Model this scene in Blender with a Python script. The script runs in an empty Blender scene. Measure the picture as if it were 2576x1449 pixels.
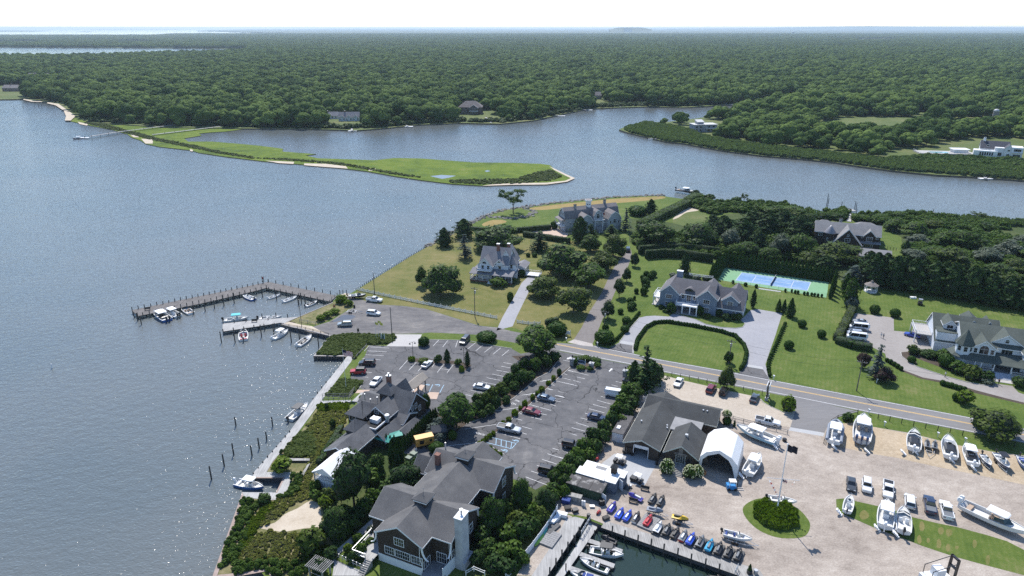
import bpy,bmesh,math,random
import numpy as np
from mathutils import Vector,Matrix
from mathutils.geometry import tessellate_polygon
SC=bpy.context.scene
COL=SC.collection
# ---------------------------------------------------------------- camera, sky, sun
FPX,PITCH,HCAM=1717.0,math.atan((724.5-69.5)/1717.0),90.0
cam=bpy.data.objects.new('camera',bpy.data.cameras.new('camera'))
cam.data.sensor_width=36.0;cam.data.lens=36.0*FPX/2576.0
cam.data.clip_start=1.0;cam.data.clip_end=120000.0
cam.location=(0,0,HCAM);cam.rotation_euler=(math.pi/2-PITCH,0,0)
COL.objects.link(cam);SC.camera=cam
SUN_EL,SUN_AZ=math.radians(53),math.radians(-11) # azimuth clockwise from +Y
world=bpy.data.worlds.new('World');SC.world=world;world.use_nodes=True
wn=world.node_tree;wn.nodes.clear()
sky=wn.nodes.new('ShaderNodeTexSky');sky.sky_type='NISHITA';sky.sun_disc=False
sky.sun_elevation=SUN_EL;sky.sun_rotation=SUN_AZ;sky.altitude=0
sky.air_density=1.0;sky.dust_density=0.2;sky.ozone_density=5.0
bg=wn.nodes.new('ShaderNodeBackground');bg.inputs[1].default_value=0.145
wo=wn.nodes.new('ShaderNodeOutputWorld')
wn.links.new(sky.outputs[0],bg.inputs[0]);wn.links.new(bg.outputs[0],wo.inputs[0])
sun=bpy.data.objects.new('sun',bpy.data.lights.new('sun','SUN'))
sun.data.energy=4.6;sun.data.angle=math.radians(0.53);sun.data.color=(1.0,0.955,0.89)
sd=Vector((math.sin(SUN_AZ)*math.cos(SUN_EL),math.cos(SUN_AZ)*math.cos(SUN_EL),math.sin(SUN_EL)))
sun.rotation_euler=sd.to_track_quat('Z','Y').to_euler();sun.location=(0,0,200)
COL.objects.link(sun)
SC.view_settings.view_transform='Standard';SC.view_settings.look='None'
SC.view_settings.exposure=0.40;SC.view_settings.gamma=1.0;SC.view_settings.use_curve_mapping=False
SC.render.engine='CYCLES'
cy=SC.cycles
cy.max_bounces=5;cy.diffuse_bounces=2;cy.glossy_bounces=2;cy.transmission_bounces=3;cy.transparent_max_bounces=6
cy.volume_bounces=0;cy.use_denoising=False;SC.render.filter_size=1.15;cy.caustics_reflective=False;cy.caustics_refractive=False
cy.sample_clamp_indirect=4.0;cy.sample_clamp_direct=10.0
try:cy.denoiser='OPENIMAGEDENOISE';cy.denoising_prefilter='ACCURATE'
except Exception:pass
# ---------------------------------------------------------------- picture point -> place on the ground
TL=dict(A=(511.1,1086.1,4),B=(798.6,894.4,4),C=(1022.2,1086.1,4),D=(1405.6,894.4,4),E=(1405.6,1086.1,4),F=(1932,958.3,4),
  G=(1932,1086.1,4),H=(0,644,4),I=(644,644,4),J=(1022.2,434.4,4),K=(1288,644,4),L=(1597.2,434.4,4),M=(1932,434.4,4),N=(1932,734.7,4),
  U=(0,0,3),V=(858.7,0,3),W=(1717.3,0,3),O=(0,0,1))
CP,SP=math.cos(PITCH),math.sin(PITCH)
def at(t,x,y,z=0.0):
    o=TL[t];X=o[0]+x/o[2];Y=o[1]+y/o[2]
    u=(X-1288.0)/FPX;v=(724.5-Y)/FPX
    k=(z-HCAM)/(v*CP-SP)
    return Vector((u*k,(CP+v*SP)*k,z))
def ats(t,pts,z=0.0):return[at(t,x,y,z)for x,y in pts]
def proj(x,y,z): # place -> overview pixel
    dz=z-HCAM;d=y*CP-dz*SP;v=y*SP+dz*CP
    return 1288+FPX*x/d,724.5-FPX*v/d
def rise(base,t,x,y): # height of a picture point standing straight above a ground point
    o=TL[t];Y=o[1]+y/o[2];v=(724.5-Y)/FPX
    return HCAM+(v*CP-SP)/(CP+v*SP)*base.y
def yaw(a,b):return math.atan2(b.y-a.y,b.x-a.x)
# ---------------------------------------------------------------- materials
MATS={}
def _n(nt,typ,**kw):
    n=nt.nodes.new(typ)
    for k,v in kw.items():
        if k.startswith('i_'):
            n.inputs[int(k[2:])].default_value=v
        else:setattr(n,k,v)
    return n
def mat(name,col,rough=0.7,metal=0.0,var=0.0,scale=1.0,col2=None,bump=0.0,bscale=None,spec=0.5,objrand=0.0,coat=0.0,coord='Object',detail=6.0,contrast=(0.35,0.65)):
    """plain / two-tone noise material"""
    if name in MATS:return MATS[name]
    m=bpy.data.materials.new(name);MATS[name]=m;m.use_nodes=True
    nt=m.node_tree;p=nt.nodes['Principled BSDF'];L=nt.links
    p.inputs['Roughness'].default_value=rough;p.inputs['Metallic'].default_value=metal
    p.inputs['Specular IOR Level'].default_value=spec
    if coat:p.inputs['Coat Weight'].default_value=coat;p.inputs['Coat Roughness'].default_value=0.08
    c=(*col,1.0)
    p.inputs['Base Color'].default_value=c
    m.diffuse_color=c
    if col2 or var or bump:
        tc=_n(nt,'ShaderNodeTexCoord');no=_n(nt,'ShaderNodeTexNoise');no.inputs['Scale'].default_value=scale;no.inputs['Detail'].default_value=detail
        no.inputs['Roughness'].default_value=0.62
        L.new(tc.outputs[coord],no.inputs['Vector'])
        if col2 is None:col2=tuple(min(1,v*(1+var))for v in col);c=(*[v*(1-var)for v in col],1)
        r=_n(nt,'ShaderNodeValToRGB');r.color_ramp.elements[0].position=contrast[0];r.color_ramp.elements[1].position=contrast[1]
        r.color_ramp.elements[0].color=c;r.color_ramp.elements[1].color=(*col2,1)
        L.new(no.outputs['Fac'],r.inputs['Fac']);out=r.outputs['Color']
        L.new(out,p.inputs['Base Color'])
        if bump:
            nb=_n(nt,'ShaderNodeTexNoise');nb.inputs['Scale'].default_value=bscale or scale*8;nb.inputs['Detail'].default_value=4
            L.new(tc.outputs[coord],nb.inputs['Vector'])
            b=_n(nt,'ShaderNodeBump');b.inputs['Strength'].default_value=bump;b.inputs['Distance'].default_value=0.1
            L.new(nb.outputs['Fac'],b.inputs['Height']);L.new(b.outputs[0],p.inputs['Normal'])
    return m
def layered(name,stops,scales,rough=0.95,bump=0.5,bscale=3.0,bdist=0.15,stretch=None,spec=0.25,mow=None,crack=0):
    """ground material: two noises mixed through a colour ramp; stops = [(pos, rgb)...]"""
    if name in MATS:return MATS[name]
    m=bpy.data.materials.new(name);MATS[name]=m;m.use_nodes=True
    nt=m.node_tree;p=nt.nodes['Principled BSDF'];L=nt.links
    p.inputs['Roughness'].default_value=rough;p.inputs['Specular IOR Level'].default_value=spec
    tc=_n(nt,'ShaderNodeTexCoord');src=tc.outputs['Object']
    if stretch:
        mp=_n(nt,'ShaderNodeMapping');mp.inputs['Scale'].default_value=stretch[:3];mp.inputs['Rotation'].default_value=(0,0,stretch[3])
        L.new(src,mp.inputs['Vector']);src2=mp.outputs[0]
    else:src2=src
    acc=None
    for sc_,w in scales:
        no=_n(nt,'ShaderNodeTexNoise');no.inputs['Scale'].default_value=sc_;no.inputs['Detail'].default_value=5;no.inputs['Roughness'].default_value=0.65
        L.new(src2,no.inputs['Vector'])
        mu=_n(nt,'ShaderNodeMath',operation='MULTIPLY');mu.inputs[1].default_value=w;L.new(no.outputs['Fac'],mu.inputs[0])
        if acc is None:acc=mu.outputs[0]
        else:
            ad=_n(nt,'ShaderNodeMath',operation='ADD');L.new(acc,ad.inputs[0]);L.new(mu.outputs[0],ad.inputs[1]);acc=ad.outputs[0]
    if mow:
        mp=_n(nt,'ShaderNodeMapping');mp.inputs['Rotation'].default_value=(0,0,mow[1]);L.new(src,mp.inputs['Vector'])
        w=_n(nt,'ShaderNodeTexWave',wave_type='BANDS',bands_direction='X',wave_profile='SIN');w.inputs['Scale'].default_value=mow[0];w.inputs['Distortion'].default_value=0.6
        L.new(mp.outputs[0],w.inputs['Vector'])
        mu=_n(nt,'ShaderNodeMath',operation='MULTIPLY_ADD');mu.inputs[1].default_value=mow[2];L.new(w.outputs['Fac'],mu.inputs[0]);L.new(acc,mu.inputs[2]);acc=mu.outputs[0]
    r=_n(nt,'ShaderNodeValToRGB');els=r.color_ramp.elements
    for i,(pos,c)in enumerate(stops):
        e=els[i]if i<2 else els.new(pos)
        e.position=pos;e.color=(*c,1)
    L.new(acc,r.inputs['Fac']);out=r.outputs[0]
    if crack:
        vo=_n(nt,'ShaderNodeTexVoronoi',feature='DISTANCE_TO_EDGE');vo.inputs['Scale'].default_value=crack;wn_=_n(nt,'ShaderNodeTexNoise');wn_.inputs['Scale'].default_value=.35;wn_.inputs['Detail'].default_value=6
        L.new(src,wn_.inputs['Vector']);am=_n(nt,'ShaderNodeVectorMath',operation='MULTIPLY_ADD');am.inputs[1].default_value=(4,4,0);L.new(wn_.outputs['Color'],am.inputs[0]);L.new(src,am.inputs[2]);L.new(am.outputs[0],vo.inputs['Vector'])
        lt=_n(nt,'ShaderNodeMath',operation='LESS_THAN');lt.inputs[1].default_value=.0075;L.new(vo.outputs['Distance'],lt.inputs[0]);mk=_n(nt,'ShaderNodeMixRGB');mk.inputs[2].default_value=(.04,.04,.042,1);L.new(lt.outputs[0],mk.inputs[0]);L.new(out,mk.inputs[1]);out=mk.outputs[0]
    L.new(out,p.inputs['Base Color'])
    m.diffuse_color=(*stops[len(stops)//2][1],1)
    if bump:
        nb=_n(nt,'ShaderNodeTexNoise');nb.inputs['Scale'].default_value=bscale;nb.inputs['Detail'].default_value=5
        L.new(src,nb.inputs['Vector'])
        b=_n(nt,'ShaderNodeBump');b.inputs['Strength'].default_value=bump;b.inputs['Distance'].default_value=bdist
        L.new(nb.outputs['Fac'],b.inputs['Height']);L.new(b.outputs[0],p.inputs['Normal'])
    return m
def leafmat(name,a,b,trans=0.25,rough=0.6,objvar=0.5,stand=0):
    """foliage: colour differs from leaf clump to leaf clump and from plant to plant"""
    if name in MATS:return MATS[name]
    m=bpy.data.materials.new(name);MATS[name]=m;m.use_nodes=True
    nt=m.node_tree;nt.nodes.clear();L=nt.links
    g=_n(nt,'ShaderNodeNewGeometry');oi=_n(nt,'ShaderNodeObjectInfo')
    mx=_n(nt,'ShaderNodeMix',data_type='FLOAT');mx.inputs[0].default_value=objvar
    L.new(g.outputs['Random Per Island'],mx.inputs[2]);L.new(oi.outputs['Random'],mx.inputs[3])
    r=_n(nt,'ShaderNodeValToRGB');els=r.color_ramp.elements
    els[0].color=(*a,1);els[1].color=(*b,1);els[0].position=0.1;els[1].position=0.9
    fac=mx.outputs[0]
    if stand: # whole stands of trees differ in tone
        nz=_n(nt,'ShaderNodeTexNoise');nz.inputs['Scale'].default_value=.009;nz.inputs['Detail'].default_value=3;L.new(oi.outputs['Location'],nz.inputs['Vector'])
        mm=_n(nt,'ShaderNodeMath',operation='MULTIPLY_ADD');mm.inputs[1].default_value=stand;mm.inputs[2].default_value=-stand/2;L.new(nz.outputs['Fac'],mm.inputs[0]);ad=_n(nt,'ShaderNodeMath',operation='ADD',use_clamp=True);L.new(mm.outputs[0],ad.inputs[0]);L.new(fac,ad.inputs[1]);fac=ad.outputs[0]
    L.new(fac,r.inputs[0])
    d=_n(nt,'ShaderNodeBsdfPrincipled');d.inputs['Roughness'].default_value=rough;d.inputs['Specular IOR Level'].default_value=0.06
    L.new(r.outputs[0],d.inputs['Base Color'])
    o=_n(nt,'ShaderNodeOutputMaterial')
    if trans:
        t=_n(nt,'ShaderNodeBsdfTranslucent');hs=_n(nt,'ShaderNodeMixRGB',blend_type='MULTIPLY');hs.inputs[0].default_value=1;hs.inputs[2].default_value=(1.0,1.15,0.45,1)
        L.new(r.outputs[0],hs.inputs[1]);L.new(hs.outputs[0],t.inputs['Color'])
        ms=_n(nt,'ShaderNodeMixShader');ms.inputs[0].default_value=trans
        L.new(d.outputs[0],ms.inputs[1]);L.new(t.outputs[0],ms.inputs[2]);L.new(ms.outputs[0],o.inputs[0])
    else:L.new(d.outputs[0],o.inputs[0])
    m.diffuse_color=(*a,1)
    return m
# ---------------------------------------------------------------- objects
def link(o,parent=None):
    COL.objects.link(o)
    if parent is not None:o.parent=parent
    return o
def tag(o,label=None,cat=None,group=None,kind=None):
    if label:o['label']=label
    if cat:o['category']=cat
    if group:o['group']=group
    if kind:o['kind']=kind
    return o
def empty(name,loc,rz=0.0,label=None,cat=None,group=None,scale=None):
    o=bpy.data.objects.new(name,None);o.empty_display_size=0.5
    o.location=loc;o.rotation_euler=(0,0,rz)
    if scale:o.scale=(scale,)*3 if isinstance(scale,(int,float))else scale
    COL.objects.link(o);return tag(o,label,cat,group)
def obj(name,data,parent=None,loc=None,rot=None,scale=None,mats=None):
    o=bpy.data.objects.new(name,data);link(o,parent)
    if loc is not None:o.location=loc
    if rot is not None:o.rotation_euler=rot if not isinstance(rot,(int,float))else(0,0,rot)
    if scale is not None:o.scale=(scale,)*3 if isinstance(scale,(int,float))else scale
    if mats:
        for i,m in enumerate(mats):o.material_slots[i].link='OBJECT';o.material_slots[i].material=m
    return o
KIDS={}
def copy_tree(root,loc,rz,label=None,group=None,scale=None,name=None):
    c=root.copy();COL.objects.link(c);c.location=loc;c.rotation_euler=(0,0,rz)
    if scale is not None:c.scale=(scale,)*3 if isinstance(scale,(int,float))else scale
    if label:c['label']=label
    if group:c['group']=group
    for ch in list(root.children):
        d=ch.copy();COL.objects.link(d);d.parent=c
        for g in list(ch.children):
            e=g.copy();COL.objects.link(e);e.parent=d
    return c
class MB:
    """collects faces, builds ONE mesh object"""
    def __init__(s):s.v=[];s.f=[];s.m=[]
    def face(s,pts,m=0):
        b=len(s.v);s.v.extend([tuple(p)for p in pts]);s.f.append(tuple(range(b,b+len(pts))));s.m.append(m)
    def box(s,x0,y0,z0,x1,y1,z1,m=0,rz=0.0,c=None):
        P=[(x0,y0,z0),(x1,y0,z0),(x1,y1,z0),(x0,y1,z0),(x0,y0,z1),(x1,y0,z1),(x1,y1,z1),(x0,y1,z1)]
        if rz:
            cx,cy_=c if c else((x0+x1)/2,(y0+y1)/2);k,q=math.cos(rz),math.sin(rz)
            P=[(cx+(x-cx)*k-(y-cy_)*q,cy_+(x-cx)*q+(y-cy_)*k,z)for x,y,z in P]
        b=len(s.v);s.v.extend(P)
        for f in((0,3,2,1),(4,5,6,7),(0,1,5,4),(1,2,6,5),(2,3,7,6),(3,0,4,7)):s.f.append(tuple(b+i for i in f));s.m.append(m)
    def hexa(s,P,m=0):
        b=len(s.v);s.v.extend([tuple(p)for p in P])
        for f in((0,3,2,1),(4,5,6,7),(0,1,5,4),(1,2,6,5),(2,3,7,6),(3,0,4,7)):s.f.append(tuple(b+i for i in f));s.m.append(m)
    def prism(s,poly,off,m=0,m2=None):
        """extrude a planar polygon (list of 3d) by vector off"""
        n=len(poly);b=len(s.v);off=Vector(off)
        s.v.extend([tuple(p)for p in poly]);s.v.extend([tuple(Vector(p)+off)for p in poly])
        s.f.append(tuple(range(b+n-1,b-1,-1)));s.m.append(m);s.f.append(tuple(range(b+n,b+2*n)));s.m.append(m)
        for i in range(n):
            j=(i+1)%n;s.f.append((b+i,b+j,b+n+j,b+n+i));s.m.append(m if m2 is None else m2)
    def loft(s,rings,m=0,cap=True,closed=True):
        n=len(rings[0]);b=len(s.v)
        for r in rings:s.v.extend([tuple(p)for p in r])
        for k in range(len(rings)-1):
            for i in range(n if closed else n-1):
                j=(i+1)%n;s.f.append((b+k*n+i,b+k*n+j,b+(k+1)*n+j,b+(k+1)*n+i));s.m.append(m)
        if cap:
            s.f.append(tuple(range(b+n-1,b-1,-1)));s.m.append(m)
            e=b+(len(rings)-1)*n;s.f.append(tuple(range(e,e+n)));s.m.append(m)
    def tube(s,pts,r,n=6,m=0,r2=None):
        pts=[Vector(p)for p in pts];rings=[]
        for i,p in enumerate(pts):
            d=(pts[min(i+1,len(pts)-1)]-pts[max(i-1,0)]).normalized()
            a=Vector((0,0,1))if abs(d.z)<.9 else Vector((1,0,0))
            u=d.cross(a).normalized();w=d.cross(u).normalized()
            q=r if r2 is None else r+(r2-r)*i/max(1,len(pts)-1)
            rings.append([p+u*q*math.cos(2*math.pi*k/n)+w*q*math.sin(2*math.pi*k/n)for k in range(n)])
        s.loft(rings,m)
    def lathe(s,prof,n=12,m=0,c=(0,0,0)):
        s.loft([[(c[0]+r*math.cos(2*math.pi*k/n),c[1]+r*math.sin(2*math.pi*k/n),c[2]+z)for k in range(n)]for r,z in prof],m)
    def mesh(s,name,mats):
        me=bpy.data.meshes.new(name);me.from_pydata(s.v,[],s.f)
        for m in(mats if isinstance(mats,(list,tuple))else[mats]):me.materials.append(m)
        if any(s.m):me.polygons.foreach_set('material_index',s.m)
        me.update();return me
    def build(s,name,mats,parent=None,loc=None,rot=None,smooth=False,recalc=True,**kw):
        me=s.mesh(name,mats)
        if recalc:
            bm=bmesh.new();bm.from_mesh(me);bmesh.ops.recalc_face_normals(bm,faces=bm.faces);bm.to_mesh(me);bm.free()
        if smooth:me.polygons.foreach_set('use_smooth',[True]*len(me.polygons))
        return obj(name,me,parent,loc,rot,**kw)
def spline(pts,k=6,closed=True):
    out=[];n=len(pts)
    for i in range(n if closed else n-1):
        p0,p1,p2,p3=[Vector(pts[(i+d)%n]if closed else pts[min(max(i+d,0),n-1)])for d in(-1,0,1,2)]
        for j in range(k):
            t=j/k
            out.append(0.5*((2*p1)+(p2-p0)*t+(2*p0-5*p1+4*p2-p3)*t*t+(3*p1-p0-3*p2+p3)*t**3))
    if not closed:out.append(Vector(pts[-1]))
    return out
def sheet(name,pts,z,m,skirt=None,kind='structure',parent=None,skirt_mat=None):
    pts=[Vector((p[0],p[1],z))for p in pts]
    b=MB();n=len(pts);b.v=[tuple(p)for p in pts]
    for t in tessellate_polygon([pts]):
        b.f.append(tuple(t));b.m.append(0)
    area=sum(pts[i].x*pts[(i+1)%n].y-pts[(i+1)%n].x*pts[i].y for i in range(n))
    mm=[m]
    me=b.mesh(name,mm)
    for p_ in me.polygons:
        if p_.normal.z<0:p_.flip()
    o=obj(name,me,parent)
    if parent is None:tag(o,kind=kind)
    if skirt is not None:
        q=MB();s=1 if area>0 else-1
        for i in range(n):
            a,c=pts[i],pts[(i+1)%n]
            q.face([a,(a.x,a.y,skirt),(c.x,c.y,skirt),c]if s>0 else[a,c,(c.x,c.y,skirt),(a.x,a.y,skirt)])
        q.build('bank',skirt_mat or m,o,recalc=False)
    return o
def inside(px_,py_,poly):
    x=np.asarray(px_);y=np.asarray(py_);r=np.zeros(x.shape,bool);n=len(poly)
    for i in range(n):
        x1,y1=poly[i][0],poly[i][1];x2,y2=poly[(i+1)%n][0],poly[(i+1)%n][1]
        if y1==y2:continue
        c=((y1>y)!=(y2>y))&(x<(x2-x1)*(y-y1)/(y2-y1)+x1);r^=c
    return r
random.seed(7);RNG=np.random.default_rng(7)
# ================================================================ water, land, ground surfaces
ZW=-1.2
def water_mat(name,deep,rough,big,small):
    m=bpy.data.materials.new(name);m.use_nodes=True;nt=m.node_tree;p=nt.nodes['Principled BSDF'];L=nt.links
    p.inputs['Base Color'].default_value=(*deep,1);p.inputs['Roughness'].default_value=rough;p.inputs['IOR'].default_value=1.333
    p.inputs['Specular IOR Level'].default_value=0.8
    tc=_n(nt,'ShaderNodeTexCoord')
    nl=_n(nt,'ShaderNodeTexNoise');nl.inputs['Scale'].default_value=0.012;nl.inputs['Detail'].default_value=4
    L.new(tc.outputs['Object'],nl.inputs['Vector'])
    r=_n(nt,'ShaderNodeValToRGB');r.color_ramp.elements[0].position=.35;r.color_ramp.elements[1].position=.7
    r.color_ramp.elements[0].color=(*deep,1);r.color_ramp.elements[1].color=(deep[0]*1.35,deep[1]*1.2,deep[2]*1.12,1)
    L.new(nl.outputs['Fac'],r.inputs[0]);L.new(r.outputs[0],p.inputs['Base Color'])
    mp=_n(nt,'ShaderNodeMapping');mp.inputs['Rotation'].default_value=(0,0,math.radians(-14));mp.inputs['Scale'].default_value=(0.75,1.0,1.0)
    L.new(tc.outputs['Object'],mp.inputs['Vector'])
    w1=_n(nt,'ShaderNodeTexNoise');w1.inputs['Scale'].default_value=0.6;w1.inputs['Detail'].default_value=2;w1.inputs['Roughness'].default_value=.55
    w2=_n(nt,'ShaderNodeTexNoise');w2.inputs['Scale'].default_value=2.3;w2.inputs['Detail'].default_value=1;w2.inputs['Roughness'].default_value=.6
    L.new(mp.outputs[0],w1.inputs['Vector']);L.new(mp.outputs[0],w2.inputs['Vector'])
    b1=_n(nt,'ShaderNodeBump');b1.inputs['Strength'].default_value=1.0;b1.inputs['Distance'].default_value=big
    b2=_n(nt,'ShaderNodeBump');b2.inputs['Strength'].default_value=1.0;b2.inputs['Distance'].default_value=small
    L.new(w1.outputs['Fac'],b1.inputs['Height']);L.new(w2.outputs['Fac'],b2.inputs['Height']);L.new(b1.outputs[0],b2.inputs['Normal'])
    L.new(b2.outputs[0],p.inputs['Normal'])
    m.diffuse_color=(*deep,1)
    return m
M_WATER=water_mat('sea_water',(0.108,0.128,0.132),0.05,0.22,0.13)
M_CREEK=water_mat('basin_water',(0.018,0.034,0.028),0.05,0.05,0.02)
M_LAWN=layered('lawn_grass',[(.36,(.044,.080,.012)),(.46,(.070,.112,.018)),(.55,(.098,.138,.026)),(.66,(.165,.168,.062))],[(0.06,.40),(0.35,.33),(2.2,.27)],bump=.6,bscale=6,mow=(0.28,math.radians(25),0.035))
M_DRY=layered('dry_lawn',[(.33,(.075,.105,.020)),(.45,(.120,.130,.034)),(.57,(.185,.165,.062)),(.72,(.250,.205,.105))],[(0.045,.5),(0.35,.28),(2.5,.22)],bump=.6,bscale=6)
M_STRAW=layered('straw_grass',[(.35,(.16,.15,.045)),(.5,(.27,.20,.075)),(.65,(.33,.245,.10))],[(0.08,.5),(0.6,.3),(3,.2)],bump=.6,bscale=5)
M_FIELD=layered('field_grass',[(.35,(.055,.09,.02)),(.5,(.095,.125,.035)),(.65,(.17,.16,.07))],[(0.03,.5),(0.3,.3),(2,.2)],bump=.6,bscale=3)
M_MARSH=layered('marsh_grass',[(.37,(.040,.070,.012)),(.45,(.072,.118,.008)),(.54,(.112,.165,.010)),(.64,(.165,.175,.035))],[(0.02,.36),(0.11,.36),(1.2,.28)],bump=.8,bscale=2.5,bdist=.4)
M_WILD=layered('rough_ground',[(.35,(.028,.050,.012)),(.5,(.05,.075,.02)),(.65,(.09,.10,.035))],[(0.1,.5),(0.8,.3),(4,.2)],bump=.8,bscale=4)
M_DUNE=layered('dune_grass',[(.34,(.060,.085,.022)),(.44,(.13,.135,.05)),(.54,(.24,.205,.11)),(.66,(.44,.38,.28))],[(0.10,.45),(0.7,.33),(4,.22)],bump=.9,bscale=5)
M_SAND=layered('beach_sand',[(.34,(.36,.30,.22)),(.5,(.50,.43,.34)),(.66,(.58,.52,.43))],[(0.2,.45),(1.5,.3),(7,.25)],bump=.5,bscale=6)
M_ASPH=layered('worn_asphalt',[(.34,(.070,.070,.074)),(.46,(.105,.105,.110)),(.56,(.145,.142,.144)),(.66,(.235,.225,.215))],[(0.06,.42),(0.5,.32),(5,.26)],bump=.25,bscale=14,bdist=.03,crack=.11)
M_ASPH2=layered('sandy_asphalt',[(.36,(.085,.082,.086)),(.46,(.135,.130,.132)),(.55,(.185,.175,.168)),(.66,(.32,.29,.26))],[(0.09,.50),(0.6,.28),(5,.22)],bump=.25,bscale=14,bdist=.03,stretch=(1,2.4,1,math.radians(20)))
M_ROAD=layered('road_asphalt',[(.34,(.150,.147,.148)),(.5,(.190,.185,.186)),(.66,(.235,.228,.225))],[(0.05,.35),(0.8,.3),(6,.35)],bump=.2,bscale=16,bdist=.02,stretch=(.35,1.6,1,math.radians(24)))
M_DRIVE=layered('grey_gravel',[(.34,(.24,.24,.26)),(.5,(.31,.31,.33)),(.66,(.38,.375,.39))],[(0.1,.3),(1.2,.3),(9,.4)],bump=.4,bscale=12,bdist=.04)
M_LANE=layered('lane_asphalt',[(.34,(.15,.135,.13)),(.5,(.195,.178,.17)),(.66,(.24,.222,.21))],[(0.08,.4),(1,.3),(7,.3)],bump=.3,bscale=14,bdist=.03)
M_COURTY=layered('pale_drive',[(.34,(.22,.20,.185)),(.5,(.285,.262,.245)),(.66,(.34,.318,.30))],[(0.08,.4),(1,.3),(7,.3)],bump=.3,bscale=14,bdist=.03)
M_GRAVEL=layered('shell_gravel',[(.36,(.19,.155,.128)),(.45,(.285,.242,.205)),(.54,(.385,.332,.282)),(.66,(.53,.48,.42))],[(0.06,.36),(0.45,.28),(3.4,.36)],bump=.55,bscale=9,bdist=.08,stretch=(.75,1.2,1,math.radians(25)))
M_SHELL=layered('clam_shell_lot',[(.34,(.30,.25,.195)),(.46,(.40,.345,.28)),(.6,(.50,.44,.37)),(.72,(.58,.53,.46))],[(0.1,.25),(1.1,.33),(4.5,.42)],bump=.6,bscale=7,bdist=.08)
M_TANSAND=layered('tan_pebble',[(.36,(.25,.19,.125)),(.46,(.36,.285,.195)),(.56,(.455,.37,.265)),(.68,(.56,.48,.37))],[(0.1,.25),(1.1,.33),(4.5,.42)],bump=.6,bscale=7,bdist=.08)
M_CONC=layered('concrete',[(.35,(.33,.335,.34)),(.5,(.40,.405,.41)),(.65,(.46,.46,.46))],[(0.2,.4),(2,.3),(9,.3)],bump=.15,bscale=15,bdist=.02)
M_PAVER=layered('pale_pavers',[(.35,(.36,.345,.33)),(.5,(.43,.415,.40)),(.65,(.49,.475,.46))],[(0.3,.3),(2,.3),(9,.4)],bump=.2,bscale=6,bdist=.03)
M_PINK=layered('pink_pavers',[(.35,(.40,.30,.235)),(.5,(.50,.385,.31)),(.65,(.56,.44,.36))],[(0.3,.3),(2,.3),(9,.4)],bump=.2,bscale=6,bdist=.03)
M_COBBLE=layered('cobble_band',[(.4,(.30,.27,.25)),(.5,(.42,.385,.36)),(.6,(.52,.49,.46))],[(0.5,.2),(3,.5),(8,.3)],bump=.5,bscale=4,bdist=.08)
M_SOIL=layered('mulch',[(.35,(.045,.034,.027)),(.5,(.075,.058,.045)),(.65,(.12,.095,.075))],[(0.4,.4),(3,.3),(9,.3)],bump=.7,bscale=9)
M_CGREEN=layered('court_green',[(.35,(.155,.30,.165)),(.5,(.185,.345,.20)),(.65,(.215,.375,.23))],[(0.1,.4),(1,.4),(6,.2)],bump=.05)
M_CBLUE=layered('court_blue',[(.35,(.135,.24,.42)),(.5,(.175,.295,.48)),(.66,(.30,.42,.57))],[(0.18,.5),(1,.3),(6,.2)],bump=.05)
M_PAINT=mat('white_paint_line',(.62,.62,.62),.7,var=.2,scale=2.5,coord='Object')
M_BLUEP=mat('blue_paint_line',(.30,.50,.66),.7,var=.2,scale=2.5)
M_YELP=mat('yellow_paint_line',(.66,.42,.12),.7,var=.15,scale=1.5)
M_BANK=mat('bank_mud',(.085,.072,.05),.9,col2=(.15,.125,.09),scale=.5,bump=.6)
def wood(name,a,b,c,ang=0.0,sc=(5.5,.25),mid=.5):
    """weathered deck boards: tone changes from board to board"""
    m=bpy.data.materials.new(name);m.use_nodes=True;nt=m.node_tree;p=nt.nodes['Principled BSDF'];L=nt.links
    p.inputs['Roughness'].default_value=.85;p.inputs['Specular IOR Level'].default_value=.2
    tc=_n(nt,'ShaderNodeTexCoord');mp=_n(nt,'ShaderNodeMapping');mp.inputs['Rotation'].default_value=(0,0,ang);mp.inputs['Scale'].default_value=(sc[0],sc[1],1)
    L.new(tc.outputs['Object'],mp.inputs['Vector'])
    n1=_n(nt,'ShaderNodeTexNoise');n1.inputs['Scale'].default_value=1.0;n1.inputs['Detail'].default_value=2
    n2=_n(nt,'ShaderNodeTexNoise');n2.inputs['Scale'].default_value=.35;n2.inputs['Detail'].default_value=4
    L.new(mp.outputs[0],n1.inputs['Vector']);L.new(tc.outputs['Object'],n2.inputs['Vector'])
    mx=_n(nt,'ShaderNodeMix',data_type='FLOAT');mx.inputs[0].default_value=.4;L.new(n1.outputs['Fac'],mx.inputs[2]);L.new(n2.outputs['Fac'],mx.inputs[3])
    r=_n(nt,'ShaderNodeValToRGB');els=r.color_ramp.elements;els[0].position=.36;els[0].color=(*a,1);els[1].position=.64;els[1].color=(*c,1)
    e=els.new(mid);e.color=(*b,1)
    L.new(mx.outputs[0],r.inputs[0]);L.new(r.outputs[0],p.inputs['Base Color'])
    bp=_n(nt,'ShaderNodeBump');bp.inputs['Strength'].default_value=.5;bp.inputs['Distance'].default_value=.05;L.new(n1.outputs['Fac'],bp.inputs['Height']);L.new(bp.outputs[0],p.inputs['Normal'])
    m.diffuse_color=(*b,1)
    return m
M_DECK=wood('silver_deck_boards',(.28,.275,.27),(.375,.37,.36),(.46,.455,.445),math.radians(-40))
M_DOCK=wood('grey_dock_boards',(.20,.195,.185),(.30,.29,.275),(.40,.39,.37),math.radians(19))
M_DOCKB=wood('grey_dock_boards_across',(.26,.255,.25),(.345,.34,.33),(.43,.42,.41),math.radians(-65))
M_PIER=wood('dark_pier_boards',(.100,.093,.090),(.145,.136,.131),(.20,.188,.182),math.radians(-70))
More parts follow.
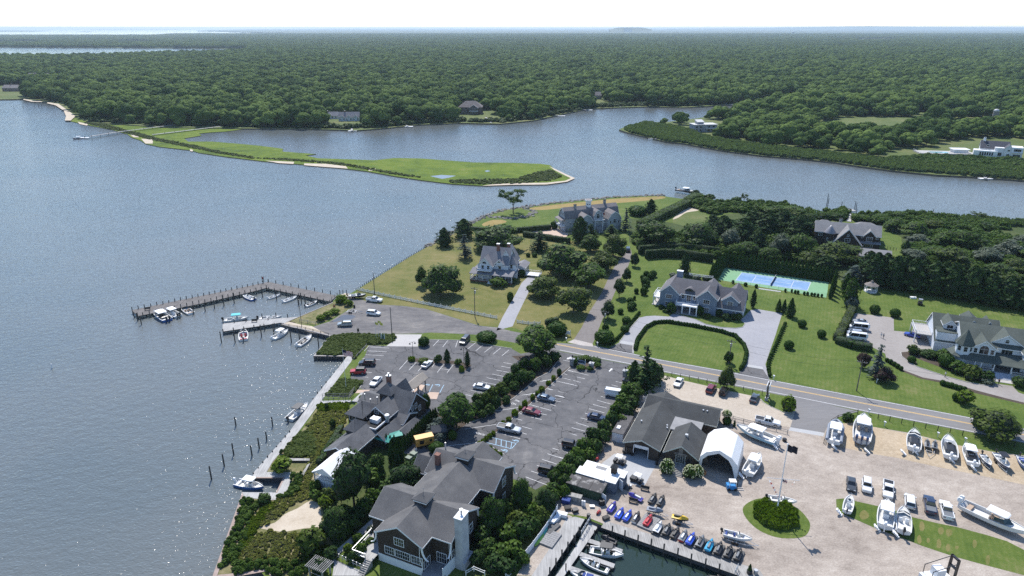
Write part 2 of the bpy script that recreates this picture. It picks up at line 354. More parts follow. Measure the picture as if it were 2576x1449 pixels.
M_TIMBER=mat('dark_piling_timber',(.035,.032,.030),.85,col2=(.085,.078,.07),scale=1.5)
M_SHEETP=mat('bulkhead_timber',(.055,.055,.06),.85,col2=(.12,.12,.125),scale=1.2)
M_CAP=mat('pinkish_cap_timber',(.27,.205,.175),.85,col2=(.36,.28,.245),scale=1.2)

# ---- sea
sea_pts=[(-2600,-60),(2600,-60),(9000,6000),(30000,22000),(60000,70000),(-60000,90000),(-60000,20000),(-9000,4000)]
sheet('water',sea_pts,ZW,M_WATER)
# ---- near shore (bulkheads, slips, basin)
near=([at('O',*p)for p in[(3300,1750),(2050,1700),(1950,1478),(1853.5,1444),(1515,1322),(1472,1304),(1369.7,1449),(1325,1512),(1300,1700),(690,1700),(682,1470),(656,1438),(600,1453),(560,1700),(470,1700),(531,1460)]]
  +ats('A',[(395,607),(742,612),(828,458),(505,458),(500,425),(870,2)])
  +ats('I',[(570,1449),(868,1072),(915,1008),(578,1008),(742,808),(255,695),(320,660),(770,468),(780,445),(850,392),(925,392),(1005,345),(1560,0)])
  +ats('J',[(205,748),(300,705),(455,615),(650,515),(740,465),(850,420),(1000,370),(1190,352),(1430,312),(1800,277),(2100,247),(2400,235),(2576,232)])
  +ats('L',[(290,236),(470,262),(640,235),(780,285),(960,305),(1180,312),(1500,328),(1700,388),(1900,402),(2100,392),(2200,408),(2576,424)])
  +ats('M',[(1100,424),(1300,410),(1500,412),(1700,438),(2100,462),(2576,498)])
  +[at('O',*p)for p in[(2750,585),(3000,650),(3900,1000)]])
sheet('ground',near,0.0,M_LAWN,skirt=-2.5,skirt_mat=M_SHEETP)
NEAR=[(p.x,p.y)for p in near]
# ---- far land: woods across the creek out to the horizon, with the bay cut out of its left side
far=([at('O',*p)for p in[(-900,246),(0,250),(60,249),(83,255),(127,258),(147,263),(167,277),(185,292),(230,308),(420,320),(560,322),(617,323),(683,323),(767,324),(859,326),(892,328),(959,323),(1059,313),(1159,309),(1259,311),(1342,303),(1382,294),(1432,283),(1485,273),(1559,270),(1625,268),(1717,270),(1767,268),(1817,264),(1917,257),(1975,258),
   (1985,262),(1904,268),(1884,273),(1827,286),(1750,298),(1685,306),(1625,308),(1569,320),(1557,326),(1582,334),(1625,344),(1675,356),(1717,360),(1817,378),(1917,391),(2017,399),(2101,408),(2151,416),(2251,429),(2351,439),(2451,444),(2576,453),(2750,464),(3100,480),(4600,500)]]
  +[Vector((30000,9000,0)),Vector((60000,60000,0))]
  +[at('O',*p)for p in[(3400,71.2),(1800,71.3),(860,71.6),(640,73.6),(530,76.5),(500,78.5),(640,82.0),(725,84.3),(450,85.5),(380,90),(0,90),(-1500,92),(-2500,119),(0,119),(480,121.5),(640,124),(668,126.5),(655,129.5),(560,136),(420,140),(300,145),(150,149),(-200,148),(-2600,150),(-2600,240)]])
sheet('terrain',far,0.0,M_FIELD,skirt=-2.0,skirt_mat=M_BANK)
FAR=[(p.x,p.y)for p in far]
def pond(pts):return sheet('pond',[at('O',*p)for p in pts],0.02,M_WATER)
pond([(-60,104.5),(60,104),(104,105.5),(90,107.3),(-60,107.8)]);pond([(290,104.5),(345,103.2),(380,103.5),(370,106.5),(300,106.7)])
pond([(2158,98.5),(2250,97.8),(2268,99),(2230,101.5),(2165,101.7)])
island=[at('O',*p)for p in[(-900,80),(-900,76.6),(60,76.6),(130,77.4),(80,79.6)]]
sheet('barrier_island',island,0.05,M_WILD,skirt=-2);sheet('barrier_island',[at('O',*p)for p in[(190,80),(210,79.2),(235,79.6),(225,80.6)]],0.05,M_WILD,skirt=-2)
sheet('barrier_island',[at('O',*p)for p in[(180,74.6),(430,73.2),(520,73.0),(420,74.2),(250,75.2)]],0.05,M_WILD,skirt=-2)
# ---- marsh spit
marsh=[at('O',*p,-0.75)for p in[(163,302),(187,307),(233,317),(277,325),(320,337),(330,345),(353,353),(367,362),(400,369),(480,378),(500,384),(567,394),(667,406),(767,414),(859,423),(925,431),(992,443),(1059,453),(1142,463),(1212,467),(1292,464),(1375,463),(1425,456),(1443,448),(1425,440),(1399,428),(1383,415),
   (1359,412),(1292,409.5),(1192,408.5),(1059,398.5),(992,397.5),(942,403),(859,400),(800,398),(767,391),(795,387.5),(710,381),(712,374),(650,366),(583,360),(533,356),(473,356),(463,348),(507,341),(500,336),(530,333),(567,331),(617,324),(640,318),(420,306),(240,292),(175,286)]]
sheet('marsh',marsh,-0.75,M_MARSH,skirt=-2.0,skirt_mat=mat('marsh_bank',(.05,.055,.02),.9,col2=(.09,.08,.04),scale=.5))
def sandy(pts,z=-0.72,name='beach',m=None):return sheet(name,[at('O',*p,z)for p in pts],z,m or M_SAND)
sandy([(1381,418),(1395,428),(1421,441),(1436,448),(1422,454.5),(1375,459.5),(1292,460.5),(1235,464),(1212,467.5),(1292,464.8),(1375,464),(1427,457),(1447,448),(1427,439.5),(1401,427)])
sandy([(355,349),(385,350),(384,361),(366,361)]);sandy([(326,337),(343,338),(350,345),(336,345)])
sandy([(667,404),(740,407),(738,412.5),(700,410)]);sandy([(765,411),(820,412),(870,418),(875,424),(820,420),(765,415.5)])
sandy([(927,424),(945,424),(943,429),(927,429.5)]);sandy([(478,375),(486,377),(484,381),(478,380)])
sandy([(120,257),(147,261),(170,277),(190,292),(178,303),(163,303),(166,292),(160,278),(140,265),(118,259.5)],.02)
sandy([(195,306),(221,312),(219,316),(200,312)]);sandy([(60,248.5),(80,252),(118,256.5),(80,256),(58,250.5)],.02)
def mpond(pts):return sheet('pond',[at('O',*p,-0.74)for p in pts],-0.735,mat('shallow_pond',(.16,.15,.14),.12))
mpond([(1082,443),(1110,440),(1148,442),(1130,447),(1112,450)]);mpond([(1219,430),(1227,428),(1234,430.5),(1224,432.5)])
sheet('basin',[at('O',*p,ZW)for p in[(1330,1700),(1325,1500),(1372,1440),(1465,1300),(1520,1315),(1856,1440),(2060,1700)]],ZW+.015,M_CREEK)
# ---- ground surfaces on the near shore
_z=[0.004]
def surf(name,t,pts,m,z,smooth=0):
    P=ats(t,pts)
    if smooth:P=spline(P,smooth)
    return sheet(name,P,z,m)
surf('dry_lawn','J',[(47,838),(205,752),(300,709),(460,618),(650,522),(700,560),(1130,600),(1640,680),(1900,760),(2170,850),(2090,1000),(1990,1190),(1840,1449),(1683,1678),(1543,1688),(1400,1665),(1070,1560),(907,1553),(737,1538),(587,1488),(387,1428),(187,1368),(-33,1338),(-263,1328),(-453,1278),(-506,1225),(-490,1180)],M_DRY,.004)
surf('straw_grass','J',[(1230,360),(1430,330),(1800,292),(2100,262),(2400,245),(2576,238),(2576,262),(2200,300),(1860,322),(1550,358),(1350,376)],M_STRAW,.004,3)
surf('straw_grass','J',[(760,520),(850,480),(960,475),(1010,495),(930,520),(820,545)],M_STRAW,.004,3)
surf('gravel_court','J',[(1180,610),(1330,580),(1445,570),(1440,515),(1530,560),(1600,602),(1670,605),(1560,662),(1420,640),(1300,630)],M_PINK,.008,3)
surf('path','L',[(380,470),(430,420),(530,355),(600,350),(640,380),(520,400),(440,450)],M_SAND,.008,3)
surf('field','L',[(380,470),(520,370),(700,410),(720,470),(640,560),(480,640),(420,560)],M_FIELD,.004,3)
surf('rough_ground','M',[(1130,440),(1500,420),(2100,470),(2576,505),(2900,540),(2900,900),(2576,1000),(2000,950),(1500,860),(1360,830),(1340,650),(1180,560)],M_WILD,.004)
surf('path','M',[(2100,600),(2300,620),(2500,640),(2800,650),(2800,690),(2450,675),(2250,640)],M_SAND,.008,3)
surf('rough_ground','L',[(-60,460),(200,470),(440,520),(700,600),(900,420),(1400,380),(1850,470),(1850,700),(2150,860),(2600,900),(2600,1180),(2100,1110),(1970,1010),(930,925),(840,890),(80,760),(-60,700)],M_WILD,.006)
surf('town_lot','I',[(850,388),(1060,440),(1250,490),(1480,502),(1700,530),(1900,592),(2100,655),(2250,702),(2420,718),(2576,757),(2800,800),(2800,905),(2576,868),(2430,842),(2220,792),(1690,778),(1400,785),(880,778),(745,803),(640,770),(560,715),(640,690),(740,660),(900,560),(985,515),(985,470),(900,425)],M_ASPH2,.012)
surf('puddle','I',[(735,668),(800,640),(862,600),(940,588),(1000,606),(965,632),(880,645),(800,662)],mat('puddle_water',(.10,.10,.10),.03),.016,3)
surf('sand_path','I',[(250,692),(330,660),(450,690),(560,705),(660,760),(745,803),(560,770),(400,725)],M_SAND,.014)
surf('boat_ramp','I',[(850,388),(905,372),(950,385),(1000,405),(985,430),(900,412)],M_SAND,.016)
surf('dry_verge','I',[(770,470),(860,430),(985,480),(960,520),(700,660),(600,690),(470,690),(340,655)],M_DUNE,.010)
# road, its side strips and drives
rt=ats('K',[(224,802),(430,872),(830,902),(1220,980),(1450,1033),(2060,1140),(2576,1240)])+ats('N',[(2050,1264),(2576,1375),(3300,1525)])
rb=ats('N',[(3300,1690),(2576,1520),(2130,1428),(1000,1210),(0,1012)])+ats('K',[(1530,1170),(1180,1092),(480,957),(380,932),(224,905)])
road=sheet('road',rt+rb,.016,M_ROAD)
def stripe(parent,pts,w,m=None,z=.020,name='marking'):
    """painted line along ground points"""
    b=MB()
    for i in range(len(pts)-1):
        a,c=pts[i],pts[i+1];d=(c-a);d.z=0;d.normalize();n=Vector((-d.y,d.x,0))*w/2
        b.face([(a+n)[:2]+(z,),(a-n)[:2]+(z,),(c-n)[:2]+(z,),(c+n)[:2]+(z,)])
    return b.build(name,m or M_PAINT,parent)
stripe(road,ats('K',[(830,912),(1220,987),(1450,1040),(2060,1147),(2576,1246)])+ats('N',[(2050,1270),(2576,1382),(3200,1512)]),.16)
stripe(road,ats('K',[(480,946),(1180,1082),(1530,1160),(2576,1360)])+ats('N',[(1000,1200),(2130,1417),(2576,1508),(3200,1645)]),.16)
yl=ats('K',[(440,888),(1200,1030),(1450,1080),(2576,1300)])+ats('N',[(2040,1325),(2576,1436),(3200,1568)])
for o_ in(-.17,.17):stripe(road,[p+Vector((.41,.91,0))*o_ for p in yl],.15,M_YELP)
surf('cobble_apron','K',[(560,868),(625,838),(810,882),(818,912),(700,900)],M_COBBLE,.020)
surf('lane','K',[(620,842),(700,720),(780,560),(900,375),(965,235),(1040,90),(1115,5),(1140,-60),(1165,-75),(1200,-60),(1205,0),(1170,100),(1095,225),(1010,425),(905,650),(812,885)],M_LANE,.012)
surf('driveway','J',[(905,1590),(970,1449),(1085,1250),(1160,1110),(1215,1055),(1290,1018),(1340,1015),(1290,1075),(1215,1235),(1110,1449),(1070,1545)],M_DRIVE,.012)
surf('driveway','K',[(970,935),(1080,870),(1170,750),(1285,620),(1350,605),(1440,600),(1580,610),(1625,575),(1840,635),(1950,685),(2100,715),(2250,725),(2320,715),(2345,680),(2300,648),(2400,545),(2470,535),(2576,553),(2720,575),(2650,800),(2585,985),(2550,1090),(2590,1242),(2280,1182),(1450,1035),(1220,983)],M_DRIVE,.010)
surf('oval_lawn','K',[(1225,985),(1228,930),(1255,850),(1350,720),(1440,672),(1560,665),(1800,702),(2100,760),(2250,810),(2335,900),(2365,980),(2345,1090),(2285,1180),(2060,1141),(1450,1034)],M_LAWN,.018)
surf('drive_apron','K',[(970,935),(1075,878),(1218,903),(1214,945),(1222,984)],M_ASPH,.016);surf('drive_threshold','K',[(1080,878),(1098,852),(1228,872),(1216,898)],M_CONC,.020)
surf('drive_apron','K',[(2282,1182),(2345,1112),(2525,1140),(2590,1242)],M_ASPH,.020);surf('drive_threshold','K',[(2345,1110),(2355,1088),(2520,1115),(2530,1142)],M_CONC,.024)
surf('driveway','N',[(770,480),(860,208),(1265,258),(1268,390),(1440,405),(1480,330),(1660,330),(1640,585),(1510,612),(1400,600),(1335,607),(1345,645),(1420,705),(1500,750),(1800,850),(2000,905),(2140,930),(2230,940),(2250,915),(2460,945),(2520,1010),(2576,1030),(2800,1075),(2800,1165),(2576,1112),(2400,1070),(2100,990),(1800,900),(1560,860),(1350,780),(1190,672),(1180,620),(1060,560),(1000,512)],M_COURTY,.012)
surf('mulch_bed','N',[(1335,607),(1400,598),(1520,612),(1640,590),(1830,650),(1860,740),(2120,800),(2250,860),(2240,935),(2100,890),(1900,820),(1480,660),(1500,730),(1420,700),(1345,645)],M_SOIL,.010)
surf('mulch_bed','N',[(1340,770),(1560,855),(1800,900),(2100,990),(2576,1112),(2576,1132),(2080,1015),(1780,920),(1540,872),(1330,790)],M_SOIL,.006)
court=surf('tennis_court','L',[(905,955),(1950,1103),(1928,1258),(842,1078)],M_CGREEN,.012)
cq=[at('L',*p)for p in[(1075,1005),(1770,1103),(1735,1188),(1012,1085)]]
sheet('playing_area',cq,.016,M_CBLUE,parent=court)
def cpt(u,v):a=cq[0].lerp(cq[1],u);b=cq[3].lerp(cq[2],u);return a.lerp(b,v)
for u0,v0,u1,v1 in[(0,0,1,0),(0,1,1,1),(0,0,0,1),(1,0,1,1),(0,.125,1,.125),(0,.875,1,.875),(.23,.125,.23,.875),(.77,.125,.77,.875),(.23,.5,.77,.5)]:
    stripe(court,[cpt(u0,v0),cpt(u1,v1)],.14,None,.020)
surf('court_path','L',[(1245,1160),(1470,1192),(1466,1202),(1240,1170)],M_CONC,.012)
# restaurant parking
lot=surf('parking_lot','O',[(926.5,869),(971.5,870),(1066.5,870),(1080,855),(1151.5,856.5),(1288,878),(1310,890),(1385.5,877),(1408,884.5),(1583,918),(1575,930),(1565,964),(1555,999),(1530,1034),(1505,1079),(1475,1114),(1438,1149),(1405,1177),(1397,1204),(1347,1232),(1294,1206),(1180,1200),(1071,1187),(1060,1150),(1015,1140),(1030,1060),(925,985),(898,974),(912,964),(879,955),(895,925),(919,894)],M_ASPH,.020)
surf('paver_apron','I',[(1400,788),(1670,790),(1640,850),(1628,912),(1312,908),(1385,850)],M_PAVER,.026);surf('lawn_strip','I',[(1690,775),(1760,770),(2220,792),(2430,842),(2576,868),(2640,890),(2576,932),(2400,905),(2160,858),(2030,848),(1745,842),(1690,905),(1630,905),(1640,850)],M_LAWN,.026,0)
surf('pink_walk','B',[(1040,365),(1225,372),(1200,440),(1135,435),(1060,395)],M_PINK,.026);surf('pink_walk','B',[(400,345),(530,345),(505,372),(380,380)],M_PINK,.026)
surf('pink_walk','I',[(1640,1290),(1700,1300),(1640,1400),(1500,1365),(1560,1300)],M_PINK,.026)
surf('planting_bed','B',[(1950,5),(2440,-10),(2450,20),(2330,170),(2200,235),(2080,345),(1980,425),(1880,492),(1760,572),(1650,635),(1500,690),(1400,765),(1290,870),(1100,950),(1000,830),(1130,640),(1250,560),(1480,490),(1660,445),(1800,335),(1960,195),(2085,90)],M_SOIL,.026)
surf('island_bed','I',[(1530,1040),(1610,1030),(1900,1050),(2060,1060),(2120,1090),(2170,1100),(2090,1165),(2040,1150),(2070,1095),(1960,1085),(1700,1075),(1530,1058)],M_SOIL,.026);surf('divider_bed','B',[(2455,170),(2540,110),(2545,118),(2130,500),(1910,680),(1805,775),(1620,915),(1600,905),(1790,750),(1900,650),(2110,470)],M_SOIL,.030)
surf('sign_bed','K',[(560,1130),(600,1090),(640,1010),(800,1020),(890,1060),(880,1100),(820,1155),(700,1140)],M_SOIL,.026)
surf('curb_tip','B',[(1700,905),(1740,915),(1870,990),(1860,1015),(1820,1020),(1790,985)],M_SOIL,.028)
def stall(t,a,b,w=.11,m=None):stripe(lot,[at(t,*a),at(t,*b)],w,m,.024)
for a,b in[((1145,915),(1340,927)),((1125,955),(1315,965)),((1100,993),(1285,1003)),((1070,1033),(1255,1045)),((1110,1168),(1165,1174)),((1010,1212),(1130,1220)),((1840,845),(1780,908)),((1932,848),(1880,915)),((2030,850),(2008,918)),((2210,872),(2130,935)),((2292,890),(2213,953)),((2375,910),(2298,970)),((2462,925),(2386,988)),((2545,945),(2474,1005)),
    ((1525,1048),(1442,1142)),((1612,1070),(1538,1150)),((1692,1090),(1630,1160)),((1893,1085),(1824,1172)),((1985,1095),(1920,1178)),((1800,1080),(1770,1120)),((1865,1135),(1940,1144)),((1490,1275),(1460,1320)),((2490,1073),(2576,1088)),((2468,1110),(2600,1135)),((2420,1148),(2576,1178)),((2375,1188),(2540,1222)),((2322,1225),(2455,1252)),((2270,1265),(2445,1302)),((2160,1350),(2290,1375)),((2110,1395),(2270,1433))]:stall('I',a,b)
for a,b in[((565,1150),(770,1200)),((520,1185),(560,1197)),((650,1217),(735,1237)),((478,1220),(590,1247)),((616,1253),(692,1272)),((440,1257),(655,1307)),((395,1295),(430,1303)),((355,1333),(410,1347)),((465,1360),(572,1387)),((440,1402),(528,1423)),((1043,1262),(1110,1278)),((1000,1297),(1065,1312)),((895,1413),(950,1427)),((515,1048),(580,1062)),((245,1268),(400,1247)),((70,1405),(235,1383))]:stall('K',a,b)
for a,b in[((2520,150),(2576,163)),((2440,220),(2500,235)),((2400,255),(2576,295)),((2310,335),(2370,347)),((2430,360),(2530,385)),((2265,370),(2300,378)),((2390,400),(2485,424)),((2170,450),(2220,463)),((2350,450),(2445,465)),((2310,478),(2400,508)),((2125,490),(2230,520)),((2240,523),(2352,553)),((2020,580),(2080,595)),((2205,575),(2305,598)),((1970,628),(2060,652)),((2150,620),(2258,645)),((2060,713),(2160,742)),((2050,775),(2105,792)),((2200,268),(2350,240)),((2030,403),(2190,378)),((1800,558),(2020,524)),((1480,740),(1800,694)),((1280,914),(1615,875)),((1805,775),(2040,838)),((2420,880),(2460,890)),((2365,933),(2560,992)),((2313,988),(2500,1047)),((2260,1045),(2482,1117)),((2207,1105),(2240,1114)),((2150,1163),(2370,1235)),((2095,1222),(2310,1303)),((2510,775),(2576,795))]:stall('B',a,b)
for a,b in[((1760,825),(2000,885)),((1700,875),(1950,938)),((1800,836),(1795,897)),((1850,850),(1848,910)),((1900,862),(1898,922)),((1955,877),(1945,935)),((2000,886),(1955,935)),((1160,292),(1125,365)),((1272,296),(1230,375))]:stall('B',a,b,.13,M_BLUEP)
for a,b in[((305,535),(460,577)),((345,493),(485,530)),((385,450),(520,487)),((425,410),(480,425)),((220,628),(330,655)),((175,677),(300,715)),((130,725),(330,780)),((82,775),(180,803)),((0,405),(58,420)),((0,362),(100,385)),((265,580),(300,590)),((0,952),(150,995)),((0,1020),(90,1046))]:stall('D',a,b)
# painted words, arrows and wheelchair symbols on the asphalt
def ground_text(txt,t,p0,p1,size,m=M_PAINT,flip=False):
    a,b=at(t,*p0),at(t,*p1)
    cu=bpy.data.curves.new('lettering','FONT');cu.body=txt;cu.size=size;cu.align_x='CENTER';cu.align_y='CENTER';cu.materials.append(m)
    o=obj('lettering',cu,lot);c=(a+b)/2;o.location=(c.x,c.y,.025);o.rotation_euler=(0,0,yaw(a,b)+(math.pi if flip else 0));o.scale=((b-a).length/(size*.62*len(txt)),1,1);return o
ground_text('NO PARKING','B',(1685,800),(1580,772),1.0)
ground_text('NO','B',(1995,490),(1957,480),1.1);ground_text('PARKING','B',(2035,462),(1990,447),1.1)
def ground_poly(t,pts,m=M_PAINT,z=.025):return sheet('marking',ats(t,pts),z,m,parent=lot)
ground_poly('K',[(548,1040),(562,1022),(572,1026),(586,1013),(592,1017),(578,1032),(585,1036)]);ground_poly('K',[(972,1160),(990,1140),(985,1137),(1010,1130),(1008,1152),(1000,1148),(984,1164)])
def wheelchair(t,x,y,rz):
    c=at(t,x,y);b=MB();n=14
    for k in range(11):
        a0,a1=math.radians(-150+k*25),math.radians(-125+k*25)
        b.face([(.42*math.cos(a0),.42*math.sin(a0),0),(.56*math.cos(a0),.56*math.sin(a0),0),(.56*math.cos(a1),.56*math.sin(a1),0),(.42*math.cos(a1),.42*math.sin(a1),0)])
    for x0,y0,x1,y1 in[(-.08,.1,.08,.75),(-.05,.25,.45,.36),(0,.0,.4,.12),(.36,-.3,.48,.12),(-.12,.8,.1,1.02)]:b.face([(x0,y0,.001),(x1,y0,.001),(x1,y1,.001),(x0,y1,.001)])
    b.build('symbol',M_BLUEP,lot,(c.x,c.y,.026),rz,recalc=False)
for x,y in[(1108,297),(1213,300),(2000,862),(1888,960)]:wheelchair('B',x,y,math.radians(60))
# kerbs
M_KERB=mat('pale_kerb',(.40,.39,.37),.85,var=.15,scale=1.5)
def kerb(t,pts,h=.13,w=.16,z=0.0,name='kerb'):
    b=MB();P=ats(t,pts)
    for i in range(len(P)-1):
        a,c=P[i],P[i+1];d=c-a;d.normalize();n=Vector((-d.y,d.x,0))*w/2
        b.prism([a+n+Vector((0,0,z)),a-n+Vector((0,0,z)),a-n+Vector((0,0,h)),a+n+Vector((0,0,h))],c-a)
    return tag(b.build(name,M_KERB),kind='structure')
kerb('B',[(2545,118),(2130,500),(1910,680),(1805,775),(1615,918)]);kerb('B',[(1740,915),(1870,990),(1860,1018),(1820,1022)]);kerb('B',[(2450,20),(2330,170),(2200,235),(2080,345),(1980,425),(1880,492),(1760,572),(1650,635),(1500,690)])
kerb('K',[(570,1120),(690,1148),(815,1160),(890,1110)]);kerb('I',[(1745,843),(2030,849),(2160,859),(2400,906),(2576,933)]);kerb('I',[(1090,960),(1140,905)]);kerb('I',[(1030,1350),(1085,1270)])
kerb('K',[(1080,868),(1170,748),(1285,618)]);kerb('K',[(1216,985),(1212,930),(1225,880)]);kerb('K',[(1845,640),(1950,687),(2100,718),(2250,728),(2322,717),(2347,680)]);kerb('N',[(1335,605),(1345,647),(1420,707),(1500,752),(1800,852),(2000,907),(2140,932),(2230,942)])
# boat yard
surf('gravel_yard','O',[(1648,955),(1664,943),(1718,957),(1840,985),(1912,1000),(1918,1012),(1945,1027),(1980,1037),(2001,1034),(2040,1034),(2107,1063),(2199.5,1074.5),(2282,1088),(2362,1108),(2414.5,1121),(2494.5,1136),(2576,1146),(2800,1190),(2900,1690),(2055,1690),(1955,1478),(1857,1442),(1518,1318),(1475,1300),(1400,1288),(1396,1262),(1420,1190),(1480,1130),(1540,1060),(1590,1000)],M_GRAVEL,.020)
surf('shell_lot','O',[(1648,955),(1664,943),(1718,957),(1840,985),(1912,1000),(1918,1012),(1945,1027),(1980,1037),(2001,1034),(1988,1075),(1850,1052),(1800,1030),(1640,990)],M_SHELL,.024)
surf('sand_strip','F',[(700,660),(740,430),(850,420),(1070,465),(1400,530),(1720,605),(1950,655),(2250,715),(2576,760),(2800,805),(2800,1100),(2576,1045),(2200,965),(1700,865),(1300,775),(1050,735)],M_TANSAND,.024)
surf('entry_apron','O',[(1994,998),(2000,1012),(2000.6,1034),(1988,1075),(2074,1089),(2087,1060),(2120,1045),(2160,1035)],M_ROAD,.028);surf('concrete_strip','O',[(1988,1075),(2074,1089),(2071,1098),(1984,1083)],M_CONC,.028)
surf('concrete_pad','D',[(560,990),(660,985),(1000,1065),(860,1315),(640,1290),(430,1085)],M_CONC,.028)
surf('shelter_floor','D',[(1425,1105),(1770,1215),(1870,1030),(1560,930)],mat('dark_dirt',(.16,.15,.14),.9,var=.2,scale=1),.028)
surf('flag_island','E',[(1850,790),(1890,725),(1990,678),(2100,672),(2250,700),(2400,770),(2500,870),(2530,950),(2490,1040),(2390,1072),(2200,1065),(2020,995),(1900,890)],M_LAWN,.030,4);surf('lawn_strip','G',[(685,680),(760,672),(1110,750),(1280,792),(1450,860),(1700,920),(1900,960),(2200,1040),(2400,1100),(2576,1190),(2800,1250),(2800,1520),(2576,1445),(2100,1320),(1850,1250),(1550,1150),(1400,1090),(1100,980),(850,870),(690,800)],M_LAWN,.030)
for x,y,rx,ry in[(965,840,70,50),(1548,955,35,55),(1740,1000,40,40),(1820,1015,45,40),(1522,1085,30,45),(1720,1130,35,50),(1810,1170,28,45),(2080,1125,30,45),(2212,1290,30,55),(1900,1165,25,20),(1612,1095,22,25)]:
    surf('bare_patch','G',[(x+rx*.8*math.cos(k*.785)*random.uniform(.8,1.1),y+ry*math.sin(k*.785)*random.uniform(.8,1.1))for k in range(8)],M_DRY,.034,3)
surf('sign_island','D',[(2030,440),(2040,402),(2150,392),(2330,430),(2372,470),(2376,545),(2340,572),(2250,566),(2130,512),(2060,472)],M_LAWN,.032);kerb('D',[(2032,440),(2062,475),(2132,515),(2250,569),(2340,575)],.1)
surf('pebble_path','C',[(1520,805),(1670,850),(1620,930),(1280,1449),(1110,1449),(1230,1215),(1370,1010)],M_GRAVEL,.012)
# lower left shore
surf('dune','A',[(880,60),(1390,-20),(1300,150),(1160,330),(1150,480),(1060,600),(1200,780),(1250,1030),(1330,1180),(1210,1300),(1100,1300),(1100,1449),(700,1449),(610,1390),(300,1449),(145,1449),(405,660),(680,690),(810,690),(930,400),(640,400),(700,300)],M_DUNE,.006)
surf('dune','B',[(0,520),(330,475),(300,700),(160,930),(10,1080),(-120,1080),(-300,960),(-120,700)],M_DUNE,.008);surf('sand_patch','A',[(720,915),(820,830),(950,770),(1080,695),(1165,740),(1195,890),(1190,955),(1000,975),(830,1005),(740,1000),(640,985),(560,960)],M_SAND,.012,3)
surf('groundcover_bed','I',[(745,812),(880,785),(1400,790),(1405,840),(1330,890),(1150,900),(1110,900),(990,1040),(985,1003),(600,1003)],M_WILD,.010);surf('groundcover_bed','I',[(850,1240),(900,1235),(1080,1270),(1010,1360),(940,1420),(700,1405)],M_WILD,.010)
surf('shrub_bed','C',[(640,1180),(700,800),(900,600),(1350,560),(1500,470),(1650,620),(1500,830),(1370,1010),(1230,1215),(1000,1449),(560,1449)],M_WILD,.008)
surf('shrub_bed','A',[(1390,-20),(1700,-40),(2250,60),(2150,250),(2250,420),(1800,800),(1330,1180),(1250,1030),(1200,780),(1060,600),(1150,480),(1160,330),(1300,150)],M_WILD,.009)
# ================================================================ foliage shapes and the woods
def quads_mesh(name,C,N,S,mats,mi=None,up=None,asp=1.0,core=None):
    """many kite shaped leaf clumps at C, facing N, size S (numpy arrays); core = optional (verts, faces)"""
    n=len(C);N=N/np.maximum(np.linalg.norm(N,axis=1,keepdims=True),1e-6)
    a=RNG.normal(size=(n,3));U=np.cross(N,a);U/=np.maximum(np.linalg.norm(U,axis=1,keepdims=True),1e-6);W=np.cross(N,U)
    if up is not None:
        U=np.tile(np.array([[0,0,1.0]]),(n,1))+0.25*RNG.normal(size=(n,3));U/=np.linalg.norm(U,axis=1,keepdims=True);W=np.cross(N,U);W/=np.maximum(np.linalg.norm(W,axis=1,keepdims=True),1e-6)
    s=S[:,None];j=RNG.uniform(.75,1.25,size=(4,n,1))
    V=np.empty((n,4,3));V[:,0]=C-U*s*j[0]*asp;V[:,1]=C+W*s*j[1]*.62+N*s*.12;V[:,2]=C+U*s*j[2]*asp;V[:,3]=C-W*s*j[3]*.62+N*s*.12
    verts=V.reshape(-1,3);nv=4*n
    me=bpy.data.meshes.new(name)
    cv,cf=core if core else(np.zeros((0,3)),[])
    me.vertices.add(nv+len(cv));me.vertices.foreach_set('co',np.concatenate([verts,cv]).astype(np.float32).ravel())
    nl=4*n+sum(len(f)for f in cf);me.loops.add(nl)
    li=np.concatenate([np.arange(nv)]+[np.array(f)+nv for f in cf])if len(cf)else np.arange(nv)
    me.loops.foreach_set('vertex_index',li.astype(np.int32));me.polygons.add(n+len(cf))
    tot=np.concatenate([np.full(n,4),np.array([len(f)for f in cf],int)])if len(cf)else np.full(n,4)
    st=np.concatenate([[0],np.cumsum(tot)[:-1]])
    me.polygons.foreach_set('loop_start',st.astype(np.int32))
    for m in(mats if isinstance(mats,(list,tuple))else[mats]):me.materials.append(m)
    if mi is not None or len(cf):
        arr=np.zeros(n+len(cf),np.int32)
        if mi is not None:arr[:n]=mi
        if len(cf)and len(me.materials)>1:arr[n:]=len(me.materials)-1
        me.polygons.foreach_set('material_index',arr)
    me.update(calc_edges=True);me.validate()
    return me
_ico={}
def ico(sub):
    if sub not in _ico:
        bm=bmesh.new();bmesh.ops.create_icosphere(bm,subdivisions=sub,radius=1.0)
        bm.verts.ensure_lookup_table();_ico[sub]=(np.array([v.co[:]for v in bm.verts]),[tuple(v.index for v in f.verts)for f in bm.faces]);bm.free()
    return _ico[sub]
def blobs(lobes,sub=1,shrink=.8,jit=.12):
    V=[];F=[];off=0;iv,fc=ico(sub)
    for c,r in lobes:
        v=iv*(1+RNG.uniform(-jit,jit,size=(len(iv),1)))*np.array(r)*shrink+np.array(c);V.append(v);F+=[tuple(i+off for i in f)for f in fc];off+=len(iv)
    return np.concatenate(V),F
def sph(n):d=RNG.normal(size=(n,3));return d/np.linalg.norm(d,axis=1,keepdims=True)
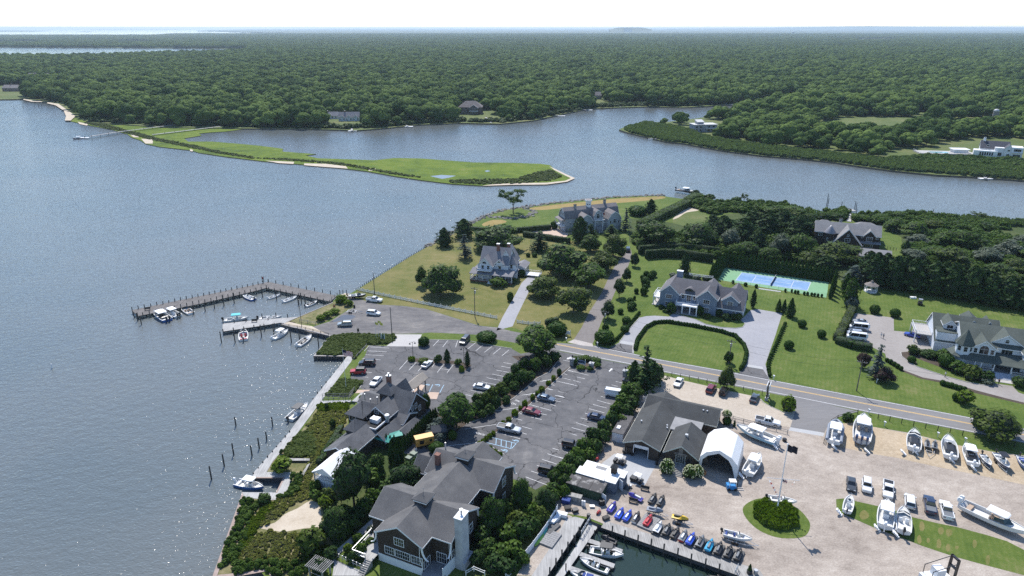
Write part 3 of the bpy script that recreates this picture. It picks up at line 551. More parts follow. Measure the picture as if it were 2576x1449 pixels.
def lobe_leaves(lobes,per,size,inner=.78,droop=.0,zmin=None):
    Cs,Ns,Ss=[],[],[]
    for i,(c,r)in enumerate(lobes):
        c=np.array(c);r=np.array(r)
        n=int(per*np.mean(r)**2);d=sph(n);d[:,2]=np.where((d[:,2]<-.35)&(RNG.random(n)<.7),-d[:,2],d[:,2])
        p=c+d*r*RNG.uniform(inner,1.06,size=(n,1))
        keep=np.ones(n,bool)
        for j,(c2,r2)in enumerate(lobes):
            if j!=i:keep&=(np.sum(((p-np.array(c2))/np.array(r2))**2,axis=1)>.62)
        if zmin is not None:keep&=p[:,2]>zmin
        Cs.append(p[keep]);nn=d/r+.28*RNG.normal(size=(n,3))/np.mean(r);nn[:,2]+=.25/np.mean(r);Ns.append(nn[keep]);Ss.append(size*RNG.uniform(.6,1.3,size=n)[keep])
    return np.concatenate(Cs),np.concatenate(Ns),np.concatenate(Ss)
def oak_lobes(R,h0,h1,n,flat=.62,seed=0):
    """lobes of a broad crown: radius R, from height h0 to h1"""
    rr=random.Random(seed);L=[];zc=(h0+h1)/2;hz=(h1-h0)/2
    L.append(((0,0,zc),(R*.70,R*.70,hz*.94)))
    for k in range(n):
        a=2.4*k+rr.uniform(-.4,.4);q=rr.uniform(.48,.68)*R;z=zc+hz*rr.uniform(-.62,.34);r=R*rr.uniform(.33,.50)
        L.append(((q*math.cos(a),q*math.sin(a),z),(r,r,min(r*rr.uniform(.72,.98),hz*.6))))
    return L
def crown(name,lobes,per,size,m,core_m=None,sub=1,shrink=.80,zmin=None):
    C,N,S=lobe_leaves(lobes,per,size,zmin=zmin)
    return quads_mesh(name,C,N,S,[m,core_m]if core_m else[m],core=blobs(lobes,sub,shrink)if sub else None)
M_OAK=leafmat('oak_leaves',(.026,.056,.013),(.100,.150,.034),.06,.9,.8,1.1)
M_OAKC=leafmat('inner_leaves',(.018,.034,.010),(.028,.048,.014),0,.8,.5)
M_LIGHTL=leafmat('light_leaves',(.050,.090,.018),(.095,.145,.028),.25,.5,.4)
M_BARK=mat('bark',(.075,.06,.048),.9,col2=(.13,.11,.09),scale=3,bump=.5)
def trunk_mesh(name,h,r,limbs=4,spread=2.0,seed=0,lean=0.0):
    rr=random.Random(seed);b=MB()
    b.tube([(0,0,-.1),(lean*.3,0,h*.45),(lean,0,h)],r,7,0,r*.55)
    for k in range(limbs):
        a=k*6.28/limbs+rr.uniform(-.4,.4);z0=h*rr.uniform(.45,.85)
        b.tube([(lean*z0/h,0,z0),(spread*.5*math.cos(a),spread*.5*math.sin(a),z0+h*.28),(spread*math.cos(a),spread*math.sin(a),z0+h*.5)],r*.45,5,0,r*.18)
    return b.mesh(name,M_BARK)
# crowns of woodland trees, 1 unit = 1 m, radius about 7
WOOD=[]
for k in range(7):
    WOOD.append((crown('crown',oak_lobes(7.3,2.0,13.6,8,seed=20+k),3.6,1.0,M_OAK,None,2,.97),trunk_mesh('trunk',7,.32,4,3,seed=k)))
def patch_mesh(seed):
    rr=random.Random(seed);L=[]
    for k in range(34):
        r=rr.uniform(4.5,8.5);L.append(((rr.uniform(-30,30),rr.uniform(-30,30),6+rr.uniform(-1.5,2.5)),(r,r,r*.85)))
    v,f=blobs(L,1,1.0,.18);C,N,S=lobe_leaves(L,.9,2.2,inner=.9)
    return quads_mesh('wood_patch',C,N,S,[M_OAK,M_OAK],core=(v,f))
PATCH=[patch_mesh(k)for k in range(4)]
def scatter(name,protos,P,S,R,I,kind='stuff',zs=None):
    """one object of many plants: instances of the given meshes on points"""
    me=bpy.data.meshes.new(name);n=len(P);me.vertices.add(n);me.vertices.foreach_set('co',np.asarray(P,np.float32).ravel())
    a=me.attributes.new('size','FLOAT_VECTOR','POINT');sv=np.asarray(S,np.float32);sv=np.repeat(sv[:,None],3,1)if sv.ndim==1 else sv
    a.data.foreach_set('vector',sv.ravel())
    a=me.attributes.new('turn','FLOAT_VECTOR','POINT');rv=np.zeros((n,3),np.float32);rv[:,2]=R;a.data.foreach_set('vector',rv.ravel())
    a=me.attributes.new('pick','INT','POINT');a.data.foreach_set('value',np.asarray(I,np.int32))
    o=obj(name,me);tag(o,kind=kind)
    ng=bpy.data.node_groups.new(name,'GeometryNodeTree');ng.interface.new_socket('Geometry',in_out='INPUT',socket_type='NodeSocketGeometry');ng.interface.new_socket('Geometry',in_out='OUTPUT',socket_type='NodeSocketGeometry')
    gi=ng.nodes.new('NodeGroupInput');go=ng.nodes.new('NodeGroupOutput');ip=ng.nodes.new('GeometryNodeInstanceOnPoints');L=ng.links
    j=ng.nodes.new('GeometryNodeJoinGeometry')
    for p in reversed(protos):
        q=ng.nodes.new('GeometryNodeObjectInfo');q.inputs['As Instance'].default_value=True;q.inputs['Object'].default_value=p;q.transform_space='ORIGINAL';L.new(q.outputs['Geometry'],j.inputs[0])
    def na(t,nm):x=ng.nodes.new('GeometryNodeInputNamedAttribute');x.data_type=t;x.inputs[0].default_value=nm;return x.outputs[0]
    L.new(gi.outputs[0],ip.inputs['Points']);L.new(j.outputs[0],ip.inputs['Instance']);ip.inputs['Pick Instance'].default_value=True
    L.new(na('INT','pick'),ip.inputs['Instance Index']);L.new(na('FLOAT_VECTOR','turn'),ip.inputs['Rotation']);L.new(na('FLOAT_VECTOR','size'),ip.inputs['Scale'])
    L.new(ip.outputs[0],go.inputs[0]);md=o.modifiers.new('plants','NODES');md.node_group=ng
    return o
# clearings: houses, lawns and fields inside the woods (overview pixels)
CLEAR=[[(-60,215),(70,215),(62,250),(-60,252)],[(66,201),(120,201),(118,210),(66,210)],[(808,298),(905,290),(918,326),(810,327)],[(1148,296),(1155,275),(1212,275),(1262,290),(1258,309),(1150,306)],[(1478,250),(1520,244),(1535,262),(1640,258),(1700,252),(1703,262),(1600,268),(1480,270)],
   [(1690,340),(1735,300),(1830,302),(1835,320),(1800,345),(1720,362)],[(2040,318),(2110,295),(2300,295),(2310,282),(2380,285),(2330,305),(2440,300),(2515,300),(2520,325),(2440,322),(2330,315),(2290,335),(2180,342),(2090,335)],[(2215,400),(2235,372),(2330,372),(2450,345),(2620,350),(2700,445),(2500,435),(2300,412)]]
CLEARW=[[(p.x,p.y)for p in[at('O',*q)for q in c]]for c in CLEAR]
def woods_ok(X,Y):
    ok=inside(X,Y,FAR)
    for c in CLEARW:ok&=~inside(X,Y,c)
    return ok
def in_view(X,Y,mx=260,my0=-40):
    d=Y*CP+HCAM*SP;u=1288+FPX*X/d;v=724.5-FPX*(Y*SP-HCAM*CP)/d
    return(u>-mx)&(u<2576+mx),u,v
def grid(x0,x1,y0,y1,s,jit=.42):
    gx,gy=np.meshgrid(np.arange(x0,x1,s),np.arange(y0,y1,s));X=gx.ravel()+RNG.uniform(-jit,jit,gx.size)*s;Y=gy.ravel()+RNG.uniform(-jit,jit,gy.size)*s
    return X,Y
X,Y=grid(-2700,2700,380,3000,12.2)
iv,u_,v_=in_view(X,Y);ok=woods_ok(X,Y)&iv&(np.sin(X*.021+Y*.006)*np.sin(Y*.017-X*.004+1)<.93)
# stay back from the shore strips (reeds, beaches)
shore=[[(1557,326),(1582,334),(1717,360),(1917,391),(2101,408),(2251,429),(2451,444),(2800,466),(2800,436),(2451,418),(2251,402),(2101,384),(1917,366),(1760,338),(1700,318),(1625,308)]]
for s in shore:ok&=~inside(X,Y,[(p.x,p.y)for p in[at('O',*q)for q in s]])
X,Y,u_,v_=X[ok],Y[ok],u_[ok],v_[ok]
# first row behind the water keeps a margin to the bank
FS=[(p[0],p[1])for p in FAR[:58]]
def shore_dist(X,Y):
    d=np.full(X.shape,1e9);pts=np.array(FS)
    for i in range(len(pts)-1):
        a,b=pts[i],pts[i+1];ab=b-a;t=np.clip(((X-a[0])*ab[0]+(Y-a[1])*ab[1])/(ab@ab+1e-9),0,1);d=np.minimum(d,np.hypot(X-a[0]-t*ab[0],Y-a[1]-t*ab[1]))
    return d
near_m=Y<1500;sd_=np.full(X.shape,1e9);sd_[near_m]=shore_dist(X[near_m],Y[near_m])
k=sd_>7.5;X,Y,u_,v_,sd_=X[k],Y[k],u_[k],v_[k],sd_[k]
big=RNG.uniform(.80,1.62,len(X))*np.where(sd_<16,.8,1.0);peninsula=(Y<at('O',1800,290).y)&(X>60);big=np.where(peninsula,big*.78,big)
hgt=big*RNG.uniform(.78,1.02,len(X));trn=RNG.uniform(0,6.28,len(X));pk=RNG.integers(0,len(WOOD),len(X))
vis=(u_>-30)&(u_<2606);order=np.argsort(np.where(vis,Y,1e9))[:300]
first=np.zeros(len(X),bool);first[order]=True
protos=[None]*len(WOOD)
MARKS=[(2500,300,'around the tall silo'),(2520,385,'behind the white modern house and its pool'),(2230,318,'round the overgrown field clearing'),(1765,315,'beside the grey flat roofed house'),(1900,330,'facing the reed bank left of the clearing'),(2050,375,'in the front row above the middle of the reed bank'),(2200,385,'in the front row above the right end of the reed bank'),(1950,285,'on the creek side of the point, behind its front row'),(2150,285,'behind the field clearing'),(2350,285,'in the deep wood left of the silo'),(300,300,'along the wooded point behind the green marsh'),(870,300,'around the white cottages'),(1185,290,'around the brown hip roofed house'),(1420,285,'on the far bank left of the creek mouth')]
def wood_label(u,v):return 'broad round-crowned oak '+min(MARKS,key=lambda m:(m[0]-u)**2+9*(m[1]-v)**2)[2]
for i in np.nonzero(first)[0]:
    k=int(pk[i]);lb=wood_label(u_[i],v_[i])
    e=empty('oak_tree',(X[i],Y[i],0),float(trn[i]),lb,'tree','trees of the woods across the water',(big[i],big[i],hgt[i]))
    c=obj('crown',WOOD[k][0],e);obj('trunk',WOOD[k][1],e)
    if protos[k]is None:protos[k]=c
r=~first
scatter('forest',protos,np.stack([X[r],Y[r],np.zeros(r.sum())],1),np.stack([big[r],big[r],hgt[r]],1),trn[r],pk[r])
X,Y=grid(-9000,9500,3000,10500,52,.25);iv,u_,v_=in_view(X,Y,160);ok=woods_ok(X,Y)&iv&woods_ok(X+28,Y)&woods_ok(X-28,Y)&woods_ok(X,Y-30)&woods_ok(X,Y+30)
for q in([(2158,97.8),(2250,97),(2275,99),(2240,103.5),(2150,103.5)],[(-60,104),(110,103),(110,109.5),(-60,109.5)],[(285,103),(385,102.5),(380,108.5),(290,108.5)]):ok&=~inside(X,Y,[(p.x,p.y)for p in[at('O',*z)for z in q]])
X,Y=X[ok],Y[ok]
pb=[obj('woodland',p)for p in PATCH]
for i,o in enumerate(pb):
    o.location=(X[i],Y[i],0);tag(o,kind='stuff')
X,Y=X[4:],Y[4:];n=len(X);sc_=RNG.uniform(.9,1.15,n)
scatter('far_forest',pb,np.stack([X,Y,np.zeros(n)],1),sc_,RNG.uniform(0,6.28,n),RNG.integers(0,4,n))
# beyond ten kilometres: the wood as one rolling canopy
def canopy():
    b=MB();xs=np.linspace(-.78,.95,120);ys=np.geomspace(10300,42000,26)
    for j,y in enumerate(ys):
        for x in xs:
            b.v.append((x*y,y,9+3*math.sin(x*60+j)+random.uniform(-3,4)))
    nx=len(xs)
    for j in range(len(ys)-1):
        for i in range(nx-1):
            c=[b.v[j*nx+i],b.v[j*nx+i+1],b.v[(j+1)*nx+i+1],b.v[(j+1)*nx+i]];mx_,my_=sum(p[0]for p in c)/4,sum(p[1]for p in c)/4
            if inside(np.array([mx_]),np.array([my_]),FAR)[0]:b.f.append((j*nx+i,j*nx+i+1,(j+1)*nx+i+1,(j+1)*nx+i));b.m.append(0)
    o=b.build('distant_canopy',mat('canopy_green',(.022,.04,.013),.9,col2=(.05,.075,.025),scale=.02,detail=8),recalc=False);tag(o,kind='stuff')
canopy()
# low hills on the right of the horizon and the flat-topped landfill mound
def ridge(name,pts,dist,depth,m):
    b=MB();prof=[]
    for u,v in pts:
        k=dist/(CP+(724.5-v)/FPX*SP);prof.append(Vector(((u-1288)/FPX*k,dist,HCAM+((724.5-v)/FPX*CP-SP)*k)))
    n=len(prof)
    for i in range(n-1):
        a,c=prof[i],prof[i+1]
        b.face([(a.x,a.y-depth,0),(c.x,c.y-depth,0),(c.x,c.y,max(c.z,.5)),(a.x,a.y,max(a.z,.5))]);b.face([(a.x,a.y,max(a.z,.5)),(c.x,c.y,max(c.z,.5)),(c.x,c.y+depth,0),(a.x,a.y+depth,0)])
    return tag(b.build(name,m,recalc=False),kind='structure')
M_HILL=mat('hill_woods',(.03,.05,.02),.9,col2=(.055,.08,.03),scale=.004)
ridge('hills',[(1690,72.5),(1900,70.5),(2050,67.5),(2180,66),(2300,67.3),(2576,69.2),(2800,70),(2900,72)],30000,2500,M_HILL)
ridge('landfill_mound',[(1533,74),(1545,70.8),(1560,69.0),(1610,69.0),(1626,71),(1640,74)],14500,160,mat('mound_grass',(.12,.14,.09),.9))
ridge('mound_track',[(1570,70.0),(1576,69.6),(1590,71.6),(1586,72.4)],14330,30,mat('mound_sand',(.5,.47,.42),.9))
# haze: one closed box of even pale air round the whole scene
def haze(density):
    b=MB();b.box(-41000,-800,-4,41000,43500,118)
    m=bpy.data.materials.new('haze_air');m.use_nodes=True;nt=m.node_tree;nt.nodes.clear()
    v=nt.nodes.new('ShaderNodeVolumePrincipled');v.inputs['Color'].default_value=(.70,.86,1.0,1);v.inputs['Density'].default_value=density;v.inputs['Anisotropy'].default_value=.25
    o=nt.nodes.new('ShaderNodeOutputMaterial');nt.links.new(v.outputs[0],o.inputs['Volume'])
    tag(b.build('haze',m),kind='stuff')
HAZE_DENSITY=5.2e-5
haze(HAZE_DENSITY)
# ================================================================ buildings
M_WHITE=mat('white_paint',(.72,.73,.74),.55,col2=(.80,.80,.80),scale=.8)
M_WHITEV=mat('white_vinyl',(.76,.77,.78),.35,spec=.5)
M_GLASS=mat('window_glass',(.020,.024,.030),.06,spec=.6)
M_GLASSC=mat('curtained_glass',(.16,.165,.17),.15,col2=(.03,.035,.04),scale=1.3,contrast=(.42,.58))
def shingle(name,a,b,row=.16,rough=.9,bump=.55,big=.25):
    """shingle courses: fine rows broken into single shingles, weathered in patches"""
    m=bpy.data.materials.new(name);m.use_nodes=True;nt=m.node_tree;p=nt.nodes['Principled BSDF'];L=nt.links
    p.inputs['Roughness'].default_value=rough;p.inputs['Specular IOR Level'].default_value=.2
    tc=_n(nt,'ShaderNodeTexCoord')
    n1=_n(nt,'ShaderNodeTexNoise');n1.inputs['Scale'].default_value=4.5;n1.inputs['Detail'].default_value=4;n1.inputs['Roughness'].default_value=.7
    n2=_n(nt,'ShaderNodeTexNoise');n2.inputs['Scale'].default_value=big;n2.inputs['Detail'].default_value=5
    L.new(tc.outputs['Object'],n1.inputs['Vector']);L.new(tc.outputs['Object'],n2.inputs['Vector'])
    mx=_n(nt,'ShaderNodeMix',data_type='FLOAT');mx.inputs[0].default_value=.5;L.new(n1.outputs['Fac'],mx.inputs[2]);L.new(n2.outputs['Fac'],mx.inputs[3])
    r=_n(nt,'ShaderNodeValToRGB');r.color_ramp.elements[0].position=.36;r.color_ramp.elements[1].position=.64
    r.color_ramp.elements[0].color=(*a,1);r.color_ramp.elements[1].color=(*b,1);L.new(mx.outputs[0],r.inputs[0]);L.new(r.outputs[0],p.inputs['Base Color'])
    w=_n(nt,'ShaderNodeTexWave',wave_type='BANDS',bands_direction='Z',wave_profile='SAW');w.inputs['Scale'].default_value=1/row/6.283*3.14159;w.inputs['Distortion'].default_value=.4
    L.new(tc.outputs['Object'],w.inputs['Vector'])
    bp=_n(nt,'ShaderNodeBump');bp.inputs['Strength'].default_value=bump;bp.inputs['Distance'].default_value=.03;L.new(w.outputs['Fac'],bp.inputs['Height']);L.new(bp.outputs[0],p.inputs['Normal'])
    m.diffuse_color=(*a,1);return m
M_BRSH=shingle('brown_wall_shingles',(.040,.031,.026),(.085,.068,.056))
M_GYROOF=shingle('grey_roof_shingles',(.088,.088,.092),(.150,.146,.144),bump=.35,big=.35)
M_OLDROOF=shingle('weathered_roof_shingles',(.075,.078,.086),(.150,.150,.155),bump=.4,big=.4)
M_DKROOF=shingle('charcoal_roof_shingles',(.050,.052,.053),(.085,.088,.088),bump=.35,big=.3)
M_BLUESH=shingle('blue_grey_shingles',(.150,.185,.250),(.230,.275,.345),big=.5)
M_LILROOF=shingle('lilac_grey_roof',(.115,.112,.122),(.175,.168,.178),bump=.3)
M_VICROOF=shingle('blue_grey_slate',(.165,.165,.185),(.250,.245,.255),bump=.3)
M_GAMROOF=shingle('mauve_grey_roof',(.170,.155,.155),(.250,.230,.225),bump=.3)
M_GRNROOF=shingle('dark_green_roof',(.062,.075,.068),(.110,.125,.110),bump=.3)
M_CLAP=mat('white_clapboard',(.62,.66,.72),.6,col2=(.70,.73,.77),scale=.7)
M_GRCLAP=mat('grey_clapboard',(.33,.35,.375),.7,col2=(.40,.415,.43),scale=.8)
M_STONE=mat('grey_stone',(.20,.195,.19),.9,col2=(.38,.37,.36),scale=2.2,bump=.5,contrast=(.42,.58))
M_BRICK=mat('red_brick',(.16,.075,.055),.9,col2=(.25,.13,.10),scale=3)
M_DARK=mat('dark_interior',(.015,.015,.016),.9)
M_TENT=mat('white_vinyl_tent',(.80,.80,.80),.45)
M_STUCCO=mat('stained_stucco',(.34,.35,.37),.8,col2=(.50,.51,.53),scale=.55,detail=8)
M_FLAT=mat('flat_grey_roofing',(.22,.22,.225),.9,col2=(.29,.29,.29),scale=.7)
M_METAL=mat('grey_metal',(.42,.43,.44),.4,metal=.6);M_STEEL=mat('pale_steel',(.55,.56,.57),.35,metal=.5)
WIN={}
def win_mesh(w,h,cols,rows,arch=False,sash=1,mt=M_WHITE):
    key=(w,h,cols,rows,arch,mt.name)
    if key in WIN:return WIN[key]
    b=MB();f=.10;d=.07
    b.box(-w/2-f,-d,-f,w/2+f,.02,0);
    if not arch:b.box(-w/2-f,-d,h,w/2+f,.02,h+f)
    b.box(-w/2-f,-d,0,-w/2,.02,h);b.box(w/2,-d,0,w/2+f,.02,h)
    for c in range(1,cols):
        x=-w/2+w*c/cols;t=.045 if sash and c%sash==0 and sash>1 else.022;b.box(x-t,-d*.8,0,x+t,.01,h)
    for r in range(1,rows):z=h*r/rows;b.box(-w/2,-d*.7,z-.02,w/2,.012,z+.02)
    g=MB()
    if arch:
        n=10;pts=[(w/2*math.cos(math.pi*k/n),-.02,h+w/2*math.sin(math.pi*k/n))for k in range(n+1)]
        g.face([(-w/2,-.02,0),(w/2,-.02,0)]+pts)
        for k in range(n):
            a0,a1=math.pi*k/n,math.pi*(k+1)/n;R0,R1=w/2,w/2+f
            P=[(R0*math.cos(a0),R0*math.sin(a0)),(R1*math.cos(a0),R1*math.sin(a0)),(R1*math.cos(a1),R1*math.sin(a1)),(R0*math.cos(a1),R0*math.sin(a1))]
            b.prism([(x,-d,h+z)for x,z in P],(0,d+.02,0))
        b.box(-w/2,-d*.7,h-.03,w/2,.012,h+.03);b.box(-.02,-d*.7,h,.02,.012,h+w/2)
    else:g.face([(-w/2,-.025,0),(w/2,-.025,0),(w/2,-.025,h),(-w/2,-.025,h)])
    WIN[key]=(b.mesh('window',mt),g.mesh('pane',M_GLASS));return WIN[key]
class Bld:
    def __init__(s,name,label,origin,yw,wall,roof,cat='house',trim=None):
        s.o=Vector((origin[0],origin[1],0));s.yw=yw;s.root=empty(name,s.o,yw,label,cat);s.wm,s.rm,s.tm=wall,roof,trim or M_WHITE
        s.W,s.R,s.T=MB(),MB(),MB()
    def P(s,x,y,z=0):k,q=math.cos(s.yw),math.sin(s.yw);return Vector((s.o.x+x*k-y*q,s.o.y+x*q+y*k,z))
    def gable(s,x0,y0,x1,y1,ze,zr,ax='y',z0=0,ov=.4,th=.2,walls=True,ends=(1,1),roof=None,mid=None,trim=True):
        """gable block, ridge along ax"""
        if ax=='y':a0,a1,b0,b1=x0,x1,y0,y1;v=lambda a,b,z:(a,b,z)
        else:a0,a1,b0,b1=y0,y1,x0,x1;v=lambda a,b,z:(b,a,z)
        m=(a0+a1)/2 if mid is None else mid;R=roof or s.R
        if walls:s.W.prism([v(a0,b0,z0),v(a1,b0,z0),v(a1,b0,ze),v(m,b0,zr),v(a0,b0,ze)],Vector(v(0,b1-b0,0)))
        oe0,oe1=(ov*.8 if ends[0]else 0),(ov*.8 if ends[1]else 0)
        for sgn,ae in((-1,a0),(1,a1)):
            sl=(zr-ze)/abs(m-ae);e=ae+sgn*ov;zE=ze-ov*sl+.03
            P=[v(e,b0-oe0,zE),v(m,b0-oe0,zr+.03),v(m,b0-oe0,zr+.03+th),v(e,b0-oe0,zE+th)]
            R.prism(P,Vector(v(0,b1-b0+oe0+oe1,0)))
            if trim:
                for bb,on in((b0-oe0-.04,ends[0]),(b1+oe1+.005,ends[1])):
                    if on:s.T.prism([v(e,bb,zE-.16),v(m,bb,zr-.13),v(m,bb,zr+.03+th*.8),v(e,bb,zE+th*.8)],Vector(v(0,.035,0)))
                s.T.prism([v(e+sgn*.02,b0-oe0,zE-.12),v(e+sgn*.07,b0-oe0,zE-.12),v(e+sgn*.07,b0-oe0,zE+th*.7),v(e+sgn*.02,b0-oe0,zE+th*.7)],Vector(v(0,b1-b0+oe0+oe1,0)))
    def hip(s,x0,y0,x1,y1,ze,zr,ax='x',inset=None,z0=None,ov=.45,roof=None,walls=True):
        if walls:s.W.box(x0,y0,z0 if z0 is not None else 0,x1,y1,ze)
        R=roof or s.R;X0,Y0,X1,Y1=x0-ov,y0-ov,x1+ov,y1+ov;z=ze+.02
        if ax=='x':i=(Y1-Y0)/2 if inset is None else inset;ra,rb=(X0+i,(Y0+Y1)/2),(X1-i,(Y0+Y1)/2)
        else:i=(X1-X0)/2 if inset is None else inset;ra,rb=((X0+X1)/2,Y0+i),((X0+X1)/2,Y1-i)
        f=.16;b=[(X0,Y0),(X1,Y0),(X1,Y1),(X0,Y1)];lo=[(p[0],p[1],z-f)for p in b];hi=[(p[0],p[1],z)for p in b];A,Bq=(*ra,zr),(*rb,zr)
        R.face(lo[::-1])
        for k in range(4):R.face([lo[k],lo[(k+1)%4],hi[(k+1)%4],hi[k]])
        if ax=='x':R.face([hi[0],hi[1],Bq,A]);R.face([hi[1],hi[2],Bq]);R.face([hi[2],hi[3],A,Bq]);R.face([hi[3],hi[0],A])
        else:R.face([hi[0],hi[1],A]);R.face([hi[1],hi[2],Bq,A]);R.face([hi[2],hi[3],Bq]);R.face([hi[3],hi[0],A,Bq])
    def gambrel(s,x0,y0,x1,y1,ze,zm,zr,fr=.30,ax='y',z0=0,ov=.3,th=.18,ends=(1,1)):
        if ax=='y':a0,a1,b0,b1=x0,x1,y0,y1;v=lambda a,b,z:(a,b,z)
        else:a0,a1,b0,b1=y0,y1,x0,x1;v=lambda a,b,z:(b,a,z)
        w=a1-a0;q0,q1,m=a0+w*fr*.5,a1-w*fr*.5,(a0+a1)/2
        prof=[(a0,ze),(q0,zm),(m,zr),(q1,zm),(a1,ze)]
        s.W.prism([v(a0,b0,z0),v(a1,b0,z0)]+[v(a,b0,z)for a,z in prof[::-1]],Vector(v(0,b1-b0,0)))
        oe0,oe1=(ov if ends[0]else 0),(ov if ends[1]else 0);e0=(a0-.12,ze-.25);e1=(a1+.12,ze-.25);pr=[e0]+prof[1:4]+[e1]
        for k in range(4):
            (p,z),(p2,z2)=pr[k],pr[k+1]
            s.R.prism([v(p,b0-oe0,z+.04),v(p2,b0-oe0,z2+.04),v(p2,b0-oe0,z2+.04+th),v(p,b0-oe0,z+.04+th)],Vector(v(0,b1-b0+oe0+oe1,0)))
            for bb,on in((b0-oe0-.05,ends[0]),(b1+oe1+.005,ends[1])):
                if on:s.T.prism([v(p,bb,z-.22),v(p2,bb,z2-.22),v(p2,bb,z2+.18),v(p,bb,z+.18)],Vector(v(0,.045,0)))
    def win(s,x,y,z,w,h,rot=0,cols=2,rows=2,arch=False,name='window',curtain=False,mt=None):
        a,g=win_mesh(w,h,cols,rows,arch,1,mt or s.tm);o=obj(name,a,s.root,(x,y,z),math.radians(rot));obj('pane',g,o,mats=[M_GLASSC]if curtain else None);return o
    def part(s,name,b,m,**kw):return b.build(name,m,s.root,**kw)
    def box(s,name,x0,y0,z0,x1,y1,z1,m,**kw):b=MB();b.box(x0,y0,z0,x1,y1,z1);return b.build(name,m,s.root,**kw)
    def chimney(s,x,y,z0,z1,w,d,m,cap=M_WHITE,name='chimney'):
        b=MB();b.box(x-w/2,y-d/2,z0,x+w/2,y+d/2,z1);o=s.part(name,b,m);c=MB();c.box(x-w/2-.1,y-d/2-.1,z1,x+w/2+.1,y+d/2+.1,z1+.15);c.build('cap',cap,o);return o
    def rail(s,pts,z,h=.95,m=None,step=.22,name='railing'):
        b=MB()
        for i in range(len(pts)-1):
            p,q=Vector((*pts[i],0)),Vector((*pts[i+1],0));d=q-p;n=d.normalized();t=Vector((-n.y,n.x,0))
            za=z if not isinstance(z,(list,tuple))else z[i];zb=z if not isinstance(z,(list,tuple))else z[i+1]
            for hh,tt in((h,.05),(.12,.035)):b.hexa([p-t*tt+Vector((0,0,za+hh-.07)),q-t*tt+Vector((0,0,zb+hh-.07)),q+t*tt+Vector((0,0,zb+hh-.07)),p+t*tt+Vector((0,0,za+hh-.07)),p-t*tt+Vector((0,0,za+hh)),q-t*tt+Vector((0,0,zb+hh)),q+t*tt+Vector((0,0,zb+hh)),p+t*tt+Vector((0,0,za+hh))])
            k=max(1,int(d.length/step))
            for j in range(k+1):
                c=p+d*j/k;zz=za+(zb-za)*j/k;w=.07 if j in(0,k)else.02;b.box(c.x-w,c.y-w,zz,c.x+w,c.y+w,zz+h+(.1 if w>.05 else-.05))
        return s.part(name,b,m or s.tm)
    def posts(s,pts,z0,z1,w=.1,m=None,name='porch_post'):
        for x,y in pts:s.box(name,x-w,y-w,z0,x+w,y+w,z1,m or s.tm)
    def steps(s,x0,x1,y,z0,n,run=.3,m=None,name='steps',dy=-1):
        b=MB()
        for k in range(n):zt=z0*(n-k)/n;b.box(x0,min(y+dy*run*k,y+dy*run*(k+1)),0,x1,max(y+dy*run*k,y+dy*run*(k+1)),zt)
        return s.part(name,b,m or M_CONC)
    def cupola(s,x,y,z0,z1,zr,r,wm=None,roofr=None,finial=True):
        b=MB();b.box(x-r,y-r,z0,x+r,y+r,z1);o=s.part('cupola',b,wm or s.wm);q=MB();e=(roofr or r*1.3)
        q.loft([[(x-e,y-e,z1+.1),(x+e,y-e,z1+.1),(x+e,y+e,z1+.1),(x-e,y+e,z1+.1)],[(x-e,y-e,z1+.22),(x+e,y-e,z1+.22),(x+e,y+e,z1+.22),(x-e,y+e,z1+.22)],[(x-.03,y-.03,zr),(x+.03,y-.03,zr),(x+.03,y+.03,zr),(x-.03,y+.03,zr)]])
        q.build('cupola_roof',s.rm,o);t=MB();g=r*1.12;t.box(x-g,y-g,z1-.35,x+g,y+g,z1+.1);t.build('cornice',s.tm,o)
        if finial:f=MB();f.tube([(x,y,zr-.1),(x,y,zr+1.0)],.03,5);f.tube([(x-.35,y,zr+.7),(x+.35,y,zr+.7)],.02,4);f.build('weather_vane',M_METAL,o)
        return o
    def done(s):
        if s.W.v:s.part('wall',s.W,s.wm)
        if s.R.v:s.part('roof',s.R,s.rm)
        if s.T.v:s.part('trim',s.T,s.tm)
D2R=math.radians
# ---------------------------------------------------------------- shingled inn with two cupolas (foreground)
b=Bld('shingled_inn','large dark shingled inn with grey roofs, two cupolas and tall pale chimney',(-22.5,94.0),D2R(-25),M_BRSH,M_GYROOF,'building')
b.gable(-3.0,2.9,6.2,11,6.5,9.0,'y');b.gable(-6.5,6.2,10.2,15.8,6.5,9.1,'x');b.gable(-3.4,12,7.8,24,6.5,9.05,'y',ends=(0,0));b.gable(-4.2,21.6,10.8,30.6,6.5,8.9,'x');b.gable(-1.0,27,7.0,32.2,6.5,8.85,'y',ends=(0,1));b.gable(-8.6,23.5,-4.2,28,4.5,6.5,'x',ends=(1,0))
b.cupola(1.9,10.9,8.0,9.75,10.9,1.25);b.cupola(2.4,25.8,8.0,9.75,10.9,1.25)
c=MB();c.box(10.6,6.9,0,12.0,9.4,11.0);c.box(10.3,7.0,0,12.35,10.4,1.6);q=b.part('chimney',c,M_STUCCO,);c=MB();c.box(10.5,6.8,11.0,12.1,9.5,11.15);c.build('cap',M_WHITE,q);c=MB();c.lathe([(.18,11.15),(.18,12.0),(.3,12.05),(.3,12.2)],10,0,(11.3,8.2,0));c.build('flue',M_METAL,q)
b.chimney(-2.6,23.4,7,9.8,.9,.9,M_BRICK,M_BRICK);c=MB();c.lathe([(.15,7.5),(.15,10.2)],8,0,(-3.0,27.2,0));b.part('flue',c,M_STEEL)
for x,w in((-.55,1.9),(2.2,2.9),(5.15,2.2)):b.win(x,2.88,2.3,w,1.5,0,4 if w<2.5 else 6,2,curtain=x>4)
b.win(1.6,2.88,4.95,1.9,1.5,0,4,2)
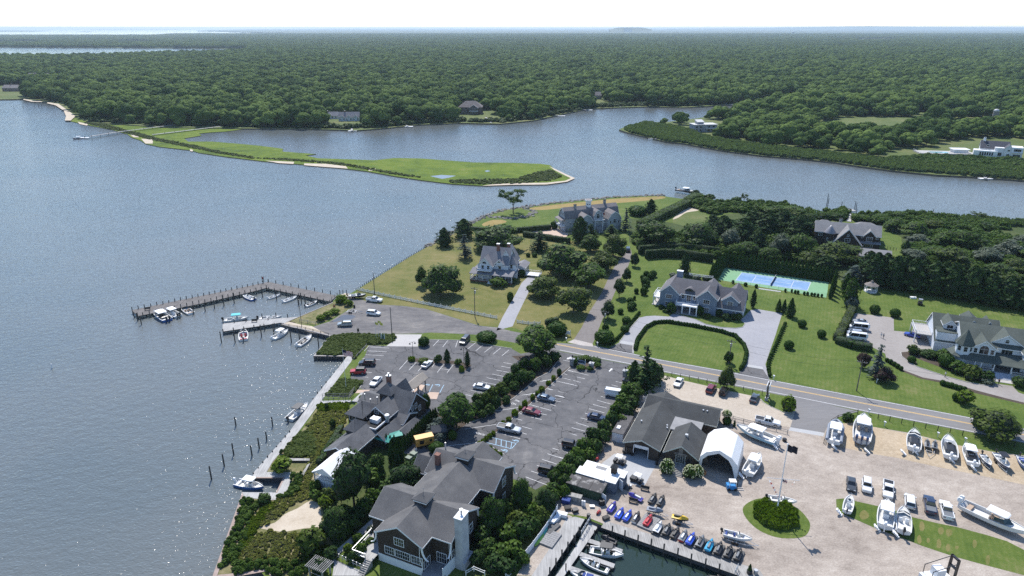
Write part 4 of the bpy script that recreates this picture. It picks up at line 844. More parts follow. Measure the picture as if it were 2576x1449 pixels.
for y in(13.4,):b.win(10.22,y,3.0,1.1,1.7,90,2,2)
b.win(6.22,4.4,1.0,1.9,1.6,90,3,2);b.win(8.2,6.18,1.0,1.9,2.1,0,4,2,name='french_door');b.win(10.82,26.2,4.6,1.4,1.9,90,3,2);b.win(10.82,26.2,1.0,1.1,1.7,90,2,2);b.win(7.82,18.2,4.9,1.0,.8,90,2,1);b.win(10.22,7.6-1.0,2.2,.9,1.8,90,2,2)
b.win(-6.52,11,5.2,1.3,1.4,-90,2,2);b.win(-3.02,4.6,3,1.2,1.5,-90,2,2)
for(x,y,dx,dy)in((-3.0,2.9,-1,0),(6.2,2.9,1,0),(10.2,6.2,0,-1),(10.2,15.8,0,1),(10.8,30.6,0,1),(10.8,21.6,0,-1)):
    c=MB();off=(0,-.22,0)if dx else(.22,0,0)
    for k in range(7):
        t0,t1=k/7*1.5,(k+1)/7*1.5;f=lambda t:(1.25*(1-math.cos(t)),6.2-2.4*math.sin(t));(o0,z0),(o1,z1)=f(t0),f(t1)
        c.prism([(x+dx*o0,y+dy*o0,z0),(x+dx*(o0+.28),y+dy*(o0+.28),z0),(x+dx*(o1+.28),y+dy*(o1+.28),z1),(x+dx*o1,y+dy*o1,z1)],off)
    b.part('curved_bracket',c,M_WHITE)
b.box('base_skirt',-3.05,2.82,0,6.25,2.87,1.7,M_WHITE);b.box('deck',-7.5,1.0,1.25,-3.1,7.0,1.4,M_DECK);b.rail([(-7.5,6.9),(-7.5,1.0),(-4.6,1.0)],1.4,.9,M_STEEL);b.posts([(-7.3,1.2),(-4.8,1.2),(-7.3,4.5)],0,1.25,.1,M_TIMBER,'deck_post');b.steps(-4.5,-3.1,1.0,1.4,8,.32,M_DOCK)
b.box('porch_floor',6.3,2.4,0,10.1,6.1,.9,M_FLAT);b.steps(6.6,9.6,2.4,.9,4,.35,M_FLAT);c=MB();c.tube([(9.9,6.05,6.3),(9.9,6.05,3.4),(10.1,5.7,3.0),(10.15,5.7,.2)],.06,5);c.tube([(5.9,2.75,6.2),(5.95,2.6,4.2),(6.6,2.5,1.8)],.06,5);b.part('downspout',c,M_WHITE)
b.done()
# ---------------------------------------------------------------- waterfront restaurant behind it
b=Bld('waterfront_restaurant','rambling dark shingled restaurant with pyramid roofed towers beside the boardwalk',(-39,140),D2R(-25),M_BRSH,M_OLDROOF,'building')
b.gable(4.6,6.0,12.2,15.2,3.4,7.6,'x',mid=10.9);b.gable(-2.6,8.0,6.0,13.4,3.2,4.4,'x',ends=(1,0));b.hip(3.2,8.8,6.4,12.0,6.9,9.2,'x',z0=3,ov=.55);b.hip(.5,-.2,4.6,5.6,5.2,7.6,'x',inset=2.9,ov=.6);b.gable(4.4,3.2,9.4,9.0,4.6,6.6,'y',mid=6.2,ends=(1,0));b.gable(7.5,4.5,12.6,10,2.9,4.2,'x',ends=(0,1))
b.hip(3.9,-5.4,6.2,-1.6,4.9,6.8,'x',inset=1.7,ov=.5);b.gable(3.6,-12.0,9.6,-1.5,3.2,4.7,'y',ends=(1,0));b.W.box(5.4,-1.8,0,9.3,3.2,3.9);b.gable(9.0,-2.6,12.6,4.6,2.4,3.8,'y',ends=(1,0));b.gable(3.6,12.6,6.4,17.4,4.2,6.6,'y',ends=(0,1))
b.box('parapet_roof',5.3,-1.9,3.9,9.4,3.19,4.0,M_DARK);b.box('parapet',5.2,-2.0,3.9,9.5,-1.85,4.3,M_WHITE);b.box('parapet',9.4,-1.85,3.9,9.55,3.2,4.3,M_WHITE)
b.box('air_conditioner',6.3,.3,4.0,8.4,1.9,5.0,M_WHITE);c=MB();c.lathe([(.45,3.6),(.45,4.9),(.62,5.0),(.62,5.5),(.5,5.6)],12,0,(9.6,2.6,0));b.part('exhaust_fan',c,M_STEEL)
b.chimney(4.2,11.6,6,10.2,1.0,.8,M_BRICK,M_METAL);c=MB();c.lathe([(.3,10.3),(.12,10.5),(.3,11.0)],8,0,(4.2,11.6,0));b.part('chimney_pot',c,M_METAL)
for x,y,z,h in((2.6,5.9,4.0,2.2),(4.4,6.2,5,2.0),(11.6,11.2,7,1.1),(-.4,7.6,3.6,2.4)):c=MB();c.lathe([(.09,z),(.09,z+h),(.2,z+h),(.2,z+h+.15)],8,0,(x,y,0));b.part('vent_pipe',c,M_METAL)
b.win(6.2,3.18,4.75,1.0,1.1,0,2,2);b.win(1.8,-.22,3.6,1.8,1.3,0,2,1);b.win(4.62,2.4,3.7,1.9,1.1,90,3,1);b.win(.48,2.5,3.6,3.0,1.3,-90,4,1)
for y in(7.6,9.2,10.8,12.4):b.win(12.22,y,2.2 if y<8 or y>12 else 3.6,.8,1.3,90,2,2)
b.win(12.22,9.8,.6,1.1,2.1,90,2,3,name='door')
b.done()
# covered entrance walk beside it
b=Bld('entrance_canopy','long tan metal roofed entrance canopy on dark posts in the parking lot',(-39,140),D2R(-25),M_BRSH,mat('tan_metal_roof',(.33,.28,.225),.5,col2=(.40,.345,.28),scale=.7),'canopy',trim=mat('tan_trim',(.36,.31,.26),.6))
b.gable(3.4,17.3,5.8,25.8,3.3,4.3,'y',walls=False,th=.12);b.posts([(3.5,18),(3.5,25.4),(5.7,18),(5.7,25.4),(5.7,21.8)],0,3.25,.11,M_TIMBER,'post');b.done()
# green awning and service corridor
b=Bld('green_awning','bright teal green fabric awning over the restaurant service yard',(-39,140),D2R(-25),M_BRSH,mat('teal_fabric',(.035,.30,.235),.6),'awning')
b.gable(8.9,-2.6,13.4,-.8,2.6,3.1,'x',walls=False,th=.05,trim=False);c=MB();c.hexa([(12.9,-1.9,2.6),(15.2,.6,2.6),(14.0,1.6,2.6),(12.4,-.7,2.6),(12.9,-1.9,2.75),(15.2,.6,2.75),(13.9,1.7,3.2),(12.4,-.7,3.2)]);b.R.v+=[(v)for v in c.v];n0=len(b.R.v)-8;b.R.f+=[tuple(i+n0 for i in f)for f in c.f];b.R.m+=c.m
b.posts([(9,-2.5),(11.2,-2.5),(13.3,-2.2),(15,.5)],0,2.6,.06,M_METAL,'post');b.done()
b=Bld('service_corridor','low grey roofed service corridor behind the clipped tall hedge',(-39,140),D2R(-25),M_BRSH,M_OLDROOF,'outbuilding',trim=M_OLDROOF)
b.gable(13.0,1.6,15.0,7.6,2.4,3.1,'y');b.done()
# white dining tent on stilts
b=Bld('dining_tent','white peaked dining tent joined to the restaurant above the beach grass',(-39,140),D2R(-25),M_WHITE,M_TENT,'tent',trim=M_TENT)
b.gable(7.0,-20.2,12.2,-12.3,4.0,5.5,'y',walls=False,th=.06,ov=.25);c=MB();c.prism([(6.8,-20.3,3.95),(12.4,-20.3,3.95),(9.6,-20.3,5.5)],(0,.04,0));b.part('gable_panel',c,M_TENT)
b.box('floor',6.9,-20.1,1.9,12.3,-12.2,2.1,M_WHITE);c=MB()
for k in range(9):c.box(6.95+k*.66,-20.12,0,7.5+k*.66,-20.06,1.9)
for k in range(12):c.box(6.9,-20.0+k*.65,0,6.96,-19.5+k*.65,1.9)
b.part('skirt_boards',c,M_CLAP);b.posts([(7.0,-20),(9.6,-20),(12.2,-20),(7,-17.4),(7,-14.8),(12.2,-16)],2.1,4.0,.07);b.rail([(7,-12.4),(7,-20.1),(12.2,-20.1)],2.1,1.0);b.done()
# ---------------------------------------------------------------- boat shop
b=Bld('boat_shop','long charcoal roofed boat shop with open garage door and store front',(25.3,130.0),D2R(-25),M_BRSH,M_DKROOF,'shop',trim=mat('cream_trim',(.55,.56,.50),.6))
b.gable(-.3,.9,7.3,24,3.1,4.55,'y',walls=False);b.gable(.0,16.4,17.0,24.2,3.1,4.95,'x');b.gable(8.7,1.2,15.6,11.5,3.0,5.3,'y',ends=(1,0))
b.W.box(-.3,1.1,0,-.1,16.4,3.1);b.W.box(7.1,1.1,0,7.3,16.4,3.1);b.W.box(-.3,.9,0,1.8,1.1,3.1);b.W.box(5.0,.9,0,7.3,1.1,3.1);b.W.prism([(-.3,.9,3.1),(7.3,.9,3.1),(3.5,.9,4.55)],(0,.2,0));b.W.box(1.8,.9,2.95,5.0,1.1,3.1)
b.box('flat_roof',7.35,10.3,3.0,14.3,16.4,3.22,M_FLAT);b.box('rear_wall',7.4,11.5,0,14.1,16.3,3.0,M_BRSH);b.box('garage_door',1.85,.95,2.25,4.95,1.02,2.95,M_WHITE)
c=MB();c.box(1.68,.82,0,1.8,.9,3.05);c.box(5.0,.82,0,5.12,.9,3.05);c.box(1.68,.82,2.95,5.12,.89,3.07);b.part('door_frame',c,M_WHITE);b.box('floor',-.1,1.1,.0,7.1,16.4,.05,M_CONC)
b.win(12.1,1.18,1.0,1.9,2.0,0,4,5,name='french_door');c=MB();c.box(11.6,1.1,3.35,12.5,1.19,4.9);b.part('loft_door',c,mat('grey_boards',(.17,.155,.14),.85,var=.2,scale=3))
c=MB();n=12;pts=[(12.1+1.45*math.cos(6.283*k/n),1.02,3.22+.30*math.sin(6.283*k/n)*(1 if abs(math.cos(6.283*k/n))<.9 else.6))for k in range(n)];c.prism(pts,(0,.12,0));sg=b.part('name_board',c,mat('weathered_sign_board',(.22,.20,.18),.8,var=.2,scale=4));c=MB();c.box(11.0,.99,3.2,11.55,1.01,3.32);c.box(12.5,.99,3.12,13.1,1.01,3.24);c.build('carved_panel',M_DARK,sg)
b.win(9.9,1.18,1.3,.6,1.0,0,1,2,mt=M_TIMBER);b.win(13.9,1.18,1.3,.6,1.1,0,1,2,mt=M_TIMBER)
b.box('stoop',10.9,-1.0,0,13.3,1.15,.9,M_DOCK);b.steps(10.9,13.3,-1.0,.9,5,.32,M_DOCK);b.rail([(10.9,.6),(10.9,-1.0),(10.9,-2.2)],[.9,.9,.3],.9,M_DOCK,1.2);b.rail([(13.3,.6),(13.3,-1.0),(13.3,-2.2)],[.9,.9,.3],.9,M_DOCK,1.2)
c=MB();c.box(12.0,5.0,4.7,12.6,5.6,5.9);b.part('roof_vent',c,M_STEEL)
for x,y,z in((1.2,9,4.0),(6.9,10.6,3.35),(7.1,9.7,3.3),(13.5,19.2,4.4),(14.4,19.2,4.4)):c=MB();c.lathe([(.12,z-.2),(.12,z+.35),(.2,z+.4),(.2,z+.5)],8,0,(x,y,0));b.part('vent_pipe',c,M_STEEL)
b.win(17.02,20.3,1.0,1.2,1.3,90,2,2);b.win(14.32,13.5,.5,.8,1.9,90,2,3,name='door')
for x in(3,7,11,15):b.win(x,24.22,1.1,1.2,1.2,180,2,2)
b.done()
# sheds along the boat shop's left side
b=Bld('low_block_shed','low white block shed with flat dark roof between hedge and boat shop',b.P(-4.4,4.5),D2R(-25),M_WHITE,M_DARK,'shed',trim=M_WHITE)
b.W.box(0,0,0,2.6,8.5,2.4);b.box('roof',-.1,-.1,2.4,2.7,8.6,2.52,mat('gritty_dark_roof',(.09,.085,.085),.95,var=.25,scale=1.5));b.box('roof_hatch',.5,1.6,2.52,1.3,2.9,2.75,M_WHITE);b.box('door',1.2,-.06,0,1.9,.0,1.9,M_CLAP);b.done()
b=Bld('plank_enclosure','weathered grey plank enclosure beside the white block shed',b.P(-2.4,-5.2),D2R(-25),mat('grey_planks',(.20,.185,.165),.9,var=.25,scale=2),M_DARK,'enclosure')
for k in range(14):b.box('plank',0.0,k*.36,0,.07,k*.36+.33,1.9+.08*(k%3),b.wm)
for k in range(7):b.box('plank',.1+k*.3,0,0,.37+k*.3,.07,1.7+.1*(k%2),b.wm)
b.done()
# white storage containers and the green shed in front of them
o_=at('D',560,1400);b=Bld('storage_container','pair of white roofed steel storage containers with one door ajar',o_,D2R(-27),mat('steel_blue_container',(.13,.16,.21),.6,var=.2,scale=1),mat('white_roof_coat',(.74,.74,.73),.6,var=.06,scale=.6),'container')
b.W.box(-8.6,0,0,0,2.45,2.6);b.R.box(-8.7,-.1,2.6,.1,2.5,2.75);b.W.box(-8.0,2.6,0,1.0,5.0,2.6);b.R.box(-8.1,2.55,2.6,1.1,5.1,2.72)
b.box('door',.05,.1,.1,.12,1.2,2.5,b.wm);c=MB();c.hexa([(.1,2.3,.1),(1.1,1.6,.1),(1.15,1.66,.1),(.15,2.36,.1),(.1,2.3,2.5),(1.1,1.6,2.5),(1.15,1.66,2.5),(.15,2.36,2.5)]);b.part('door',c,M_CLAP)
c=MB()
for k in range(24):c.box(-8.5+k*.35,-.05,.1,-8.32+k*.35,0,2.5)
for k in range(6):c.box(1.0,2.8+k*.36,.1,1.05,2.98+k*.36,2.5)
b.part('corrugation',c,b.wm);c=MB();c.box(-2.0,3.0,2.72,-.9,4.1,4.1);ck=b.part('cupola',c,M_BRSH);c=MB();c.loft([[(-2.2,2.8,4.1),(-.7,2.8,4.1),(-.7,4.3,4.1),(-2.2,4.3,4.1)],[(-1.46,3.54,4.9),(-1.44,3.54,4.9),(-1.44,3.56,4.9),(-1.46,3.56,4.9)]]);c.build('cupola_roof',M_DKROOF,ck);b.box('roof_patch',-5.5,3.2,2.72,-3.2,4.3,2.74,M_FLAT);b.done()
o_=at('D',420,1475);b=Bld('green_shed','low dark green shed with patched rusty flat roof beside the dock',o_,D2R(-27),mat('dark_green_boards',(.022,.052,.030),.75,var=.25,scale=1.5),mat('patched_roof_felt',(.085,.08,.078),.95,col2=(.26,.25,.24),scale=.45,contrast=(.52,.60)),'shed')
b.W.box(-7.4,0,0,0,4.6,2.2);b.R.hexa([(-7.6,-.2,2.2),(.2,-.2,2.2),(.2,4.7,2.35),(-7.6,4.7,2.35),(-7.6,-.2,2.35),(.2,-.2,2.35),(.2,4.7,2.5),(-7.6,4.7,2.5)])
for x in(-5.2,-2.6):c=MB();c.hexa([(x,-.2,2.36),(x+.06,-.2,2.36),(x+.06,4.7,2.51),(x,4.7,2.51),(x,-.2,2.42),(x+.06,-.2,2.42),(x+.06,4.7,2.57),(x,4.7,2.57)]);b.part('roof_seam',c,b.rm)
c=MB();c.hexa([(.02,.3,.05),(1.2,-.3,.05),(1.22,-.24,.05),(.05,.36,.05),(.02,.3,2.1),(1.2,-.3,2.1),(1.22,-.24,2.1),(.05,.36,2.1)]);b.part('door',c,M_CLAP);b.box('roof_clutter',-1.6,3.2,2.46,-.6,4.2,2.9,M_METAL);b.done()
# white boat shelter
b=Bld('boat_shelter','big white vinyl boat shelter with open front beside the boat shop',(25.3,130.0),D2R(-25),M_TENT,M_TENT,'tent',trim=M_TENT)
prof=[(16.0,0),(16.1,3.5),(17.3,5.0),(19.9,6.15),(22.5,5.0),(23.9,3.5),(24.2,0)];inn=[(16.12,0),(16.22,3.45),(17.4,4.9),(19.9,6.03),(22.4,4.9),(23.78,3.45),(24.08,0)]
c=MB()
for k in range(6):c.prism([(prof[k][0],1.7,prof[k][1]),(prof[k+1][0],1.7,prof[k+1][1]),(inn[k+1][0],1.7,inn[k+1][1]),(inn[k][0],1.7,inn[k][1])],(0,9.6,0))
b.part('cover',c,M_TENT);c=MB();c.prism([(x,11.3,z)for x,z in prof],(0,.05,0));b.part('end_wall',c,M_TENT)
lo=[(16.0,0),(16.5,0),(16.65,3.0),(17.9,4.2),(19.9,5.2),(21.9,4.2),(22.6,2.8),(23.3,0),(24.2,0)];c=MB()
for a_,b_,c_,d_ in((prof[0],prof[1],(16.7,3.0),(16.5,0)),(prof[1],prof[2],(17.7,4.2),(16.7,3.0)),(prof[2],prof[3],(19.9,5.35),(17.7,4.2)),(prof[3],prof[4],(22.0,4.2),(19.9,5.35)),(prof[4],prof[5],(22.9,2.8),(22.0,4.2)),(prof[5],prof[6],(23.7,0),(22.9,2.8))):c.prism([(p[0],1.64,p[1])for p in(a_,b_,c_,d_)],(0,.05,0))
b.part('front_flap',c,M_TENT);c=MB()
for y in(2.2,5.2,8.2,11.1):
    c.tube([(x*.985+.3,y,z*.985)for x,z in inn],.06,5)
b.part('frame',c,M_STEEL);c=MB()
for k,(x,y,z,w)in enumerate([(16.5,5,0,1.1),(16.5,6.6,0,.9),(16.6,4.8,1.1,.8),(16.5,8.2,0,1.3),(22.4,8.6,0,1.2),(18.6,9.8,0,2.2)]):c.box(x,y,z+.03,x+w*.8,y+w,z+w)
b.part('stored_crates',c,mat('crate_brown',(.16,.12,.09),.8,var=.3,scale=2));b.done()
# ---------------------------------------------------------------- blue-grey shingle house with oval lawn
b=Bld('shingle_house','two storey blue-grey shingle house with white balcony facing the hedged oval lawn',(50.5,214.9),D2R(-24.5),M_BLUESH,M_LILROOF)
b.gable(-.9,2.2,5.5,14.2,5.9,8.7,'y');b.gable(11.5,2.2,18.0,14.6,5.9,8.7,'y');b.gable(3.0,3.6,17.0,13.4,6.0,9.3,'x',ends=(0,0));b.gable(17.0,3.2,26.4,14.2,3.1,8.2,'x',ends=(0,1));b.gable(19.6,3.9,24.6,9,5.6,7.5,'y',z0=3.2,ends=(1,0));b.gable(21.0,9,25.0,15,6.0,8.2,'y',z0=3,ends=(0,1))
b.chimney(3.6,11.6,6,10.9,2.0,1.2,M_BLUESH,M_WHITE)
for x in(2.2,14.7):b.win(x,2.18,3.9,2.0,1.35,0,3,2);b.win(x,2.18,1.1,2.1,1.4,0,3,2,curtain=x>9)
b.win(8.6,3.58,3.3,1.4,2.3,0,2,1,name='french_door');b.win(6.7,3.58,4.1,1.0,1.3,0,1,2);b.win(10.5,3.58,4.1,1.0,1.3,0,1,2);b.win(8.6,3.58,.4,1.5,2.2,0,2,1,name='front_door');b.win(6.8,3.58,.9,.8,1.4,0,1,2);b.win(10.3,3.58,.9,.8,1.4,0,1,2)
b.win(22.1,3.88,3.9,1.7,1.35,0,2,2,curtain=True);b.win(19.8,3.18,.9,.85,1.2,0,1,2);b.win(23.6,3.18,.9,.85,1.2,0,1,2)
for y in(5.0,8.2,11.4):b.box('garage_door',26.41,y-1.2,.05,26.47,y+1.2,2.3,M_WHITE)
b.box('balcony_floor',4.9,-.3,2.75,12.3,3.6,3.0,M_WHITE);b.rail([(5.0,2.1),(5.0,-.2),(12.2,-.2),(12.2,2.1)],3.0,.95,None,.3);b.posts([(5.1,-.1),(7.4,-.1),(9.9,-.1),(12.1,-.1)],.15,2.75,.16);b.box('porch_floor',4.7,-.8,0,12.5,3.6,.15,M_STONE)
c=MB();n=10
for k in range(n):
    t0,t1=-1+2*k/n,-1+2*(k+1)/n;z=lambda t:.95*math.cos(t*1.57)**1.0
    c.prism([(8.6+1.7*t0,3.9,7.0),(8.6+1.7*t1,3.9,7.0),(8.6+1.7*t1,3.9,7.0+z(t1)),(8.6+1.7*t0,3.9,7.0+z(t0))],(0,2.4,.0))
ey=b.part('eyebrow_dormer',c,M_LILROOF);c=MB();c.prism([(8.6+1.2*math.cos(math.pi*k/8),3.88,7.02+.55*math.sin(math.pi*k/8))for k in range(9)],(0,-.03,0));c.build('pane',M_GLASS,ey)
b.box('side_porch_floor',-3.6,4.0,2.75,-.9,11,3.0,M_WHITE);b.rail([(-.95,4.1),(-3.5,4.1),(-3.5,10.9),(-.95,10.9)],3.0,.95,None,.3);b.posts([(-3.4,4.2),(-3.4,7.5),(-3.4,10.8)],0,2.75,.14);b.box('terrace',-3.8,3.8,0,-.9,11.2,.12,M_PAVER)
b.rail([(6.5,13.3),(14.5,13.3)],9.3,.7,None,.25);b.done()
# ---------------------------------------------------------------- Victorian house
b=Bld('victorian_house','white Victorian house with steep grey roofs and wraparound porch on a dry lawn',(-15.3,245),D2R(-16),M_CLAP,M_VICROOF)
b.gable(2.6,2.4,13.6,12.6,6.3,11.3,'x',z0=0);b.gable(2.2,.6,7.8,7.5,6.0,9.0,'y',ends=(1,0));b.gable(9.2,5.0,15.0,13.2,6.2,11.2,'y');b.gable(9.0,1.9,11.6,5,6.9,8.2,'y',z0=6.2,ends=(1,0))
b.hip(13.2,3.8,16.2,7.2,6.3,9.0,'x',inset=1.9,ov=.4)
b.R.hexa([(-.4,-1.9,3.1),(16.6,-1.9,3.1),(16.6,2.4,4.2),(-.4,2.4,4.2),(-.4,-1.9,3.25),(16.6,-1.9,3.25),(16.4,2.4,4.35),(-.2,2.4,4.35)]);b.R.hexa([(13.6,2.4,4.2),(16.6,-1.9,3.1),(16.8,7.5,3.1),(13.6,7.5,4.2),(13.6,2.4,4.35),(16.6,-1.9,3.26),(16.8,7.5,3.26),(13.6,7.5,4.35)]);b.R.hexa([(-.6,-1.7,3.1),(2.4,2.2,4.2),(2.4,9,4.2),(-.6,9,3.1),(-.6,-1.7,3.26),(2.4,2.2,4.36),(2.4,9,4.36),(-.6,9,3.26)])
b.box('porch_floor',-.3,-1.7,.5,16.4,2.4,.7,mat('porch_boards',(.16,.12,.11),.7));b.box('porch_base',-.2,-1.6,0,16.3,2.4,.5,M_BRICK);b.posts([(x,-1.6)for x in(-.1,2.3,4.7,7.0,9.4,11.6,13.8,16.2)]+[(16.3,1.8),(16.3,5),(-.2,3),(-.2,6)],.7,3.15,.09);b.rail([(-.2,8),(-.2,-1.6),(7.0,-1.6)],.7,.9,None,.3);b.rail([(9.4,-1.6),(16.2,-1.6),(16.3,6)],.7,.9,None,.3);b.steps(7.1,9.3,-1.7,.7,4,.3,M_WHITE)
b.box('balcony_floor',2.2,-1.2,4.2,7.9,2.3,4.35,M_WHITE);b.rail([(2.3,.6),(2.3,-1.1),(7.8,-1.1),(7.8,.6)],4.35,.85,None,.3)
b.chimney(8.6,6.6,8,13.0,1.1,.9,M_BRICK);b.chimney(12.0,9.2,9,12.6,1.0,.9,M_BRICK)
b.win(4.9,.58,6.6,1.6,.1,0,2,1,arch=True);b.win(4.2,.58,4.5,.9,1.5,0,1,2);b.win(6.4,.58,4.5,.9,1.5,0,1,2);b.win(10.4,2.38,4.5,1.1,1.6,0,1,2);b.win(14.6,3.78,4.6,.9,1.5,0,1,2);b.win(16.22,5.5,4.6,.9,1.5,90,1,2);b.win(10.3,1.88,7.1,.9,.5,0,2,1)
for x in(4.0,5.6,9.6,12.2):b.win(x,2.36,1.2,.9,1.5,0,1,2)
b.win(7.6,2.36,.8,1.0,2.1,0,1,2,name='front_door');b.gable(14.6,9.5,18.2,16.5,3.2,4.0,'y')
for y in(11,12.6,14.2,15.6):b.win(18.22,y,1.2,.8,1.4,90,1,2)
b.box('rear_deck',18.3,8.6,.6,24.5,12.6,.75,M_WHITE);b.rail([(18.4,8.7),(24.4,8.7),(24.4,12.5),(18.4,12.5)],.75,.9,None,.5);b.done()
# ---------------------------------------------------------------- gambrel house with lookout
b=Bld('gambrel_house','grey gambrel roofed house with white widow walk lookout on the point',(25.1,309.5),D2R(21),M_GRCLAP,M_GAMROOF)
b.gambrel(0,.4,28.2,7.4,6.3,9.4,10.8,.45,'x');b.gambrel(5.6,-4.4,12.0,5,5.6,7.6,8.7,.42,'y',ends=(1,0));b.gambrel(13.0,-3.2,17.6,5,7.4,9.2,10.1,.42,'y',z0=2.4,ends=(1,0));b.gambrel(19.4,-5.6,26.4,5,5.8,8.0,9.2,.42,'y',ends=(1,0))
b.chimney(6.2,3.2,8,12.0,1.1,1.0,M_STONE,M_DARK);b.chimney(22.6,4.6,9,12.6,1.1,.9,M_STONE,M_DARK)
n=8;cx,cy_=13.6,3.9;oc=lambda r,z:[(cx+r*math.cos(6.283*(k+.5)/n),cy_+r*math.sin(6.283*(k+.5)/n),z)for k in range(n)]
c=MB();c.loft([oc(1.3,9.6),oc(1.3,12.8)]);lk=b.part('lookout',c,M_WHITE);c=MB();c.loft([oc(1.45,12.8),oc(1.75,13.0),oc(1.75,13.6)]);c.build('lookout_rail',M_WHITE,lk);c=MB();c.loft([oc(1.6,13.61),oc(1.2,13.62)],cap=True);c.build('lookout_deck',M_GAMROOF,lk)
for a in(4,5,6):x_,y_=cx+1.22*math.cos(6.283*(a+.0)/8+.0),cy_+1.22*math.sin(6.283*(a)/8);c=MB();c.lathe([(.28,-.03),(.28,.03)],10);c.build('round_window',M_GLASS,lk,(x_,y_,11.6),(math.pi/2,0,6.283*a/8+math.pi/2))
b.win(8.8,-4.42,3.6,1.3,1.1,0,2,1,arch=True);b.win(6.8,-4.42,3.3,.8,1.2,0,1,2);b.win(10.8,-4.42,3.3,.8,1.2,0,1,2);b.win(15.3,-3.22,6.0,1.5,1.6,0,2,1,arch=True);b.win(22.9,-5.62,3.8,1.4,1.2,0,2,1,arch=True);b.win(20.8,-5.62,3.6,.8,1.2,0,1,2);b.win(25.0,-5.62,3.6,.8,1.2,0,1,2)
for y in(2.6,3.9,5.2):b.win(-.02,y,7.4 if y==3.9 else 7.3,.8,1.3,-90,1,2)
for y in(2.0,4.6):b.win(-.02,y,3.4,.7,1.3,-90,1,2)
for y in(2.6,5.2):b.box('garage_door',-.06,y-1.0,.05,0,y+1.0,2.2,M_CLAP)
b.win(2.4,.38,3.6,.5,.7,0,1,1);b.R.hexa([(-2.2,.2,5.6),(0,.2,6.2),(0,7.6,6.2),(-2.2,7.6,5.6),(-2.2,.2,5.75),(0,.2,6.35),(0,7.6,6.35),(-2.2,7.6,5.75)]);b.box('balcony',-2.1,.4,2.7,0,7.4,2.9,M_WHITE);b.rail([(0,.5),(-2.0,.5),(-2.0,7.3)],2.9,.9,None,.35);b.posts([(-2.0,.5),(-2.0,4),(-2,7.3)],0,5.6,.09)
b.box('stone_base',.0,.34,0,5.6,.39,1.5,M_STONE);b.box('porch_balcony',13.0,-4.6,5.2,17.6,-3.2,5.4,M_WHITE);b.rail([(13.1,-3.2),(13.1,-4.5),(17.5,-4.5),(17.5,-3.2)],5.4,.9,None,.35);b.posts([(13.2,-4.4),(17.4,-4.4)],0,5.2,.12);b.steps(14,16.6,-4.6,2.4,8,.35,M_STONE);b.W.box(12,-3.0,0,19.4,1,5.0);b.win(15.3,-3.02,2.5,1.4,2.1,0,2,1,name='front_door');b.done()
# ---------------------------------------------------------------- dark shingle house with turret
b=Bld('turret_house','dark brown shingled house with conical turret behind the evergreens',(136.3,293.5),D2R(-21),M_BRSH,mat('pale_grey_shingle_roof',(.19,.19,.195),.85,col2=(.245,.24,.24),scale=.6,bump=.3))
b.gable(-1.0,-2.2,25.0,9,5.9,9.3,'x',mid=2.4);b.gable(6.2,-7.2,17.4,1.5,2.6,9.0,'y',z0=0,ends=(1,0));b.gable(18.6,-2.8,22.8,2,6.0,8.1,'y',ends=(1,0));b.hip(14,8,26,16,5.5,8.2,'x');b.hip(-1,8,7,14,5.5,8.0,'x')
c=MB();c.lathe([(2.0,0),(2.0,6.0)],16,0,(4.9,-3.2,0));b.part('turret',c,M_BRSH);c=MB();c.lathe([(2.6,5.9),(2.5,6.1),(.75,8.6),(.02,9.3)],20,0,(4.9,-3.2,0));b.part('turret_roof',c,mat('lead_grey_metal',(.27,.26,.27),.45,metal=.3),smooth=True)
b.win(1.3,-2.22,3.9,1.6,1.2,0,2,2);b.win(11.8,-7.22,3.4,2.0,1.6,0,2,2);b.win(11.8,-7.22,6.0,.6,.7,0,1,1);b.win(20.7,-2.82,3.4,2.2,1.9,0,3,2);b.win(17.9,-2.22,4.6,.7,.7,0,1,1);b.win(23.7,-2.22,4.6,.7,.7,0,1,1);b.win(20.6,-3.4,.9,3.4,1.2,0,4,1);b.win(4.0,-5.05,2.8,.5,1.1,0,1,1);b.win(5.9,-5.05,1.2,.8,1.1,0,1,1)
b.R.hexa([(17.4,-4.2,2.6),(25.4,-4.2,2.6),(25.4,-2.2,3.2),(17.4,-2.2,3.2),(17.4,-4.2,2.75),(25.4,-4.2,2.75),(25.4,-2.2,3.35),(17.4,-2.2,3.35)]);b.W.box(18,-3.4,0,25,-2.2,2.6);b.chimney(9,4,8,10.8,1.2,1,M_STONE,M_DARK);b.done()
b=Bld('hidden_garage','pale grey gable roof of a garage among dark evergreens',(136.3,293.5),D2R(-21),M_BRSH,b.rm,'garage');b.gable(15.6,-22,27.4,-13.2,2.4,4.2,'x');b.done()
# ---------------------------------------------------------------- green-roofed Victorian inn
b=Bld('green_roofed_house','large white house with dark green roofs, octagonal turret and long porch',(125.3,183.8),D2R(-22),M_CLAP,M_GRNROOF)
b.gable(.2,0,17,15,3.3,8.5,'x',mid=9.4,ends=(1,1));b.W.box(.4,.2,3.3,6.2,3,6.1);b.R.box(.3,.1,6.1,6.3,4.2,6.25);b.gable(2.4,3.2,5.4,9,7.6,9.0,'y',z0=6.0,ends=(1,0));b.win(3.9,3.18,6.5,1.5,1.0,0,2,1)
b.gable(5.6,-6.4,26,8.6,6.4,9.8,'x',mid=1.0);b.gable(7.8,-8.4,13.4,-1,6.4,8.5,'y',ends=(1,0));b.gable(12.6,-5.2,20.0,1,7.3,9.8,'y',z0=6,ends=(1,0));b.gable(20.0,-8.6,26,-1,6.4,8.7,'y',ends=(1,0));b.gable(9,8,12.5,16,6.6,8.0,'y',z0=4);b.gable(13.5,8,16,13,6.6,8.3,'y',z0=4)
